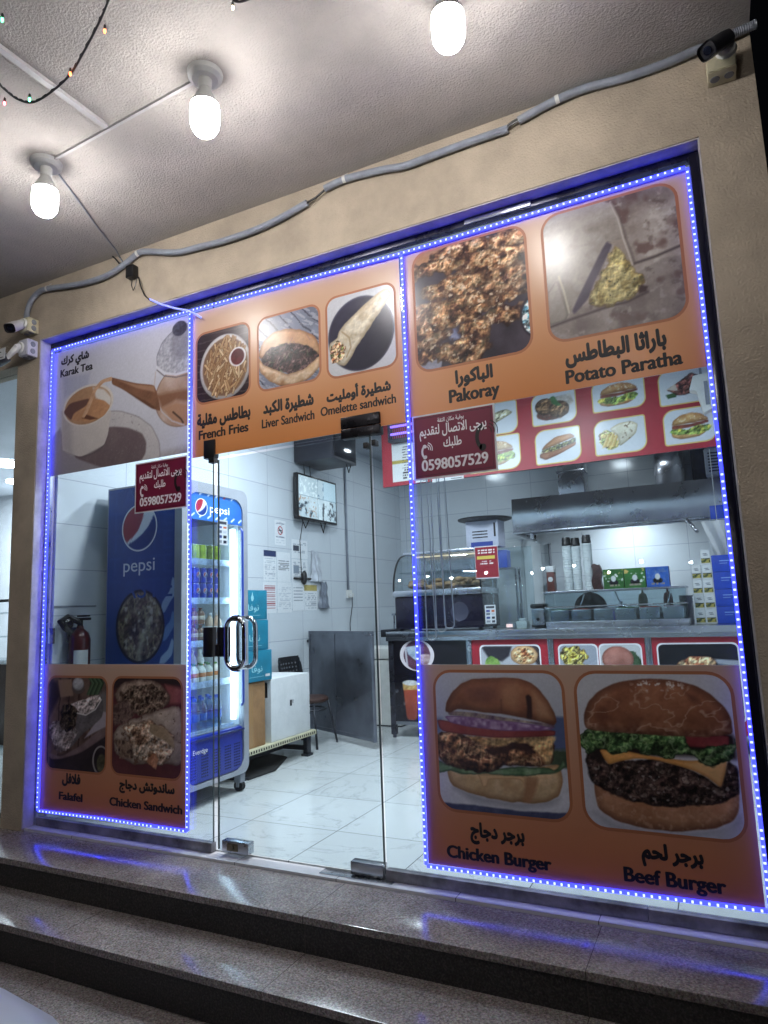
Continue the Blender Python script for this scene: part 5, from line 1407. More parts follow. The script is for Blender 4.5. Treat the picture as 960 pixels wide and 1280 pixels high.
# ---- drinks fridge
FG = mat('fridge grey', (150, 154, 162), 0.42, var=0.05, vscale=6)
FBL = mat('fridge blue', (26, 48, 150), 0.32, var=0.08, vscale=5)
FIN = mat('fridge inner white', (222, 228, 232), 0.45)
XF, X0, Y0, Y1 = -3.16, -3.86, 0.40, 1.10
t = thing('drinks_fridge', 'tall blue and grey drinks fridge with a lit glass door', 'fridge', (-3.5, 0.75, 0))
mb = MB()
mb.box((X0, Y0 + .004, 0.12), (XF - .05, Y0 + .035, 2.17), .006).box((X0, Y1 - .035, 0.12), (XF - .05, Y1, 2.17), .006)
mb.box((X0, Y0 + .036, 0.12), (X0 + .03, Y1 - .036, 2.17)).box((X0 + .031, Y0 + .036, 2.10), (XF - .05, Y1 - .036, 2.17)).box((X0 + .031, Y0 + .036, 0.12), (XF - .052, Y1 - .036, 0.455))
obj('body', mb, FG, t)
obj('liner', MB().box((X0 + .031, Y0 + .036, 0.456), (X0 + .045, Y1 - .036, 1.94)).box((X0 + .046, Y0 + .036, 0.456), (XF - .055, Y0 + .046, 1.94)).box((X0 + .046, Y1 - .046, 0.456), (XF - .055, Y1 - .036, 1.94)), FIN, t)
# front frame with rounded corners around one tall opening
mb = MB()
outl = rrect(Y0, 0.125, Y1, 2.17, 0.07); inn = rrect(Y0 + .055, 0.155, Y1 - .055, 2.095, 0.10)
n = len(outl)
mb.add([(XF, a, b) for a, b in outl] + [(XF, a, b) for a, b in inn] + [(XF - .048, a, b) for a, b in outl] + [(XF - .048, a, b) for a, b in inn],
       [(i, (i + 1) % n, n + (i + 1) % n, n + i) for i in range(n)] + [(i, 2 * n + i, 2 * n + (i + 1) % n, (i + 1) % n) for i in range(n)] + [(n + i, n + (i + 1) % n, 3 * n + (i + 1) % n, 3 * n + i) for i in range(n)])
obj('door_frame', mb, FG, t)
def p_head(p):
    p.c = p.tex([(30, 74, 156), (48, 104, 180)], 3, 201, 2)
    for k in range(7):
        for z in (2.085, 1.925):
            p.mix(p.cover(p.dline([(0.5 + k * .085, z), (0.53 + k * .085, z + .02)], .006), .006) * .9, (214, 226, 240) if k != 4 or z < 2 else (170, 50, 60))
HEADM = attr_mat('lit fridge header', 0.3, 0.5, estr=0.55)
hd = picture('header', (Y0 + .05, 1.905, Y1 - .05, 2.115), FX(XF - .012), p_head, HEADM, t, 0.006)
LOGOM = attr_mat('logo print', 0.4, 0.4)
def globe(c, r):
    def f(p):
        a = (p.x - c[0]) / r; b = (p.z - c[1]) / r
        p.fill((222, 226, 232))
        P = lambda pts: [(c[0] + x * r, c[1] + z * r) for x, z in pts]
        inside = p.cover(0.93 - np.hypot(a, b), .03)
        p.mix(inside * p.cover(p.dpoly(P([(-1.2, -.55), (-.8, -.62), (-.4, -.42), (-.05, -.1), (.18, .35), (.3, .8), (.34, 1.2), (-1.2, 1.2)])), .01), (150, 40, 58))
        p.mix(inside * p.cover(p.dpoly(P([(-.85, -.72), (-.3, -.55), (.15, -.3), (.5, .0), (.78, .42), (.92, .75), (1.3, .9), (1.3, -1.3), (-1.0, -1.3)])), .01), (24, 52, 122))
    return f
def disc_picture(name, c, r, place, paint, m, parent, rings=18, seg=40, sx=1.0):
    X, Z, F = [c[0]], [c[1]], []
    for i in range(1, rings + 1):
        for k in range(seg):
            a = 2 * math.pi * k / seg
            X.append(c[0] + sx * r * i / rings * math.cos(a)); Z.append(c[1] + r * i / rings * math.sin(a))
    for k in range(seg):
        F.append((0, 1 + k, 1 + (k + 1) % seg))
        for i in range(rings - 1):
            a = 1 + i * seg
            F.append((a + k, a + seg + k, a + seg + (k + 1) % seg, a + (k + 1) % seg))
    X, Z = np.array(X), np.array(Z)
    p = Paint(X, Z); paint(p)
    c_ = np.clip(p.c / 255, 0, 1); c_ = np.where(c_ <= .04045, c_ / 12.92, ((c_ + .055) / 1.055) ** 2.4)
    off = origin_of(parent)
    me = bpy.data.meshes.new(name)
    me.from_pydata([tuple(Vector(place(x, z)) - off) for x, z in zip(X, Z)], [], F)
    at = me.color_attributes.new('Col', 'FLOAT_COLOR', 'POINT')
    at.data.foreach_set('color', np.concatenate([c_, np.ones((len(c_), 1))], 1).astype(np.float32).ravel())
    me.materials.append(m)
    o = bpy.data.objects.new(name, me); COL.objects.link(o); o.parent = parent
    return o
disc_picture('emblem', (0.60, 1.995), 0.062, FX(XF - .010), globe((0.60, 1.995), 0.062), HEADM, hd)
obj('lettering', text_into(MB(), 'pepsi', (0.69, 1.952, 0.90, 2.022), FX(XF - .0105), 0.0), emit_mat('lit white letters', (230, 240, 255), 1.2), hd)
obj('door_glass', MB().box((XF - .03, Y0 + .056, 0.462), (XF - .024, Y1 - .056, 1.90)), CLEARGL, t)
obj('light_bar', MB().box((XF - .075, 0.985, 0.50), (XF - .045, 1.012, 1.88), .004), emit_mat('fridge light', (225, 240, 255), 9.0), t)
obj('light_bar', MB().box((XF - .075, 0.487, 0.50), (XF - .045, 0.508, 1.88), .004), MATS['fridge light'], t)
SHELF = [1.635, 1.36, 1.065, 0.785, 0.462]
for z in SHELF:
    s_ = obj('shelf', MB().box((X0 + .05, Y0 + .05, z - .012), (XF - .10, Y1 - .05, z)), FIN, t)
    obj('price_rail', MB().box((XF - .099, Y0 + .06, z - .032), (XF - .09, Y1 - .06, z + .012), .002), mat('blue price rail', (168, 186, 216), 0.4, var=.25, vscale=26), s_)
mb = MB().box((XF - .05, Y0 + .057, 0.157), (XF - .006, Y1 - .057, 0.455), .03)
lp = obj('lower_panel', mb, FBL, t)
mb = MB()
for gi, y in enumerate((0.51, 0.63, 0.755, 0.865, 0.965)):
    for a in range(4):
        for b in range(9):
            yy, zz = y + a * .018 - .027, 0.19 + b * .0185
            mb.box((XF - .0062, yy, zz), (XF - .0045, yy + .011, zz + .009))
obj('vent_slots', mb, mat('slot dark', (10, 18, 60), 0.6), lp)
obj('handle_lip', MB().box((XF - .006, Y0 + .06, 0.425), (XF + .012, Y1 - .06, 0.44), .004), mat('navy lip', (20, 32, 90), 0.4), lp)
obj('lettering', text_into(MB(), 'Everdge', (0.52, 0.335, 0.66, 0.375), FX(XF - .0042), 0.004), WINK, lp)
for y in (Y0 + .08, Y1 - .06):
    for x in (XF - .04, X0 + .08):
        c_ = obj('caster', MB().cyl((x, y - .018, .038), (x, y + .018, .038), .038, seg=18), RUBBER, t)
        obj('fork', MB().box((x - .03, y - .026, .06), (x + .03, y + .026, .118), .006).box((x - .012, y - .026, .03), (x + .012, y - .02, .07)).box((x - .012, y + .02, .03), (x + .012, y + .026, .07)), GREYP, c_)
obj('handle', MB().tube([(XF + .004, Y1 - .09, .60), (XF + .022, Y1 - .09, .62), (XF + .022, Y1 - .09, 1.86), (XF + .004, Y1 - .09, 1.88)], .009, 8), mat('blue handle', (40, 70, 170), .35), t)
# printed side
def p_side(p):
    p.c = np.array((34, 68, 142)) * (0.93 + .12 * p.n(3, 211)[:, None])
    for i, q in enumerate(([(-3.244,1.512), (-3.259,1.424), (-3.326,1.351), (-3.345,1.288), (-3.308,1.274), (-3.258,1.348), (-3.209,1.396), (-3.210,1.485)], [(-3.241,1.285), (-3.257,1.223), (-3.306,1.174), (-3.322,1.087), (-3.289,1.099), (-3.223,1.184), (-3.208,1.271)], [(-3.242,1.110), (-3.271,1.037), (-3.337,0.987), (-3.350,0.944), (-3.303,0.944), (-3.238,0.999), (-3.222,1.085)])):
        p.blob(p.dpoly(q), [((150, 178, 214), (96, 134, 190), (150, 178, 214))[i]], soft=.008)
    p.blob(p.dell([(-3.530,1.191), (-3.307,1.186), (-3.535,1.439)]), [(14, 18, 40)], soft=.005)
    e = p.dell([(-3.528,1.191), (-3.320,1.187), (-3.533,1.421)])
    p.blob(e, [(56, 44, 46), (124, 114, 98), (84, 66, 62), (48, 38, 42)], 12, 212, soft=.006, contrast=2.2, det=5)
    r1 = 1 - np.abs(fbm(p.x * 2 + p.z * .5, p.z - p.x * .6, 9, 213, 4) - .5) * 14
    p.mix(p.cover(e - .004, .006) * np.clip(r1, 0, 1) * .7, (176, 172, 128))
    p.mix(p.cover(e - .01, .02) * np.clip((p.n(26, 214, 3) - .62) * 7, 0, 1) * .7, (206, 204, 190))
    p.mix(p.cover(e, .006) * p.cover(p.dline([(-3.523,0.944), (-3.535,1.026), (-3.494,1.127), (-3.444,1.227)], .02), .03) * .6, (196, 196, 170))
sd = picture('side_print', (-3.845, 0.16, -3.225, 2.155), FY(Y0 + .0015), p_side, attr_mat('side print', .35, .5), t, 0.007)
c_, rx = [(-3.545,1.865)][0], 0.165
disc_picture('emblem', c_, rx, FY(Y0 - .0005), globe(c_, rx), LOGOM, sd, 24, 56)
a, b = [(-3.689,1.539), (-3.378,1.638)]
obj('lettering', text_into(MB(), 'pepsi', (a[0], a[1] - .005, b[0] - .02, b[1] + .01), FY(Y0 - .0005), 0.004), mat('pale letter', (206, 214, 226), .45), sd)
mb = MB()
for z in (2.02, 1.86, 1.70, 1.54, 1.38):
    text_into(mb, 'TASTE' if int(z * 100) % 36 else 'THIRSTY', (-3.83, z, -3.24, z + .13), FY(Y0 + .0006), 0.0)
obj('faint_pattern', mb, mat('faint blue letter', (38, 74, 148), .4), sd)
cs = obj('corner_strip', MB().box((-3.222, Y0 - .001, 0.14), (-3.162, Y0 + .0035, 2.165), .002), FG, t)

# cans and bottles, each its own thing, fronts towards the door
def can_proto(name, label, cat, group, col, r, h, kind):
    t_ = thing(name, label, cat, (0, 0, 0), group)
    if kind == 'can':
        obj('body', MB().lathe([(r * .8, 0), (r, .008), (r, h - .014), (r * .82, h - .002)], seg=18), col, t_)
        obj('lid', MB().lathe([(0, h - .004), (r * .78, h - .004), (r * .83, h), (r * .83, h - .003)], seg=18), CHROME, t_)
    elif kind == 'bottle':
        obj('body', MB().lathe([(0, 0), (r * .9, .002), (r, .012), (r, h * .32), (r * .93, h * .36), (r, h * .40), (r, h * .62), (r * .8, h * .74), (r * .38, h * .86), (r * .36, h * .90)], seg=16), col[0], t_)
        obj('label', MB().lathe([(r * 1.01, h * .30), (r * 1.01, h * .52)], seg=16), col[1], t_)
        obj('cap', MB().lathe([(r * .44, h * .90), (r * .44, h * .99), (0, h)], seg=14), col[2], t_)
    return t_
def row(proto, spots):
    for i, (x, y, z) in enumerate(spots):
        if i == 0: proto.location = (x, y, z)
        else: dup(proto, (x, y, z))
YEL = mat('yellow green can', (168, 190, 52), .32, .2, var=.25, vscale=30)
GRN = mat('green can', (96, 140, 110), .32, .25, var=.3, vscale=34)
BLU = mat('blue can', (22, 52, 170), .3, .25, var=.2, vscale=30)
xr = XF - .135
p_ = can_proto('drink_can', 'yellow green can on the top fridge shelf', 'can', 'yellow green cans on the top fridge shelf', YEL, .033, .115, 'can')
row(p_, [(xr - .075 * k, .525 + .074 * i, 1.636) for i in range(6) for k in range(2)])
p_ = can_proto('drink_can', 'pale green can on the second fridge shelf', 'can', 'green cans on the second fridge shelf', GRN, .031, .112, 'can')
row(p_, [(xr, .53 + .07 * i, 1.361 + .113 * k) for i in range(2) for k in range(2)])
p_ = can_proto('drink_can', 'blue cola can on the second fridge shelf', 'can', 'blue cans on the second fridge shelf', BLU, .031, .112, 'can')
disc_picture('emblem', (0, .06), .02, lambda a, b: (.0315, a, b), globe((0, .06), .02), LOGOM, p_, 6, 20)
row(p_, [(xr, .68 + .07 * i, 1.361 + .113 * k) for i in range(4) for k in range(2)])
BRN = mat('brown juice', (122, 84, 62), .25, var=.2, vscale=20); BRL = mat('cream label', (206, 190, 172), .5, var=.3, vscale=40); CAPR = mat('rust cap', (140, 66, 44), .4)
p_ = can_proto('juice_bottle', 'small brown juice bottle on the third fridge shelf', 'bottle', 'brown bottles on the third fridge shelf', (BRN, BRL, CAPR), .032, .118, 'bottle')
row(p_, [(xr, .525 + .07 * i, 1.066 + .119 * k) for i in range(4) for k in range(2)])
p_ = can_proto('juice_bottle', 'pale peach juice bottle on the third fridge shelf', 'bottle', 'peach bottles on the third fridge shelf', (mat('peach juice', (206, 176, 150), .25, var=.15, vscale=20), mat('white label', (222, 222, 220), .5, var=.2, vscale=40), WHITE), .036, .2, 'bottle')
row(p_, [(xr, .83 + .08 * i, 1.066) for i in range(2)])
p_ = can_proto('juice_carton_bottle', 'white juice bottle with orange label on the fourth fridge shelf', 'bottle', 'white juice bottles on the fourth fridge shelf', (mat('milky white', (214, 214, 206), .35), mat('orange label', (214, 128, 66), .5, var=.35, vscale=40), mat('green cap', (70, 130, 60), .4)), .033, .13, 'bottle')
row(p_, [(xr - .08 * k, .60 + .072 * i, .786) for i in range(5) for k in range(2)])
p_ = can_proto('juice_carton_bottle', 'tall red label bottle at the end of the fourth fridge shelf', 'bottle', None, (mat('pale milk', (214, 212, 206), .35), mat('strawberry label', (176, 62, 54), .5, var=.4, vscale=40), MATS['green cap']), .034, .2, 'bottle')
row(p_, [(xr, .525, .786)])
p_ = can_proto('juice_carton_bottle', 'tall cream bottle with an orange label behind the white juice bottles', 'bottle', 'tall cream bottles on the fourth fridge shelf', (MATS['pale milk'], MATS['orange label'], WHITE), .034, .215, 'bottle')
row(p_, [(xr - .17, .60 + .08 * i, .786) for i in range(5)])
p_ = can_proto('water_bottle', 'clear blue water bottle on the bottom fridge shelf', 'bottle', 'water bottles on the bottom fridge shelf', (PET, mat('blue water label', (50, 100, 200), .45, var=.3, vscale=40), mat('blue cap', (46, 98, 210), .4)), .035, .225, 'bottle')
row(p_, [(xr - .085 * k, .525 + .076 * i, .463) for i in range(6) for k in range(2)])

# ---- fire extinguisher on the left wall
t = thing('fire_extinguisher', 'dark red fire extinguisher hung on the tiled wall beside the fridge', 'fire extinguisher', (-3.87, 0.21, 0.80))
obj('cylinder', MB().lathe([(0, .80), (.06, .802), (.068, .82), (.068, 1.12), (.055, 1.16), (.024, 1.19), (.02, 1.21)], (-3.868, .205, 0), seg=24), mat('deep red paint', (76, 16, 24), .28, var=.1, vscale=6), t)
obj('valve', MB().cyl((-3.868, .205, 1.205), (-3.868, .205, 1.25), .018).box((-3.885, .19, 1.245), (-3.78, .22, 1.262), .004).box((-3.885, .19, 1.268), (-3.79, .22, 1.28), .004), BLACK, t)
obj('hose', MB().tube([(-3.86, .205, 1.23), (-3.90, .13, 1.27), (-3.88, .06, 1.24), (-3.86, .08, 1.20), (-3.86, .13, 1.17)], .02, 10).lathe([(.028, -.03), (.034, .02), (.02, .03)], (-3.865, .10, 1.225), 'X', 12), BLACK, t)
obj('label_sheet', MB().add([(-3.868 + .0688 * math.cos(a), .205 + .0688 * math.sin(a), z) for z in (.86, 1.05) for a in [math.radians(-70 + 10 * k) for k in range(9)]], [(k, k + 1, k + 10, k + 9) for k in range(8)], True), PAPER, t)
obj('bracket', MB().box((-3.949, .16, 1.10), (-3.936, .25, 1.2), .002), STEEL, t)
o = obj('metal_hook', MB().box((-3.949, .02, 1.10), (-3.94, .07, 1.2), .002), STEEL); tag(o, 'small bright steel plate on the wall beside the extinguisher', 'wall plate')
o = obj('wall_trim', MB().box((-3.949, .062, 1.335), (-3.944, .398, 1.347)), GREYP); tag(o, 'thin grey trim line on the tiles above the extinguisher', 'trim')

# ---- television and recorder box
t = thing('television', 'wall television showing four security camera views', 'television', (-3.86, 3.25, 2.21))
def p_tv(p):
    y0, y1, z0, z1 = 2.86, 3.62, 2.245, 2.69
    u = (p.x - y0) / (y1 - y0); v = (p.z - z0) / (z1 - z0)
    p.c = p.tex([(140, 156, 164), (176, 188, 194)], 5, 301, 3)
    q = (u > .5).astype(int) + 2 * (v > .52)
    n1 = p.n(22, 302, 3); n2 = p.n(40, 303, 2)
    p.mix((q == 0) * np.clip((n1 - .55) * 9, 0, 1) * (u < .36), (52, 62, 72)); p.mix((q == 0) * np.clip((n2 - .66) * 9, 0, 1), (150, 120, 100))
    p.mix((q == 1) * np.clip((n1 - .52) * 9, 0, 1) * (u > .62), (60, 66, 74)); p.mix((q == 1) * np.clip((n2 - .6) * 9, 0, 1) * .6, (196, 206, 210))
    p.mix((q == 3) * np.clip((n1 - .55) * 7, 0, 1) * (u < .66), (56, 84, 112)); p.mix((q == 3) * (u > .66) * .5, (150, 176, 190))
    p.mix((q == 2) * np.clip((n2 - .58) * 8, 0, 1) * .7, (206, 214, 214))
    p.mix(np.maximum(np.abs(u - .5) < .004, np.abs(v - .52) < .006) * .6, (70, 90, 104))
XT = -3.85
obj('bezel', MB().box((XT - .05, 2.84, 2.22), (XT, 3.65, 2.71), .006), BLACK, t)
picture('screen', (2.862, 2.245, 3.628, 2.688), FX(XT + .001), p_tv, SCREEN, t, .007)
obj('bracket', MB().box((-3.949, 3.1, 2.3), (XT - .051, 3.4, 2.6)), BLACK, t)
mb = MB().tube([(XT - .02, 2.95, 2.22), (XT - .01, 3.0, 2.13), (XT - .02, 3.08, 2.22)], .006).tube([(XT - .02, 3.32, 2.22), (XT - .01, 3.36, 2.11), (XT - .02, 3.42, 2.22)], .006)
mb.tube([(XT - .03, 3.03, 2.71), (XT - .03, 3.0, 2.95)], .005).tube([(XT - .03, 3.15, 2.71), (XT - .03, 3.12, 2.95)], .005).tube([(XT - .04, 3.0, 2.22), (-3.935, 3.0, 2.0), (-3.935, 3.02, 1.62)], .004)
obj('cable', mb, BLACK, t)
t = thing('recorder_box', 'dark box with a glossy front panel hung near the ceiling above the television', 'recorder box', (-3.75, 3.2, 2.8))
obj('case', MB().box((-3.94, 2.92, 2.83), (-3.46, 3.44, 3.14), .012), mat('dark slate plastic', (34, 36, 48), .45, var=.12, vscale=8), t)
obj('front_panel', MB().box((-3.459, 2.95, 2.86), (-3.452, 3.41, 3.10), .003), mat('glossy dark panel', (20, 22, 34), .1, coat=.6), t)
obj('hanger', MB().box((-3.80, 3.15, 3.14), (-3.77, 3.18, 3.238)).box((-3.60, 3.15, 3.14), (-3.57, 3.18, 3.238)), BLACK, t)
obj('cable', MB().tube([(-3.50, 3.28, 2.83), (-3.50, 3.33, 2.74), (-3.50, 3.38, 2.83)], .006), BLACK, t)

# ---- papers on the left wall
def sheet(y0, z0, y1, z1, label, style, seed, x=-3.9485):
    t_ = thing('wall_notice', label, 'notice', (x, (y0 + y1) / 2, z0), 'notices on the tiled wall')
    def f(p):
        p.fill((214, 218, 222))
        v = (z1 - p.z) / (z1 - z0); u = (p.x - y0) / (y1 - y0)
        rows = (np.mod(v * style.get('rows', 16), 1) > .55)
        words = vnoise(u * 9 + 3, np.floor(v * style.get('rows', 16)) * 3.1, seed) > style.get('gap', .42)
        body = rows * words * (u > .09) * (u < .91) * (v > style.get('top', .12)) * (v < style.get('bot', .92))
        p.mix(body * style.get('ink', .55), style.get('col', (70, 78, 92)))
        if 'head' in style: p.mix((v < .2) * (u > .03) * (u < .97), style['head'])
        if 'band' in style: p.mix((v > .1) * (v < .3), style['band'])
        if 'box' in style: p.mix((v > .3) * (v < .62) * (u > .1) * (u < .45), style['box'])
    picture('sheet', (y0, z0, y1, z1), FX(x), f, MATS['printed paper'], t_, .008)
    return t_
sheet(2.37, 1.565, 2.585, 1.865, 'white notice with a dark blue heading', {'head': (44, 56, 96), 'top': .26, 'rows': 14, 'ink': .3}, 401)
sheet(2.60, 1.56, 2.83, 1.86, 'closely printed grey notice beside the one with a blue heading', {'rows': 20, 'gap': .2, 'col': (60, 64, 72), 'ink': .75, 'top': .25, 'bot': .6}, 402)
sheet(2.86, 1.81, 3.165, 2.01, 'wide notice with small portraits, topmost of its column', {'box': (60, 66, 80), 'rows': 12}, 403)
sheet(2.86, 1.565, 3.16, 1.80, 'notice with a grey square behind the black charger', {'box': (130, 142, 156), 'rows': 14}, 404)
sheet(2.36, 1.25, 2.58, 1.555, 'red and white striped notice partly behind the teal cartons', {'rows': 14, 'gap': .0, 'col': (150, 60, 66), 'ink': .8}, 405)
sheet(2.60, 1.25, 2.85, 1.555, 'pale notice with faint sparse print', {'rows': 16, 'ink': .25}, 406)
sheet(2.865, 1.265, 3.075, 1.56, 'notice with bold ruled lines below the black charger', {'rows': 9, 'gap': .1, 'ink': .7, 'bot': .65}, 407)
sheet(3.085, 1.265, 3.34, 1.565, 'notice with a yellow and brown band', {'band': (176, 160, 96), 'rows': 14, 'ink': .4, 'top': .36}, 408)
t = sheet(2.565, 1.93, 2.755, 2.185, 'no smoking sign', {'rows': 12, 'top': .78, 'ink': .2}, 409)
t['label'] = 'white no smoking sign with a red ring, highest on the tiled wall'
obj('lettering', text_into(MB(), 'ممنوع التدخين', (2.585, 2.135, 2.735, 2.17), FX(-3.9478), .02), mat('navy ink', (30, 36, 80), .5), t)
obj('lettering', text_into(MB(), 'NO SMOKING', (2.585, 2.005, 2.735, 2.022), FX(-3.9478), .03), mat('navy ink', (30, 36, 80), .5), t)
mb = MB(); n = 28
vs = [(-3.9478, 2.66 + r_ * math.cos(2 * math.pi * k / n), 2.08 + r_ * math.sin(2 * math.pi * k / n)) for r_ in (.045, .034) for k in range(n)]
mb.add(vs, [(k, (k + 1) % n, n + (k + 1) % n, n + k) for k in range(n)])
obj('ban_ring', mb, mat('sign red', (176, 34, 44), .5), t)
obj('cigarette', MB().box((-3.9476, 2.632, 2.076), (-3.9472, 2.69, 2.085)).add([(-3.947, 2.64, 2.105), (-3.947, 2.632, 2.098), (-3.947, 2.682, 2.052), (-3.947, 2.69, 2.06)], [(0, 1, 2, 3)]), INK, t)
def bag(y, z, w, h, label, m_):
    bm = bmesh.new(); bmesh.ops.create_grid(bm, x_segments=14, y_segments=16, size=1)
    R = random.Random(int(y * 100))
    ph = R.random() * 6
    for v_ in bm.verts:
        a, b = v_.co.x, v_.co.y
        k = (1 - b) / 2
        wd = w / 2 * (0.55 + .45 * k)
        v_.co = Vector((-3.935 + .03 * (1 - a * a) * k + .012 * math.sin(a * 9 + b * 3 + ph) * (.4 + k) * .6, y + a * wd + .01 * math.sin(b * 7 + ph), z + b * h / 2 + .012 * math.sin(a * 4 + ph) * (b > .8)))
    o_ = obj('hanging_bag', MB().bm(bm, True), m_); tag(o_, label, 'bag')
BAGM = mat('clear bag film', (184, 188, 196), .3, var=.12, vscale=14)
bag(3.31, 1.74, .25, .33, 'crumpled translucent bag hanging right of the portrait notices', BAGM)
bag(3.46, 1.43, .22, .29, 'greyer translucent bag hanging right of the notice with yellow band', mat('grey bag film', (120, 126, 138), .35, var=.15, vscale=14))
t = thing('black_charger', 'black charger hanging on a cord before the notices', 'charger', (-3.93, 3.05, 1.55))
obj('case', MB().sphere((-3.92, 3.05, 1.61), .05, .6, .75, 1.5), BLACK, t)
obj('lead', MB().tube([(-3.935, 2.88, 1.60), (-3.93, 3.05, 1.60), (-3.935, 3.2, 1.60)], .012), BLACK, t)

# pipe and socket
o = obj('wall_pipe', MB().tube([(-3.935, 4.02, 3.238), (-3.935, 4.02, 1.49)], .014, 10), CONDUIT); tag(o, 'thin vertical pipe on the tiled wall above the socket', 'pipe')
t = thing('wall_socket', 'white wall socket at the foot of the thin vertical pipe', 'socket', (-3.94, 4.04, 1.4))
obj('plate', MB().box((-3.949, 3.985, 1.395), (-3.925, 4.095, 1.49), .004), WHITE, t)
obj('plug', MB().box((-3.924, 4.03, 1.405), (-3.895, 4.08, 1.455), .004), WHITE, t)
obj('lead', MB().tube([(-3.905, 4.055, 1.405), (-3.91, 4.06, 1.3), (-3.93, 4.03, 1.1), (-3.925, 4.02, .85)], .005), BLACK, t)

# ---- low bench with cartons
t = thing('low_bench', 'low perforated platform bench with dark legs under the cartons', 'bench', (-3.6, 1.8, 0))
bt = obj('top', MB().box((-3.90, 1.18, .165), (-3.345, 2.31, .205), .005), mat('cream enamel', (196, 190, 160), .45, var=.08, vscale=8), t)
mb = MB()
for k in range(34): mb.box((-3.3455, 1.20 + k * .0325, .175), (-3.3435, 1.214 + k * .0325, .195))
for k in range(17): mb.box((-3.885 + k * .0325, 2.309, .175), (-3.871 + k * .0325, 2.311, .195))
obj('perforations', mb, MATTBLACK, bt)
DKST = mat('dark steel leg', (44, 46, 54), .4, .5, var=.2, vscale=14)
for x, y in ((-3.375, 2.2), (-3.375, 1.28), (-3.86, 2.2), (-3.86, 1.28)):
    obj('leg', MB().box((x - .022, y - .03, .02), (x + .022, y + .03, .164), .003).box((x - .035, y - .045, 0), (x + .035, y + .045, .02), .004), DKST, t)
obj('rail', MB().box((-3.86, 2.17, .05), (-3.397, 2.2, .09)).box((-3.64, 1.25, .05), (-3.61, 2.17, .09)), DKST, t)
def carton(label, a, b, m_, group=None):
    t_ = thing('carton', label, 'carton', ((a[0] + b[0]) / 2, (a[1] + b[1]) / 2, a[2]), group)
    obj('box', MB().box(a, b, .006), m_, t_)
    return t_
t = carton('tall brown carton on the bench under the teal cartons', (-3.75, 1.22, .206), (-3.38, 1.60, .705), CARDB)
obj('tape', MB().box((-3.379, 1.38, .21), (-3.3785, 1.44, .70)).box((-3.75, 1.38, .7055), (-3.38, 1.44, .706)), mat('brown tape', (160, 124, 84), .2), t)
t = carton('white carton with dark printed end on the bench', (-3.74, 1.66, .206), (-3.365, 2.24, .71), PAPER)
mb = MB(); R = random.Random(9)
for k in range(4): mb.box((-3.66 + k * .055, 1.6594, .62), (-3.625 + k * .055, 1.6598, .67))
for k in range(16):
    z = .25 + (k % 8) * .022; x = -3.68 + (k // 8) * .14
    mb.box((x, 1.6594, z), (x + R.uniform(.05, .12), 1.6598, z + .01))
mb.box((-3.46, 1.6594, .56), (-3.40, 1.6598, .68))
obj('print', mb, INK, t)
obj('print', MB().box((-3.3648, 1.93, .46), (-3.3643, 1.96, .51)).box((-3.3648, 1.97, .48), (-3.3643, 1.98, .51)), INK, t)
TEAL = mat('teal carton', (22, 122, 150), .5, var=.08, vscale=6)
for i, (z, dx, lb) in enumerate(((.712, .0, 'lowest teal water carton, standing on the brown carton'), (.955, -.02, 'middle teal water carton of the stack of three'), (1.198, -.03, 'topmost teal water carton of the stack of three'))):
    t = carton(lb, (-3.72 + dx, 1.27 + (0 if i else .01), z), (-3.36 + dx, 1.655 + (0 if i else .015), z + .241), TEAL, 'teal water cartons')
    xx = -3.3595 + dx
    mb = MB(); text_into(mb, 'نوفا', (1.40, z + .06, 1.54, z + .125), FX(xx), .004)
    mb.add([(xx, 1.455 + .018 * math.cos(a), z + .175 + .024 * math.sin(a) + (.03 if k == 3 else 0)) for k, a in enumerate([2 * math.pi * q / 12 for q in range(12)])], [tuple(range(12))])
    mb.box((xx - .0002, 1.37, z + .035), (xx, 1.56, z + .038))
    obj('print', mb, mat('pale teal ink', (150, 206, 216), .5), t)
    if i == 0: obj('sticker', MB().box((xx - .0002, 1.58, z + .03), (xx + .0004, 1.64, z + .05)), PAPER, t)
o = obj('floor_mat', MB().add([(-3.95 + .02, 1.15, .002), (-3.32, 1.30, .002), (-3.30, 1.62, .002), (-3.5, 2.08, .002), (-3.93, 2.2, .002), (-3.93, 1.15, .012), (-3.33, 1.31, .012), (-3.31, 1.62, .012), (-3.51, 2.07, .012), (-3.93, 2.19, .012)], [(0, 1, 2, 3, 4), (5, 9, 8, 7, 6), (0, 5, 6, 1), (1, 6, 7, 2), (2, 7, 8, 3), (3, 8, 9, 4), (4, 9, 5, 0)]), RUBBER); tag(o, 'black rubber mat on the white floor under the bench', 'mat')

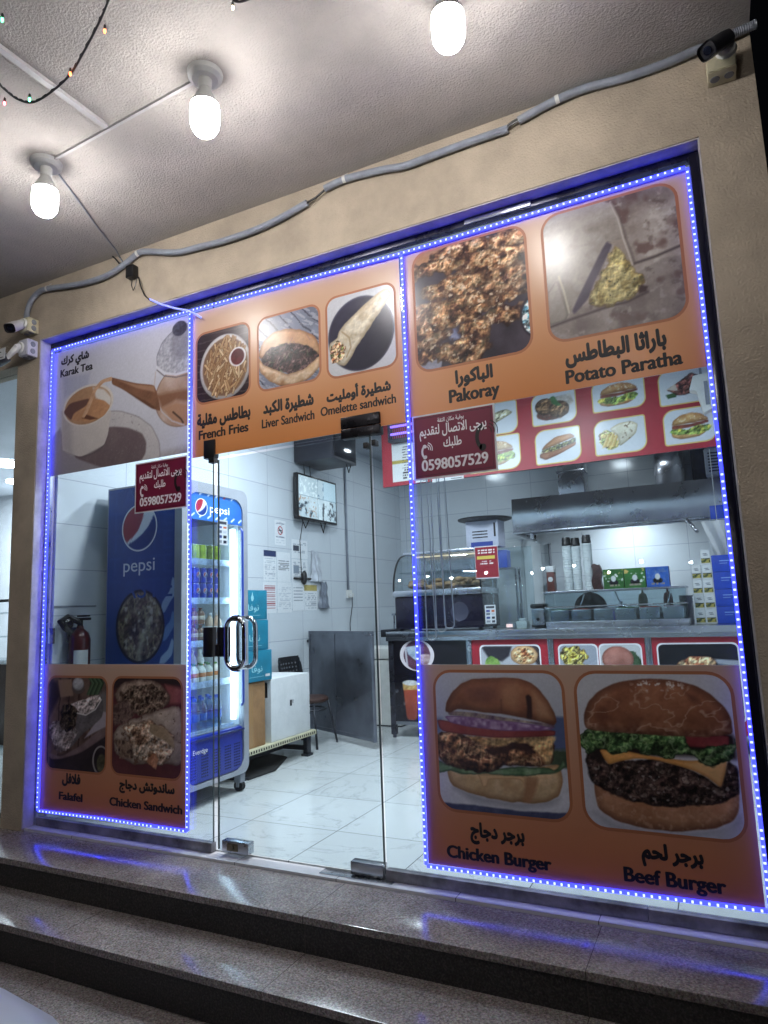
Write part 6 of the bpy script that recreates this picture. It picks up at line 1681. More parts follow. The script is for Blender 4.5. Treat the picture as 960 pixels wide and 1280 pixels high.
# ---- chair
t = thing('metal_chair', 'chair with round brown seat, black perforated back and steel legs', 'chair', (-3.62, 2.62, 0))
obj('seat', MB().lathe([(0, .395), (.17, .395), (.19, .41), (.19, .43), (.17, .446), (0, .45)], (-3.62, 2.62, 0), seg=26), mat('brown seat pad', (62, 40, 34), .45, var=.12, vscale=12), t)
bm = bmesh.new(); bmesh.ops.create_grid(bm, x_segments=12, y_segments=8, size=1)
for v_ in bm.verts:
    a, b = v_.co.x, v_.co.y
    v_.co = Vector((-3.815 - .03 * b - .03 * (1 - a * a), 2.62 + a * (.2 - .025 * (b > .5) * (abs(a) > .8)), .68 + b * .14))
r = bmesh.ops.solidify(bm, geom=list(bm.faces), thickness=.012)
bk = obj('backrest', MB().bm(bm, True), BLACK, t)
mb = MB()
for i in range(6):
    for j in range(5):
        a, b = -.6 + i * .24, -.55 + j * .27
        mb.lathe([(0, .003), (.008, .003), (.009, -.001)], (-3.812 - .03 * b - .03 * (1 - a * a), 2.62 + a * .2, .68 + b * .14), 'X', 8)
obj('perforations', mb, mat('hole light', (110, 112, 120), .6), bk)
for sx in (-1, 1):
    for sy in (-1, 1):
        obj('leg', MB().tube([(-3.62 + sx * .14, 2.62 + sy * .13, .40), (-3.62 + sx * .20, 2.62 + sy * .18, .0)], .011, 8), DKST, t)
obj('ring', MB().tube([(-3.62 + .165 * math.cos(a), 2.62 + .165 * math.sin(a), .33) for a in [2 * math.pi * k / 24 for k in range(24)]], .008, 6, closed=True), DKST, t)
for sy in (-1, 1):
    obj('back_post', MB().tube([(-3.74, 2.62 + sy * .13, .39), (-3.80, 2.62 + sy * .17, .45), (-3.84, 2.62 + sy * .17, .8)], .010, 8), DKST, t)

# ---- stainless gate leaf hinged at the wall
t = thing('steel_gate', 'stainless steel gate leaf of two panels standing ajar behind the chair', 'gate', (-3.4, 2.95, 0.06))
A, B = Vector((-3.905, 3.11, 0)), Vector((-2.895, 2.59, 0))
d = (B - A).normalized(); L = (B - A).length
G = Matrix(((d.x, -d.y, 0, A.x), (d.y, d.x, 0, A.y), (0, 0, 1, 0), (0, 0, 0, 1)))
GST = mat('dull steel sheet', (118, 122, 132), .34, .9, var=.16, vscale=4, vr=.1)
for a, b in ((.035, L * .42), (L * .42 + .03, L - .035)):
    obj('panel', MB().box((a + .001, -.012, .10), (b - .001, .012, 1.015), M=G), GST, t)
obj('frame', MB().box((0, -.018, .06), (.034, .018, 1.05), .003, M=G).box((L - .034, -.018, .06), (L, .018, 1.05), .003, M=G).box((.035, -.018, 1.016), (L - .035, .018, 1.05), M=G).box((.035, -.018, .065), (L - .035, .018, .099), M=G).box((L * .42 + .001, -.017, .10), (L * .42 + .029, .017, 1.015), M=G), GST, t)
obj('hinge', MB().box((-.05, -.012, .93), (-.001, .012, .96), M=G).box((-.05, -.012, .2), (-.001, .012, .23), M=G), DKST, t)

# ---- chest freezer
t = thing('chest_freezer', 'white chest freezer between the gate and the counter', 'freezer', (-3.4, 4.0, 0))
obj('body', MB().box((-3.9, 3.69, .015), (-3.14, 4.3, .70), .012), WHITE, t)
obj('lid', MB().box((-3.91, 3.68, .71), (-3.13, 4.31, .825), .015), WHITE, t)
obj('plinth', MB().box((-3.88, 3.70, 0), (-3.16, 4.28, .0148)), BLACK, t)

# ---- serving counter
t = thing('service_counter', 'long stainless counter with black end panel and red food panels', 'counter', (-1.4, 3.5, 0))
YC0 = 3.15
obj('worktop', MB().box((-3.02, YC0 - .03, .965), (.18, 3.86, 1.02), .006).box((-3.02, YC0 - .028, .93), (.18, YC0 - .02, .964)), STEEL, t)
for x in (-2.985, -2.165, -1.395, -.575, .15):
    obj('post', MB().box((x - .026, YC0, .03), (x + .026, YC0 + .05, .929), .003).cyl((x, YC0 + .025, 0), (x, YC0 + .025, .03), .018), DARKALU if x < -2.9 else STEEL, t)
    obj('post', MB().box((x - .026, 3.78, .03), (x + .026, 3.83, .929), .003).cyl((x, 3.805, 0), (x, 3.805, .03), .018), STEEL, t)
obj('lower_rail', MB().box((-2.958, YC0 + .012, .125), (.123, YC0 + .038, .155)), STEEL, t)
obj('inner_shelf', MB().box((-2.95, YC0 + .06, .14), (.12, 3.77, .16)), STEEL, t)
RED = mat('red panel print', (160, 38, 52), .4, var=.08, vscale=4)
bp_ = obj('black_panel', MB().box((-2.957, YC0 + .008, .158), (-2.193, YC0 + .02, .928)), mat('black panel', (20, 18, 26), .3, var=.3, vscale=6), t)
def p_drink(p):
    p.fill((92, 60, 76))
    n = p.n(14, 501, 3)
    p.c = np.array((92, 58, 74)) * (.6 + .8 * n[:, None])
    p.blob(p.dpoly([(-2.82, .87), (-2.66, .89), (-2.66, .78), (-2.72, .74), (-2.80, .80)]), [(150, 170, 190), (196, 206, 214)], 20, 502, soft=.01)
    p.blob(p.dell(((-2.62, .75), (-2.53, .75), (-2.62, .80))), [(214, 200, 196), (150, 110, 110)], 20, 503, soft=.01)
    p.mix(p.cover(p.dpoly([(-2.84, .90), (-2.82, .90), (-2.80, .66), (-2.82, .66)]), .008), (200, 196, 204))
    p.mix(p.cover(np.hypot((p.x + 2.705), (p.z - .79)) - .142, .004), (226, 216, 220))
disc_picture('round_picture', (-2.705, .79), .15, FY(YC0 + .0072), p_drink, LOGOM, bp_, 26, 56, sx=1.22)
def p_juice(p):
    p.fill((20, 18, 26))
    p.blob(p.dpoly([(-2.868, .50), (-2.70, .50), (-2.725, .20), (-2.75, .172), (-2.82, .172), (-2.842, .2)]), [(170, 62, 34), (196, 84, 44)], 8, 511, soft=.006, rim=.012, rimcol=(120, 40, 24))
    p.blob(p.dpoly([(-2.870, .525), (-2.70, .525), (-2.705, .46), (-2.862, .455)], .01, 30), [(206, 152, 70), (226, 190, 110)], 30, 512, soft=.006)
    p.blob(p.dell(((-2.785, .525), (-2.70, .525), (-2.785, .55))), [(226, 226, 220), (206, 206, 206)], 20, 513, soft=.006)
    sp = np.clip((p.n(18, 514, 4) - .66) * 12, 0, 1) * p.cover(.07 - np.hypot(p.x + 2.93, (p.z - .36) * 1.0), .1)
    p.mix(sp, (206, 210, 216))
picture('glass_picture', (-2.953, .16, -2.66, .60), FY(YC0 + .0072), p_juice, VINYL, bp_, .006)
# three red panels with white-edged pictures
def p_rolls(p, x0, z1):
    p.fill((176, 178, 186))
    p.blob(p.dpoly([(x0 + .0, z1 - .0), (x0 + .30, z1), (x0 + .27, z1 - .09), (x0 + .2, z1 - .14), (x0 + .08, z1 - .12)]), [(52, 48, 56)], soft=.02)
    p.blob(p.dpoly([(x0 + .42, z1), (x0 + .8, z1), (x0 + .8, z1 - .3), (x0 + .6, z1 - .3)]), [(58, 50, 54), (74, 64, 66)], 8, 521, soft=.02)
    p.blob(p.dell(((x0 + .10, z1 - .19), (x0 + .18, z1 - .19), (x0 + .10, z1 - .10)), .04, 20), [(90, 140, 50), (150, 186, 80)], 20, 522)
    for cx, cz, r in ((.41, -.085, .125), (.19, -.235, .09), (.40, -.25, .10), (.3, -.42, .12)):
        d = p.dell(((x0 + cx, z1 + cz), (x0 + cx + r, z1 + cz), (x0 + cx, z1 + cz + r * .72)), .01)
        p.blob(d, [(196, 144, 92), (220, 176, 124)], 14, 523, rim=.012, rimcol=(130, 82, 46))
        p.blob(d - .022, [(140, 70, 40), (206, 160, 100), (226, 200, 160)], 30, 524, soft=.01, contrast=2.6)
def p_omc(p, x0, z1):
    p.fill((150, 156, 170))
    for cx, cz, rx, rz in ((.12, -.09, .12, .085), (.17, -.25, .13, .09), (.1, -.42, .12, .09)):
        p.blob(p.dell(((x0 + cx, z1 + cz), (x0 + cx + rx, z1 + cz), (x0 + cx, z1 + cz + rz)), .05, 22), [(120, 90, 30), (206, 190, 60), (226, 214, 110), (70, 60, 40), (196, 170, 60)], 26, 531, rim=.01, rimcol=(90, 66, 30), contrast=2.2)
def p_bun(p, x0, z1):
    p.fill((186, 188, 190))
    p.blob(p.dell(((x0 + .24, z1 - .15), (x0 + .34, z1 - .15), (x0 + .24, z1 - .05)), .06, 20), [(40, 66, 40), (80, 106, 70)], 26, 541)
    p.blob(p.dell(((x0 + .14, z1 - .12), (x0 + .27, z1 - .12), (x0 + .14, z1 - .01))), [(150, 84, 72), (186, 120, 104)], 8, 542, rim=.02, rimcol=(110, 60, 50))
    p.blob(p.dpoly([(x0 - .05, z1 - .24), (x0 + .1, z1 - .20), (x0 + .3, z1 - .19), (x0 + .5, z1 - .22), (x0 + .5, z1 - .6), (x0 - .05, z1 - .6)]), [(26, 24, 28)], soft=.01)
def p_dog(p, x0, z1):
    p.fill((24, 22, 30))
    p.blob(p.dpoly([(x0 + .12, z1 - .23), (x0 + .14, z1 - .15), (x0 + .24, z1 - .10), (x0 + .38, z1 - .10), (x0 + .44, z1 - .15), (x0 + .36, z1 - .22), (x0 + .24, z1 - .24)], .015, 24), [(150, 74, 44), (206, 160, 110), (220, 196, 150)], 34, 551, rim=.014, rimcol=(90, 50, 34), contrast=2.4)
    p.blob(p.dell(((x0 + .17, z1 - .24), (x0 + .24, z1 - .24), (x0 + .17, z1 - .20)), .04, 22), [(50, 80, 40), (96, 130, 66)], 26, 552)
    p.blob(p.dpoly([(x0 + .42, z1 - .12), (x0 + .72, z1 - .14), (x0 + .72, z1 - .19), (x0 + .44, z1 - .16)]), [(150, 156, 170)], soft=.01)
for (x0, x1), pics in (((-2.137, -1.423), [(-2.05, -1.50, p_rolls)]), ((-1.367, -.603), [(-1.32, -1.00, p_omc), (-.97, -.64, p_bun)]), ((-.547, .122), [(-.50, .09, p_dog)])):
    pn = obj('red_panel', MB().box((x0, YC0 + .008, .158), (x1, YC0 + .02, .928)), RED, t)
    for a, b, f in pics:
        ol = rrect(a - .012, .25, b + .012, .882, .045)
        obj('picture_border', MB().add([(q[0], YC0 + .0076, q[1]) for q in ol], [tuple(range(len(ol)))]), WINK, pn)
        picture('picture', (a, .262, b, .87), FY(YC0 + .0070), (lambda p, f=f, a=a: f(p, a, .87)), VINYL, pn, .008, .04)

# ---- heated showcase at the counter's left end
t = thing('food_showcase', 'curved glass food showcase with a dark base on the counter', 'showcase', (-2.5, 3.5, 1.021))
x0, x1 = -2.96, -2.03
prof = [(3.26, 1.06), (3.215, 1.40), (3.22, 1.50), (3.25, 1.60), (3.31, 1.70), (3.40, 1.77), (3.50, 1.80)]
obj('base', MB().box((x0, 3.24, 1.04), (x1, 3.78, 1.36), .012), mat('showcase dark', (30, 28, 46), .22, .3, var=.15, vscale=6), t)
for x in (x0 + .05, x1 - .05):
    for y in (3.28, 3.74): obj('foot', MB().cyl((x, y, 1.0205), (x, y, 1.04), .02), RUBBER, t)
obj('trim_band', MB().box((x0 - .006, 3.205, 1.361), (x1 + .006, 3.79, 1.425), .012), STEEL, t)
mb = MB(); g = prof[1:]
vs = [(x, a, b + (.026 if i == 0 else 0)) for x in (x0 + .012, x1 - .012) for i, (a, b) in enumerate(g)]
k = len(g)
mb.add(vs, [(i, i + 1, k + i + 1, k + i) for i in range(k - 1)], True)
obj('front_glass', mb, CLEARGL, t)
mb = MB()
for x in (x0 + .006, x1 - .006):
    ol = [(a, b + (.026 if i == 0 else 0)) for i, (a, b) in enumerate(g)] + [(3.76, 1.80), (3.76, 1.426)]
    mb.add([(x, a, b) for a, b in ol], [tuple(range(len(ol)))])
obj('end_glass', mb, CLEARGL, t)
mb = MB()
for x in (x0 + .004, x1 - .004):
    mb.tube([(x, a, b) for a, b in smooth([(q[0], q[1], 0) for q in g], 5)] if False else [(x, q[0], q[1]) for q in smooth([(a, b, 0) for a, b in g], 5)], .010, 6)
obj('end_rib', mb, BLACK, t)
obj('top', MB().box((x0, 3.49, 1.80), (x1, 3.79, 1.83), .006).box((x0 + .01, 3.76, 1.426), (x1 - .01, 3.78, 1.80)), STEEL, t)
sh = obj('shelf', MB().box((x0 + .03, 3.32, 1.60), (x1 - .03, 3.75, 1.61)), CLEARGL, t)
obj('lamp_bar', MB().box((x0 + .1, 3.6, 1.775), (x1 - .1, 3.63, 1.79)), emit_mat('warm display lamp', (255, 226, 190), 0.8), t)
obj('badge', MB().lathe([(0, 0.001), (.09, .001), (.092, 0)], (-2.27, 3.2385, 1.20), 'Y', 28), mat('badge grey', (70, 70, 86), .3, .4), t)
# pastry heap
SN = mat('fried snack crust', (166, 132, 96), .7, var=.35, vscale=20, bump=.4, bscale=60)
mb = MB(); R = random.Random(4)
for lvl, zz in ((0, 1.43),):
    for i in range(64):
        x = R.uniform(x0 + .1, x1 - .1); y = R.uniform(3.32, 3.66); h = R.random()
        a = R.uniform(0, 3.1)
        M_ = Matrix.Translation((x, y, zz + .02 + h * (.075 if lvl == 0 else .03))) @ Matrix.Rotation(a, 4, 'Z') @ Matrix.Rotation(R.uniform(-.5, .5), 4, 'X')
        mb.sphere((0, 0, 0), R.uniform(.025, .045), 1.3, .9, .65, 8, 6, M_)
o = obj('fried_snacks', mb, SN); tag(o, 'heap of golden fried snacks inside the counter showcase', 'snacks', kind='stuff')

# carton and tray lid on the showcase
t = carton('pale carton with black print on the showcase under a black tray', (-2.26, 3.52, 1.831), (-1.92, 3.76, 2.10), mat('pale carton', (176, 180, 196), .6, var=.06, vscale=8))
mb = MB()
for i, z in enumerate((1.985, 1.955, 1.925)): mb.box((-2.19, 3.5186, z), (-2.03, 3.5196, z + .012))
mb.box((-1.965, 3.5186, 1.93), (-1.945, 3.5196, 2.07))
obj('print', mb, INK, t); obj('print', MB().box((-2.21, 3.5186, 1.835), (-1.98, 3.5196, 1.885)), mat('blue print', (34, 56, 140), .5), t)
o = obj('serving_tray', MB().lathe([(0, 2.102), (.22, 2.102), (.275, 2.118), (.28, 2.13), (.262, 2.124), (.215, 2.11), (0, 2.11)], (-2.09, 3.64, 0), seg=30), BLACK); tag(o, 'thin black round tray resting on the pale carton', 'tray')

# acrylic screen with leaflets
t = thing('acrylic_screen', 'clear acrylic screen standing on the counter beside the showcase', 'screen', (-1.8, 3.2, 1.021))
obj('sheet', MB().box((-2.015, 3.20, 1.03), (-1.52, 3.206, 1.78), .002), CLEARGL, t)
obj('foot', MB().box((-2.0, 3.16, 1.0205), (-1.95, 3.25, 1.03)).box((-1.58, 3.16, 1.0205), (-1.53, 3.25, 1.03)), STEEL, t)
t = thing('leaflet', 'red leaflet with a yellow stripe taped to the acrylic screen', 'leaflet', (-1.96, 3.197, 1.55))
def p_leaf(p):
    p.fill((150, 30, 44))
    v = (p.z - 1.50) / .31; u = (p.x + 2.07) / .23
    p.mix((v > .60) * (v < .69) * (u > .1) * (u < .86), (206, 178, 60))
    for a, b, w_ in ((.86, .89, .7), (.77, .82, .72), (.52, .545, .4), (.44, .48, .55)):
        p.mix((v > a) * (v < b) * (np.abs(u - .5) < w_ / 2) * (vnoise(u * 22, v * 3, 7) > .3), (226, 206, 206))
    p.mix(np.maximum(np.maximum(u < .025, u > .975), np.maximum(v < .02, v > .98)), (200, 190, 196))
picture('sheet', (-2.07, 1.50, -1.84, 1.81), FY(3.1985), p_leaf, VINYL, t, .006)
t = thing('payment_card_sign', 'small white sign of payment marks at the foot of the acrylic screen', 'sign', (-1.97, 3.197, 1.06))
def p_pay(x0, z0, w, h):
    def f(p):
        p.fill((196, 200, 206))
        u = (p.x - x0) / w; v = (p.z - z0) / h
        p.mix((v > .83) * (v < .95) * (u > .1) * (u < .9), (60, 64, 76))
        for i, c in enumerate(((60, 70, 150), (196, 90, 50), (90, 100, 120), (170, 176, 186), (40, 66, 140), (30, 32, 40), (120, 126, 136), (36, 40, 60))):
            a, b = i % 2, i // 2
            p.mix((np.abs(u - .28 - .45 * a) < .15) * (np.abs(v - .70 + .19 * b) < .06), c)
    return f
picture('sheet', (-2.0, 1.075, -1.895, 1.25), FY(3.198), p_pay(-2.0, 1.075, .105, .175), VINYL, t, .007)
t = thing('payment_card_sign', 'small white sign of payment marks stuck on the fridge door', 'sign', (-3.15, .81, 1.74))
picture('sheet', (.755, 1.745, .865, 1.925), FX(XF + .002), p_pay(.755, 1.745, .11, .18), VINYL, t, .007)

# ---- glass topping case on the counter with goods on its top
t = thing('topping_case', 'low glass topping case with steel pans on the counter', 'display case', (-.85, 3.5, 1.021))
a0, a1 = -1.46, -.245
obj('base', MB().box((a0, 3.32, 1.0205), (a1, 3.74, 1.075), .006), STEEL, t)
obj('glass', MB().box((a0 + .01, 3.325, 1.076), (a1 - .01, 3.329, 1.335)).box((a0 + .01, 3.735, 1.076), (a1 - .01, 3.739, 1.335)).box((a0 + .004, 3.33, 1.076), (a0 + .008, 3.73, 1.335)).box((a1 - .008, 3.33, 1.076), (a1 - .004, 3.73, 1.335)), CLEARGL, t)
obj('rail', MB().box((a0 - .005, 3.315, 1.336), (a1 + .005, 3.745, 1.352), .003).box((a0 - .004, 3.318, 1.20), (a1 + .004, 3.324, 1.212)), STEEL, t)
for i in range(6):
    x = a0 + .12 + i * .195
    obj('pan', MB().box((x - .085, 3.38, 1.0755), (x + .085, 3.70, 1.18), .012), STEEL, t)
    obj('filling', MB().box((x - .075, 3.39, 1.176), (x + .075, 3.69, 1.186), .006), mat(('lettuce fill', 'tomato fill', 'onion fill')[i % 3], ((70, 110, 54), (150, 54, 40), (180, 160, 170))[i % 3], .6, var=.4, vscale=40), t)
TOPZ = 1.3525
CUP = mat('cup stack paper', (196, 204, 206), .5, var=.06, vscale=10)
for x, h, lb in ((-1.275, .44, 'left stack of pale paper cups with black lids on the topping case'), (-1.19, .43, 'shorter middle stack of pale paper cups with black lids'), (-1.085, .45, 'right stack of pale paper cups with black lids by the dark bag')):
    t = thing('cup_stack', lb, 'cups', (x, 3.60, TOPZ), 'cup stacks on the topping case')
    pr = [(0, 0), (.036, 0)]
    for k in range(int(h / .012)): pr += [(.037 + .004 * (k % 2) + k * .0002, .004 + k * .012), (.041, .010 + k * .012)]
    obj('cups', MB().lathe([(r, z + TOPZ) for r, z in pr], (x, 3.60, 0), seg=20), CUP, t)
    pr = [(.044, h), (.044, h + .02), (.040, h + .03), (.042, h + .05), (.036, h + .075), (0, h + .08)]
    obj('lids', MB().lathe([(r, z + TOPZ) for r, z in pr], (x, 3.60, 0), seg=20), BLACK, t)
t = thing('coffee_box', 'narrow brown and white coffee box at the left end of the topping case', 'box', (-1.43, 3.6, TOPZ))
obj('carton', MB().box((-1.475, 3.55, TOPZ), (-1.405, 3.65, TOPZ + .19), .003), mat('coffee brown', (92, 44, 38), .5, var=.2, vscale=20), t)
obj('flap', MB().box((-1.478, 3.548, TOPZ + .191), (-1.402, 3.652, TOPZ + .25), .003), PAPER, t)
obj('emblem', MB().lathe([(0, -.001), (.022, -.001), (.024, 0)], (-1.44, 3.5498, TOPZ + .12), 'Y', 20), PAPER, t)
bm = bmesh.new(); bmesh.ops.create_cube(bm, size=1); bmesh.ops.subdivide_edges(bm, edges=list(bm.edges), cuts=4, use_grid_fill=True)
for v_ in bm.verts:
    q = v_.co
    q.x = -1.01 + q.x * .085 * (1 - .2 * max(0, q.z)) + .01 * math.sin(q.z * 9); q.y = 3.60 + q.y * .07 * (1.1 - .7 * max(0, q.z)); q.z = TOPZ + .12 + q.z * .24 + .008 * math.sin(q.x * 90)
t = thing('snack_bag', 'crumpled dark brown bag between the cup stacks and the green boxes', 'bag', (-1.01, 3.6, TOPZ))
obj('pouch', MB().bm(bm, True), mat('dark brown foil', (58, 38, 38), .3, .2, var=.5, vscale=24), t)
def p_tea_box(x0, z0, w, h, base, seed, splash):
    def f(p):
        u = (p.x - x0) / w; v = (p.z - z0) / h
        p.c = np.array(base) * (.8 + .4 * p.n(12, seed)[:, None])
        p.mix((v > .3) * (v < .75) * np.clip((p.n(36, seed + 1, 3) - .55) * 9, 0, 1) * splash, (220, 228, 220))
        p.mix((v > .72) * np.clip((p.n(30, seed + 2, 3) - .6) * 9, 0, 1) * splash, (214, 180, 90))
        for c in (-.07, .07): p.mix(p.cover(.028 - np.hypot(p.x - x0 - w * .5 - c * w, (p.z - z0 - h * .33) * 1.2), .006), (26, 30, 36))
        p.mix(p.cover(.022 - np.hypot((p.x - x0 - w * .5), (p.z - z0 - h * .52) * .8), .006), (206, 212, 214))
        p.mix((v > .14) * (v < .22) * (np.abs(u - .5) < .28) * (vnoise(u * 30, v * 2, seed) > .35), (150, 140, 120))
    return f
for x0_, w_, c_, s_, lb in ((-.952, .183, (44, 104, 44), 1, 'green illustrated box next to the dark bag'), (-.765, .183, (44, 108, 44), 1, 'green illustrated box next to the blue one'), (-.576, .193, (42, 92, 190), .15, 'blue illustrated box at the end of the row on the topping case')):
    t = thing('illustrated_box', lb, 'box', (x0_ + w_ / 2, 3.6, TOPZ), 'illustrated boxes on the topping case')
    obj('carton', MB().box((x0_, 3.552, TOPZ), (x0_ + w_, 3.68, TOPZ + .185), .003), mat('box green' if s_ == 1 else 'box blue', c_, .45, var=.1, vscale=9), t)
    picture('print', (x0_ + .003, TOPZ + .003, x0_ + w_ - .003, TOPZ + .182), FY(3.5512), p_tea_box(x0_, TOPZ, w_, .185, c_, int(-x0_ * 1000), s_), VINYL, t, .004)
# sauce bottles, round pan, card terminal, tubs, tins
for x, c_, lb in ((-.644, (150, 146, 116), 'pale squeeze bottle of sauce behind the topping case'), (-.425, (120, 60, 56), 'reddish squeeze bottle of sauce behind the topping case')):
    t = thing('sauce_bottle', lb, 'bottle', (x, 3.9, 1.0), 'sauce bottles')
    obj('body', MB().lathe([(0, 1.13), (.04, 1.132), (.042, 1.15), (.042, 1.26), (.034, 1.285)], (x, 3.81, 0), seg=16), mat('sauce ' + lb[:4], c_, .4), t)
    obj('nozzle', MB().lathe([(.036, 1.285), (.03, 1.30), (.012, 1.31), (.005, 1.355), (0, 1.356)], (x, 3.81, 0), seg=14), MATS['sauce ' + lb[:4]], t)
o = obj('bottle_rack', MB().box((-.75, 3.75, 1.021), (-.32, 3.85, 1.128), .005), STEEL); tag(o, 'steel block under the two sauce bottles', 'rack')
t = thing('round_pan', 'dark round pan leaning behind the glass topping case', 'pan', (-1.13, 3.84, 1.021))
obj('disc', MB().lathe([(0, .0), (.14, .0), (.155, -.02), (.158, -.018), (.143, .008), (0, .01)], (-1.13, 3.845, 1.18), 'Y', 30), mat('dark pan', (58, 60, 68), .35, .6), t)
obj('handle', MB().box((-1.14, 3.83, 1.02), (-1.12, 3.845, 1.05)), BLACK, t)
t = thing('toaster', 'small black toaster with steel sides on the counter', 'toaster', (-1.52, 3.42, 1.021))
obj('body', MB().box((-1.60, 3.36, 1.03), (-1.48, 3.56, 1.20), .012), STEEL, t)
obj('top', MB().box((-1.61, 3.355, 1.201), (-1.47, 3.565, 1.245), .018), BLACK, t)
obj('base', MB().box((-1.605, 3.355, 1.0205), (-1.475, 3.565, 1.05), .005), BLACK, t)
obj('knob', MB().lathe([(0, -.014), (.014, -.012), (.016, 0)], (-1.54, 3.36, 1.10), 'Y', 14), BLACK, t)
t = thing('card_terminal', 'small card terminal on the counter behind the acrylic screen', 'card terminal', (-1.79, 3.36, 1.021))
obj('body', MB().box((-1.84, 3.3, 1.021), (-1.74, 3.46, 1.075), .01), GREYP, t); obj('screen', MB().box((-1.83, 3.2985, 1.035), (-1.77, 3.2995, 1.065)), emit_mat('terminal screen', (255, 200, 190), 1.2), t)
t = thing('tub_stack', 'tall stack of white lidded tubs on the counter', 'tubs', (-.28, 3.52, 1.021))
pr = []
for k in range(9): pr += [(.052, 1.021 + k * .028), (.060, 1.043 + k * .028), (.064, 1.044 + k * .028), (.064, 1.048 + k * .028)]
obj('tubs', MB().lathe([(0, 1.021)] + pr + [(0, pr[-1][1])], (-.185 - .09, 3.84, 0), seg=24), WHITE, t)
t.location.y = 3.84
for ch in t.children: ch.location.y = 0
for ch in t.children: ch.data.transform(Matrix.Translation((0, 3.52 - 3.84, 0)))
# tins: two columns
def p_tin(x0, z0, seed):
    def f(p):
        u = (p.x - x0) / .074; v = (p.z - z0) / .126
        p.fill((206, 210, 212))
        p.mix((v < .42) * (v > .1), (176, 160, 70)); p.mix((v < .4) * (v > .14) * (p.n(60, seed, 2) > .5), (70, 84, 50))
        p.mix((v > .55) * (v < .88) * (np.mod(v * 9, 1) > .5) * (u > .2) * (u < .8) * (vnoise(u * 16, np.floor(v * 9), seed) > .3), (50, 60, 84))
        p.mix((v < .42) * (v > .38), (40, 44, 40))
    return f
t0 = thing('milk_carton', '', 'carton', (0, 0, 0), 'small white and yellow cartons stacked at the right end')
obj('body', MB().box((-.037, -.037, 0), (.037, .037, .126), .004), mat('milk carton', (206, 210, 212), .5), t0)
picture('print', (-.035, .003, .035, .123), FY(-.0376), p_tin(-.037, 0, 61), VINYL, t0, .006)
first = True
for c_, x, n_ in ((0, -.158, 4), (1, -.074, 5)):
    for k in range(n_):
        lb = ('%s carton of the %s white and yellow column by the blue cartons' % (('lowest', 'second', 'third', 'fourth', 'fifth')[k], ('shorter', 'taller')[c_]))
        loc = (x + .002 * (k % 2), 3.50, 1.0205 + .1268 * k)
        if first: t0.location = loc; t0['label'] = lb; first = False
        else: dup(t0, loc, lb)
BLC = mat('blue carton', (36, 72, 180), .45, var=.1, vscale=8)
t0 = None
for k, lb in enumerate(('lowest blue carton at the right end of the counter', 'second blue carton from the bottom at the right end', 'third blue carton from the bottom at the right end', 'topmost blue carton of the stack at the right end')):
    z = 1.0205 + k * .146
    t = thing('blue_carton', lb, 'carton', (.06, 3.55, z), 'blue cartons at the right end of the counter')
    obj('box', MB().box((-.030, 3.47, z), (.17, 3.70, z + .144), .004), BLC, t)
    obj('print', MB().box((.03, 3.4692, z + .09), (.11, 3.4698, z + .098)).box((.03, 3.4692, z + .07), (.09, 3.4698, z + .075)), mat('pale blue ink', (130, 160, 220), .5), t)

# ---- cooking hood, ducts and the kitchen behind
t = thing('cooking_hood', 'long stainless steel cooking hood hung over the kitchen', 'hood', (-.95, 5.0, 2.04))
hx0, hx1 = -2.03, .19
mb = MB().add([(hx0, 4.5, 2.06), (hx0, 4.5, 2.44), (hx0, 5.59, 2.44), (hx0, 5.59, 2.06), (hx1, 4.5, 2.06), (hx1, 4.5, 2.44), (hx1, 5.59, 2.44), (hx1, 5.59, 2.06)], [(0, 1, 2, 3), (4, 7, 6, 5), (1, 5, 6, 2)])
N = 40
rows_ = []
for i in range(N + 1):
    x = hx0 + (hx1 - hx0) * i / N
    rows_.append([(x, 4.5 + .002 * math.sin(x * 7.3), 2.06), (x, 4.49 + .003 * math.sin(x * 9 + 1), 2.15), (x, 4.483 + .003 * math.sin(x * 6.1 + 1) + .002 * math.sin(x * 13), 2.25), (x, 4.49 + .002 * math.sin(x * 8), 2.35), (x, 4.5, 2.44)])
mb.add([v for r_ in rows_ for v in r_], [(5 * i + j, 5 * i + 5 + j, 5 * i + 6 + j, 5 * i + 1 + j) for i in range(N) for j in range(4)], True)
obj('canopy', mb, HOODSTEEL, t)
obj('lip', MB().box((hx0 - .004, 4.485, 2.035), (hx1, 4.51, 2.06), .004).box((hx0 - .004, 4.515, 2.035), (hx0 + .016, 5.58, 2.06)), STEEL, t)
mb = MB()
for i in range(52):
    x = hx0 + .05 + i * .041
    mb.box((x, 4.55, 2.075), (x + .026, 4.95, 2.10))
obj('filter', mb, DKST, t)
obj('grease_cup', MB().cyl((-1.83, 4.53, 1.97), (-1.83, 4.53, 2.036), .022), STEEL, t)
obj('gas_tube', MB().tube([(-1.9, 4.54, 2.03), (.15, 4.54, 2.03)], .012, 8), CHROME, t)
t = thing('air_duct', 'square bright steel duct rising from the left of the hood', 'duct', (-1.38, 4.85, 2.441))
obj('sheet', MB().box((-1.54, 4.75, 2.441), (-1.25, 5.05, 3.238), .01), HOODSTEEL, t)
obj('flange', MB().box((-1.56, 4.73, 2.442), (-1.23, 5.07, 2.46), .002).box((-1.55, 4.74, 2.73), (-1.24, 5.06, 2.745), .002), STEEL, t)
t = thing('air_duct', 'round elbow duct bending to the wall from the right of the hood', 'duct', (-.36, 4.95, 2.441))
P_ = [Vector((-.36, 4.92, 2.441)), Vector((-.36, 4.92, 2.62))] + [Vector((-.36, 4.92 + .22 * (1 - math.cos(a)), 2.66 + .22 * math.sin(a))) for a in [math.radians(15 * k) for k in range(7)]] + [Vector((-.36, 5.59, 2.88))]
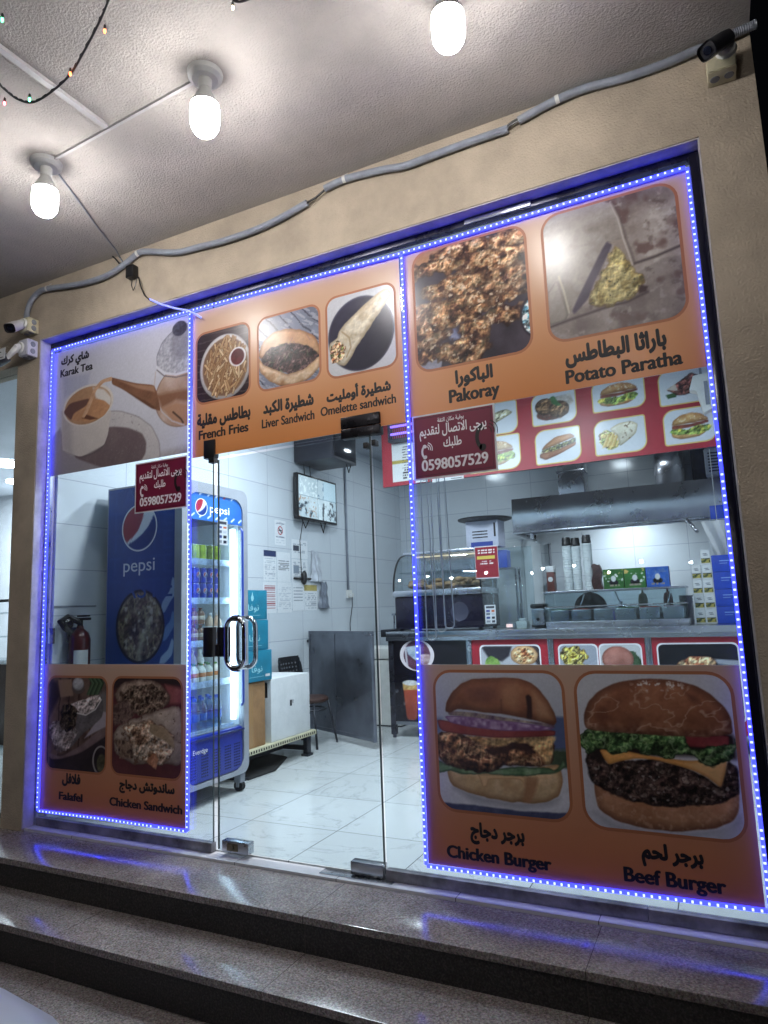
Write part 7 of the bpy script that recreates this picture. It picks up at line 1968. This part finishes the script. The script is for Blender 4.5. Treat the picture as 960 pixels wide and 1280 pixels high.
obj('pipe', MB().tube(P_, .15, 26), HOODSTEEL, t)
obj('flange', MB().lathe([(.15, 0), (.175, .0), (.175, .012), (.15, .014)], (-.36, 4.92, 2.442), seg=28), STEEL, t)
o = obj('dark_flue', MB().box((-.13, 4.95, 2.441), (.01, 5.1, 3.238)), DKST); tag(o, 'dark upright flue beside the round elbow duct', 'flue')
t = thing('air_grille', 'grey louvred box on the wall above the right end of the hood', 'grille box', (.1, 4.5, 2.45))
obj('case', MB().box((.0, 4.28, 2.445), (.195, 4.46, 2.70), .006), GREYP, t)
mb = MB()
for k in range(7): mb.box((.03, 4.2785, 2.47 + k * .03), (.17, 4.2795, 2.484 + k * .03))
obj('louvre', mb, DKST, t)
t = thing('wall_bracket', 'short steel bracket arm at the right end of the hood', 'bracket', (-.17, 4.3, 1.9))
obj('arm', MB().tube([(-.215, 4.44, 2.03), (-.13, 4.18, 1.885)], .018, 8), STEEL, t)
obj('clamp', MB().box((-.235, 4.43, 2.0), (-.195, 4.47, 2.034)), STEEL, t)
bm = bmesh.new(); bmesh.ops.create_grid(bm, x_segments=14, y_segments=18, size=1)
for v_ in bm.verts:
    a, b = v_.co.x, v_.co.y
    v_.co = Vector((.015 + a * .10 * (.72 + .28 * b) + .02 * (1 - b), 3.9 + .02 * math.sin(a * 5 + b * 2) + .03 * (1 - b) * a, 1.78 + b * .165 + .02 * a * (b < 0)))
bmesh.ops.solidify(bm, geom=list(bm.faces), thickness=.002)
o = obj('hanging_cloth', MB().bm(bm, True), PAPER); tag(o, 'folded white paper sheet hanging at the right end of the hood', 'paper sheet')
o = obj('hanging_string', MB().tube([(.05, 3.9, 1.94), (.05, 3.92, 3.238)], .003, 5), WHITE); tag(o, 'thin string holding the white paper sheet', 'string')
t = carton('blue carton lying on a wall shelf above the hanging paper', (.0, 4.0, 1.97), (.19, 4.2, 2.10), BLC)
o = obj('wall_shelf', MB().box((-.01, 3.98, 1.955), (.2, 4.22, 1.9695)), STEEL); tag(o, 'small steel wall shelf under the blue carton', 'shelf')
t = thing('white_wall_case', 'angled white case hung from the ceiling before the menu board', 'case', (.04, 2.98, 2.75))
mb = MB().prism([(-.055, 2.95), (-.02, 3.06), (.10, 3.07), (.118, 2.78), (.035, 2.735), (-.005, 2.93)], 'xz', 2.95, 3.06)
obj('shell', mb, WHITE, t)
obj('slot', MB().box((.055, 2.947, 2.80), (.085, 2.9495, 3.0)), GREYP, t)
obj('hanger', MB().box((.03, 2.99, 3.066), (.05, 3.01, 3.238)), GREYP, t)

# kitchen fittings against the back wall
t = thing('tall_cabinet', 'tall pale cabinet left of the hood against the back wall', 'cabinet', (-2.2, 5.2, 0))
obj('carcass', MB().box((-2.60, 4.72, .05), (-1.98, 5.59, 2.0), .006), mat('pale grey laminate', (190, 198, 202), .4, var=.04, vscale=5), t)
obj('door', MB().box((-2.58, 4.70, .08), (-2.0, 4.719, 1.97), .004), MATS['pale grey laminate'], t)
obj('handle', MB().box((-2.06, 4.68, 1.0), (-2.045, 4.70, 1.25), .003), STEEL, t)
o = obj('wall_pipe', MB().tube([(-1.87, 5.58, 2.0), (-1.87, 5.58, 1.5)], .016, 8), GREYP); tag(o, 'grey pipe on the back wall beside the pale cabinet', 'pipe')
t = thing('wall_socket', 'grey socket box on the back wall under the grey pipe', 'socket', (-1.87, 5.55, 1.4))
obj('plate', MB().box((-1.94, 5.55, 1.40), (-1.81, 5.599, 1.50), .006), GREYP, t); obj('plug', MB().box((-1.90, 5.52, 1.40), (-1.85, 5.549, 1.44), .004), BLACK, t)
t = thing('back_worktop', 'stainless worktop along the back wall', 'worktop', (-.9, 5.3, 0))
obj('top', MB().box((-1.95, 4.95, .86), (.19, 5.598, .90), .004), STEEL, t); obj('cabinet', MB().box((-1.93, 5.0, .08), (.18, 5.59, .859), .004), STEEL, t)
t = thing('blue_carton', 'blue carton half hidden behind the red leaflet', 'carton', (-1.9, 3.67, 1.615))
obj('box', MB().box((-1.965, 3.60, 1.615), (-1.87, 3.74, 1.795), .004), BLC, t)
o = obj('showcase_shelf', MB().box((-2.02, 3.58, 1.60), (-1.78, 3.78, 1.6145)).box((-1.80, 3.6, 1.021), (-1.78, 3.62, 1.599)).box((-1.80, 3.74, 1.021), (-1.78, 3.76, 1.599)), STEEL); tag(o, 'steel side shelf attached beside the showcase', 'shelf')
t = thing('ledge_box', 'dark flat box on the ledge at the left end of the counter', 'box', (-3.1, 3.45, 1.0))
o = obj('side_ledge', MB().box((-3.14, 3.25, .965), (-3.021, 3.75, 1.04), .006), DKST, t)
obj('tap', MB().cyl((-3.03, 3.35, 1.041), (-3.03, 3.35, 1.18), .009).box((-3.05, 3.34, 1.18), (-3.01, 3.36, 1.20)), STEEL, t)

# pots and jars on the worktops
for x, y, r, h, lb in ((-1.62, 5.2, .15, .2, 'wide steel cooking pot at the left end of the back worktop'), (-1.02, 5.25, .12, .27, 'taller steel cooking pot in the middle of the back worktop')):
    t = thing('cooking_pot', lb, 'pot', (x, y, .901), 'cooking pots')
    obj('body', MB().lathe([(0, .902), (r, .904), (r, .9 + h), (r + .008, .905 + h), (r - .006, .9 + h), (r - .01, .92)], (x, y, 0), seg=26), STEEL, t)
    obj('lid', MB().lathe([(r + .004, .908 + h), (r * .6, .935 + h), (0, .945 + h)], (x, y, 0), seg=26), CHROME, t)
    obj('knob', MB().lathe([(.012, .945 + h), (.02, .965 + h), (0, .975 + h)], (x, y, 0), seg=12), BLACK, t)
    for sx in (-1, 1): obj('handle', MB().tube([(x + sx * (r - .004), y - .04, .86 + h), (x + sx * (r + .045), y - .03, .865 + h), (x + sx * (r + .045), y + .03, .865 + h), (x + sx * (r - .004), y + .04, .86 + h)], .008, 8), STEEL, t)
for i, (x, c_, lb) in enumerate(((-.62, (176, 120, 50), 'amber spice jar on the back worktop'), (-.52, (150, 50, 40), 'red spice jar on the back worktop'), (-.42, (196, 190, 170), 'cream spice jar on the back worktop'))):
    t = thing('spice_jar', lb, 'jar', (x, 5.15, .901), 'spice jars on the back worktop')
    obj('body', MB().lathe([(0, .902), (.04, .904), (.042, .92), (.042, 1.05), (.034, 1.07)], (x, 5.15, 0), seg=16), mat('spice %d' % i, c_, .3), t)
    obj('lid', MB().lathe([(.038, 1.07), (.038, 1.095), (0, 1.096)], (x, 5.15, 0), seg=16), BLACK, t)
for i, (x, y, dx, lb) in enumerate(((-1.18, 3.5, .05, 'steel ladle standing in the left half of the topping case'), (-.80, 3.56, -.06, 'steel ladle standing in the middle of the topping case'), (-.42, 3.48, .04, 'steel ladle standing in the right half of the topping case'))):
    o = obj('ladle', MB().tube([(x, y, 1.187), (x + dx * .6, y + .02, 1.26), (x + dx, y + .03, 1.33)], .006, 8).sphere((x, y, 1.19), .03, 1, 1, .4, 12, 6), CHROME); tag(o, lb, 'ladle', 'ladles in the topping case')
t = thing('napkin_box', 'small white napkin box at the foot of the acrylic screen', 'napkin box', (-1.68, 3.34, 1.021))
obj('case', MB().box((-1.73, 3.28, 1.021), (-1.63, 3.40, 1.09), .008), WHITE, t); obj('napkin', MB().box((-1.71, 3.30, 1.091), (-1.65, 3.38, 1.115), .01), PAPER, t)

# ---- menu board over the counter
t = thing('menu_board', 'long red menu board with eight food pictures hung above the counter', 'menu board', (-1.4, 3.16, 2.48))
YB = 3.15
obj('panel', MB().box((-3.0, YB, 2.49), (.19, YB + .004, 3.235)), RED, t)
obj('backing', MB().box((-3.0, YB + .0045, 2.49), (.19, YB + .035, 3.235), .003), mat('board back', (46, 48, 56), .5, var=.1, vscale=5), t)
YEDGE = mat('cream yellow edge', (214, 188, 110), .5)
def menu_pic(r, f):
    x0, z0, x1, z1 = r
    big = min(x1 - x0, z1 - z0) * .28
    def outline(g):
        pts = []
        for cx, cz, a0, rr in ((x1, z0, -90, big), (x1, z1, 0, .012), (x0, z1, 90, big), (x0, z0, 180, .012)):
            ccx = cx - rr if cx == x1 else cx + rr; ccz = cz + rr if cz == z0 else cz - rr
            for k in range(7):
                a = math.radians(a0 + 15 * k); pts.append((ccx + (rr + g) * math.cos(a), ccz + (rr + g) * math.sin(a)))
        return pts
    ol = outline(.011)
    obj('picture_edge', MB().add([(q[0], YB - .0008, q[1]) for q in ol], [tuple(range(len(ol)))]), YEDGE, t)
    def g(p):
        p.fill((206, 212, 220))
        w, h = x1 - x0, z1 - z0
        f(p, lambda pts: [(x0 + u * w, z0 + v * h) for u, v in pts], w)
    picture('picture', r, FY(YB - .0016), g, VINYL, t, .0075, rad_c=(.012, big, .012, big))
BUN = [(196, 134, 72), (224, 176, 112), (180, 116, 62)]
def m_wrap0(p, T, w):
    p.blob(p.dpoly(T([(.0, .2), (.35, .62), (.8, .78), (.95, .62), (.5, .3), (.1, .05)])), [(206, 200, 160), (150, 146, 110), (220, 214, 180)], 24, 601, rim=.02, rimcol=(120, 110, 80), contrast=2.4)
def m_fal(p, T, w):
    p.blob(p.dpoly(T([(.5, .85), (.9, .9), (.98, .6), (.7, .3)])), [(206, 200, 190), (150, 140, 130)], 20, 611)
    p.blob(p.dell(T([(.45, .32), (.82, .32), (.45, .52)]), .03, 20), [(140, 60, 44), (80, 50, 44), (180, 150, 120)], 36, 612)
    for c, r_, s_ in (((.3, .58), .24, 613), ((.62, .44), .24, 614)):
        p.blob(p.dell(T([c, (c[0] + r_, c[1]), (c[0], c[1] + r_ * 1.15)])), [(92, 60, 38), (150, 110, 70), (120, 84, 52)], 40, s_, rim=.03, rimcol=(50, 32, 24), contrast=2.4)
    p.blob(p.dpoly(T([(.42, .85), (.52, .9), (.62, .66), (.7, .52), (.55, .56), (.46, .66)])), [(40, 92, 44), (70, 130, 60)], 20, 615)
def m_burger(p, T, w, seed=620, topc=BUN):
    p.blob(p.dpoly(T([(.14, .2), (.3, .12), (.66, .14), (.8, .24), (.84, .36), (.12, .34)])), topc, 14, seed, rim=.02, rimcol=(140, 86, 44))
    p.blob(p.dpoly(T([(.08, .34), (.12, .26), (.5, .2), (.82, .28), (.92, .42), (.86, .5), (.5, .42), (.14, .44)]), .05, 18), [(206, 190, 60), (96, 130, 50), (150, 176, 70)], 30, seed + 1, contrast=2.6)
    p.blob(p.dpoly(T([(.14, .44), (.5, .44), (.88, .52), (.88, .60), (.5, .54), (.15, .54)])), [(150, 70, 52), (110, 50, 40)], 22, seed + 2)
    p.blob(p.dpoly(T([(.14, .54), (.18, .70), (.34, .84), (.56, .88), (.74, .82), (.86, .68), (.88, .60), (.5, .56)])), topc, 12, seed + 3, rim=.03, rimcol=(140, 86, 44))
    top = p.dpoly(T([(.2, .62), (.34, .82), (.56, .87), (.74, .8), (.84, .66)]))
    p.mix(p.cover(top, .01) * np.clip((p.n(70, seed + 4, 2) - .64) * 9, 0, 1), (236, 214, 170))
def m_shaw(p, T, w):
    p.blob(p.dpoly(T([(.1, .3), (.3, .35), (.3, .2), (.14, .18)])), [(50, 92, 44)], 20, 630)
    p.blob(p.dpoly(T([(.12, .45), (.35, .62), (.6, .86), (.78, .72), (.82, .44), (.66, .26), (.3, .22)]), .03, 16), [(74, 44, 40), (120, 74, 60), (176, 90, 80), (52, 34, 36)], 26, 631, rim=.02, rimcol=(50, 30, 28), contrast=2.4)
    p.blob(p.dpoly(T([(.12, .46), (.34, .38), (.3, .6)])), [(206, 190, 170)], 20, 632)
def m_sub(p, T, w):
    p.blob(p.dpoly(T([(.06, .2), (.2, .1), (.5, .22), (.9, .44), (.92, .56), (.5, .38), (.08, .32)])), [(150, 88, 56), (184, 122, 80)], 14, 641, rim=.02, rimcol=(100, 56, 36))
    p.blob(p.dpoly(T([(.08, .32), (.5, .38), (.92, .56), (.92, .68), (.5, .52), (.14, .42)]), .02, 20), [(56, 44, 36), (150, 140, 70), (90, 110, 60), (44, 34, 32)], 44, 642, contrast=2.6)
    p.blob(p.dpoly(T([(.1, .4), (.2, .56), (.46, .78), (.8, .82), (.92, .7), (.55, .56)])), [(176, 112, 62), (206, 150, 92)], 12, 643, rim=.025, rimcol=(120, 70, 38))
def m_wrapf(p, T, w):
    p.blob(p.dpoly(T([(.1, .3), (.06, .62), (.2, .74), (.4, .6), (.48, .2), (.24, .1)]), .03, 20), [(206, 176, 90), (150, 120, 60), (120, 150, 60), (226, 206, 140), (110, 60, 50)], 34, 651, contrast=2.6)
    for k in range(7):
        a = .14 + k * .045
        p.mix(p.cover(p.dline(T([(a, .2 + .02 * (k % 3)), (a + .12, .56 + .03 * (k % 2))]), .007), .004), ((226, 196, 110), (200, 160, 76))[k % 2])
    p.blob(p.dpoly(T([(.48, .18), (.46, .5), (.3, .74), (.5, .88), (.74, .9), (.88, .78), (.82, .5), (.6, .28)])), [(206, 198, 170), (226, 220, 196)], 14, 652, rim=.02, rimcol=(150, 136, 100))
    p.mix(p.cover(p.dpoly(T([(.48, .18), (.46, .5), (.3, .74), (.5, .88), (.74, .9), (.88, .78), (.82, .5), (.6, .28)])), .01) * np.clip((p.n(40, 653, 2) - .68) * 9, 0, 1), (110, 80, 56))
def m_chick(p, T, w): m_burger(p, T, w, 660, [(200, 146, 80), (222, 176, 106), (188, 130, 70)])
def m_egg(p, T, w): m_burger(p, T, w, 670, [(186, 150, 100), (206, 176, 124), (170, 130, 84)])
for r, f in (((-2.06, 2.875, -1.562, 3.175), m_wrap0), ((-1.405, 2.895, -1.012, 3.185), m_fal), ((-.852, 2.935, -.418, 3.205), m_burger), ((-.29, 2.90, .13, 3.195), m_shaw),
             ((-2.06, 2.525, -1.555, 2.845), m_egg), ((-1.395, 2.525, -.998, 2.833), m_sub), ((-.86, 2.54, -.44, 2.842), m_wrapf), ((-.28, 2.55, .11, 2.842), m_chick)):
    menu_pic(r, f)
def pricelist(x0, z0, x1, z1):
    def f(p):
        p.fill((214, 216, 214))
        v = (z1 - p.z) / (z1 - z0); u = (p.x - x0) / (x1 - x0)
        p.mix((v > .45) * (v < .53), (176, 156, 60))
        p.mix((np.mod(v * 15, 1) > .55) * (np.abs(u - .55) < .16) * (v > .05) * (v < .94) * (vnoise(u * 24, np.floor(v * 15), 5) > .35), (70, 64, 70))
    return f
t2 = thing('price_list', 'white price list with a yellow line at the left end of the menu board', 'price list', (-2.78, YB - .003, 2.53))
picture('sheet', (-2.885, 2.53, -2.60, 2.93), FY(YB - .0025), pricelist(-2.885, 2.53, -2.60, 2.93), VINYL, t2, .009)
t2 = thing('insect_killer', 'small insect killer with violet tubes at the left end of the menu board', 'insect killer', (-2.75, 3.05, 2.9))
obj('frame', MB().box((-2.88, 3.05, 2.93), (-2.57, 3.14, 2.96), .004).box((-2.88, 3.05, 3.16), (-2.57, 3.14, 3.19), .004).box((-2.88, 3.05, 2.961), (-2.865, 3.14, 3.159)).box((-2.585, 3.05, 2.961), (-2.57, 3.14, 3.159)), mat('dark slate frame', (50, 52, 62), .45), t2)
for z in (3.02, 3.10): obj('tube', MB().cyl((-2.865, 3.10, z), (-2.585, 3.10, z), .013), emit_mat('violet tube', (150, 110, 255), 1.6) if 'violet tube' not in MATS else MATS['violet tube'], t2)
mb = MB()
for k in range(12): mb.box((-2.855 + k * .023, 3.055, 2.961), (-2.852 + k * .023, 3.06, 3.159))
obj('guard', mb, GREYP, t2)
for r, lb in (((-2.45, 2.478, -2.12, 2.512), 'long white slip hanging below the menu board'), ((-2.63, 2.495, -2.50, 2.52), 'short white slip hanging below the menu board')):
    o = obj('order_slip', MB().box((r[0], YB - .008, r[1]), (r[2], YB - .006, r[3])), PAPER); tag(o, lb, 'slip')
    obj('print', MB().box((r[0] + (r[2] - r[0]) * .6, YB - .0085, r[1] + .012), (r[2] - .02, YB - .0081, r[1] + .018)), INK, o)

# ---- blind cords inside the glass
for x, zb, lb in ((-1.275, 1.085, 'white looped cord nearest the blue strip inside the glass'), (-1.222, 1.125, 'middle white looped cord inside the glass'), (-1.178, 1.14, 'white looped cord farthest from the blue strip')):
    w_ = .022
    pts = [(x - w_, .09, 3.14), (x - w_ * .9, .09, 2.0), (x - w_ * 1.1, .09, zb + .05)] + [(x - w_ * 1.1 * math.cos(a), .09, zb + .02 - .02 * math.sin(a)) for a in [math.radians(30 * k) for k in range(7)]] + [(x + w_ * 1.0, .09, zb + .08), (x + w_ * .4, .09, 2.0), (x + w_ * .5, .09, 3.14)]
    pts = [(q[0] * 3.25 / 3.09, .25, 1.24 + (q[2] - 1.24) * 3.25 / 3.09) for q in pts]
    o = obj('blind_cord', MB().tube(pts, .0034, 6), PAPER); tag(o, lb, 'cord')

# ================================================================== white car whose bonnet corner shows at the lower left
CARP = mat('white car paint', (190, 194, 206), .4, coat=.2, var=.02, vscale=3)
t = thing('parked_car', 'white car parked nose in before the steps, only a bonnet corner showing', 'car', (-2.15, -3.9, -.5))
bm = bmesh.new()
sec = [(-1.86, .62, .70, .10), (-1.95, .78, .12, .31), (-2.15, .85, .02, .42), (-2.75, .88, 0, .50), (-3.05, .89, 0, .53), (-3.7, .89, 0, .55), (-5.0, .89, 0, .57), (-5.75, .86, .02, .52), (-6.0, .78, .1, .42), (-6.08, .66, .3, .2)]
cx, gz = -2.15, -.5
rings = []
for y, hw, zl, zt in sec:
    y += .13; zt += .14
    zb = gz + .24 + min(zl, .15); zt = gz + .40 + zt - (0 if zt > .15 else .0)
    zm = zb + (zt - zb) * .55
    r_ = [(-hw * .9, zb), (-hw, zb + .08), (-hw, zm), (-hw * .97, zt - .07), (-hw * .86, zt - .015), (-hw * .4, zt + .02), (hw * .4, zt + .02), (hw * .86, zt - .015), (hw * .97, zt - .07), (hw, zm), (hw, zb + .08), (hw * .9, zb)]
    rings.append([bm.verts.new((cx + a, y, z)) for a, z in r_])
for a, b in zip(rings[:-1], rings[1:]):
    for k in range(12): bm.faces.new((a[k], a[(k + 1) % 12], b[(k + 1) % 12], b[k]))
bm.faces.new(rings[0]); bm.faces.new(list(reversed(rings[-1])))
bmesh.ops.recalc_face_normals(bm, faces=list(bm.faces))
bmesh.ops.subdivide_edges(bm, edges=list(bm.edges), cuts=1, use_grid_fill=True, smooth=.35)
obj('body', MB().bm(bm, True), CARP, t)
ca = [(-2.80, .80, .46), (-3.5, .66, .94), (-4.9, .64, .95), (-5.6, .74, .52)]
vs = []
for y, hw, z in ca: vs += [(cx - hw, y, gz + .4 + z), (cx + hw, y, gz + .4 + z)]
lo = [(cx - .8, -2.80, gz + .85), (cx + .8, -2.80, gz + .85)]
mb = MB().add([(cx - .66, -3.5, gz + 1.56), (cx + .66, -3.5, gz + 1.56), (cx + .64, -4.9, gz + 1.57), (cx - .64, -4.9, gz + 1.57)], [(0, 1, 2, 3)])
obj('roof', mb.box((cx - .655, -4.89, gz + 1.53), (cx + .655, -3.51, gz + 1.559), .01), CARP, t)
DG = mat('dark car glass', (16, 18, 22), .06, coat=.6)
mb = MB().add([(cx - .78, -2.72, gz + 1.08), (cx + .78, -2.72, gz + 1.08), (cx + .65, -3.5, gz + 1.555), (cx - .65, -3.5, gz + 1.555)], [(0, 1, 2, 3)])
obj('windscreen', mb, DG, t)
obj('side_window', MB().add([(cx + .82, -2.8, gz + 1.08), (cx + .82, -5.4, gz + 1.08), (cx + .64, -4.9, gz + 1.55), (cx + .65, -3.5, gz + 1.55)], [(0, 1, 2, 3)]), DG, t)
obj('side_window', MB().add([(cx - .82, -2.8, gz + 1.08), (cx - .82, -5.4, gz + 1.08), (cx - .64, -4.9, gz + 1.55), (cx - .65, -3.5, gz + 1.55)], [(0, 1, 2, 3)]), DG, t)
obj('rear_window', MB().add([(cx - .78, -5.45, gz + 1.08), (cx + .78, -5.45, gz + 1.08), (cx + .64, -4.9, gz + 1.555), (cx - .64, -4.9, gz + 1.555)], [(0, 1, 2, 3)]), DG, t)
for sx in (-1, 1):
    for y in (-2.5, -5.05):
        wq = obj('wheel', MB().cyl((cx + sx * .72, y, gz + .31), (cx + sx * .91, y, gz + .31), .31, seg=26), RUBBER, t)
        obj('rim', MB().lathe([(0, .02), (.06, .022), (.19, .004), (.2, -.01)] if sx > 0 else [(0, -.02), (.06, -.022), (.19, -.004), (.2, .01)], (cx + sx * .91, y, gz + .31), 'X', 20), ALU, wq)
    obj('headlight', MB().sphere((cx + sx * .62, -1.83, gz + .74), .12, 1.3, .45, .55, 14, 8), mat('headlight glass', (170, 176, 184), .1, .3), t)

# far street lamps behind the viewer, met in the photo only as small reflections in the glass
PL = mat('lamp post', (60, 62, 66), .5, .5)
WL = emit_mat('street lamp glow', (255, 250, 240), 260.0)
t0 = thing('street_lamp', 'distant lit street lamp across the road, small as a spark in the glass', 'street lamp', (0, 0, 0), 'street lamps across the road')
obj('pole', MB().cyl((0, 0, 0), (0, 0, 3.9), .06, .045, 8), PL, t0)
obj('head', MB().box((-.12, -.12, 3.9), (.12, .12, 3.97), .01), PL, t0)
obj('lamp', MB().sphere((0, 0, 3.82), .085, 1, 1, 1, 10, 6), WL, t0)
for i, (x, y, z) in enumerate(((-17, -38, -.5), (-14.6, -36, -.8), (-13, -38, .0), (-10.6, -40, -.6), (-9.2, -37, -.5), (-7.2, -36, -.4), (-5.6, -38, -.9), (-3.6, -36, -.5), (-1.2, -38, -.6), (-20, -40, -.6))):
    if i == 0: t0.location = (x, y, min(z, -.5))
    else: dup(t0, (x, y, min(z, -.5)))

for o in list(scene.objects):
    if o.type == 'MESH':
        o.data.validate()
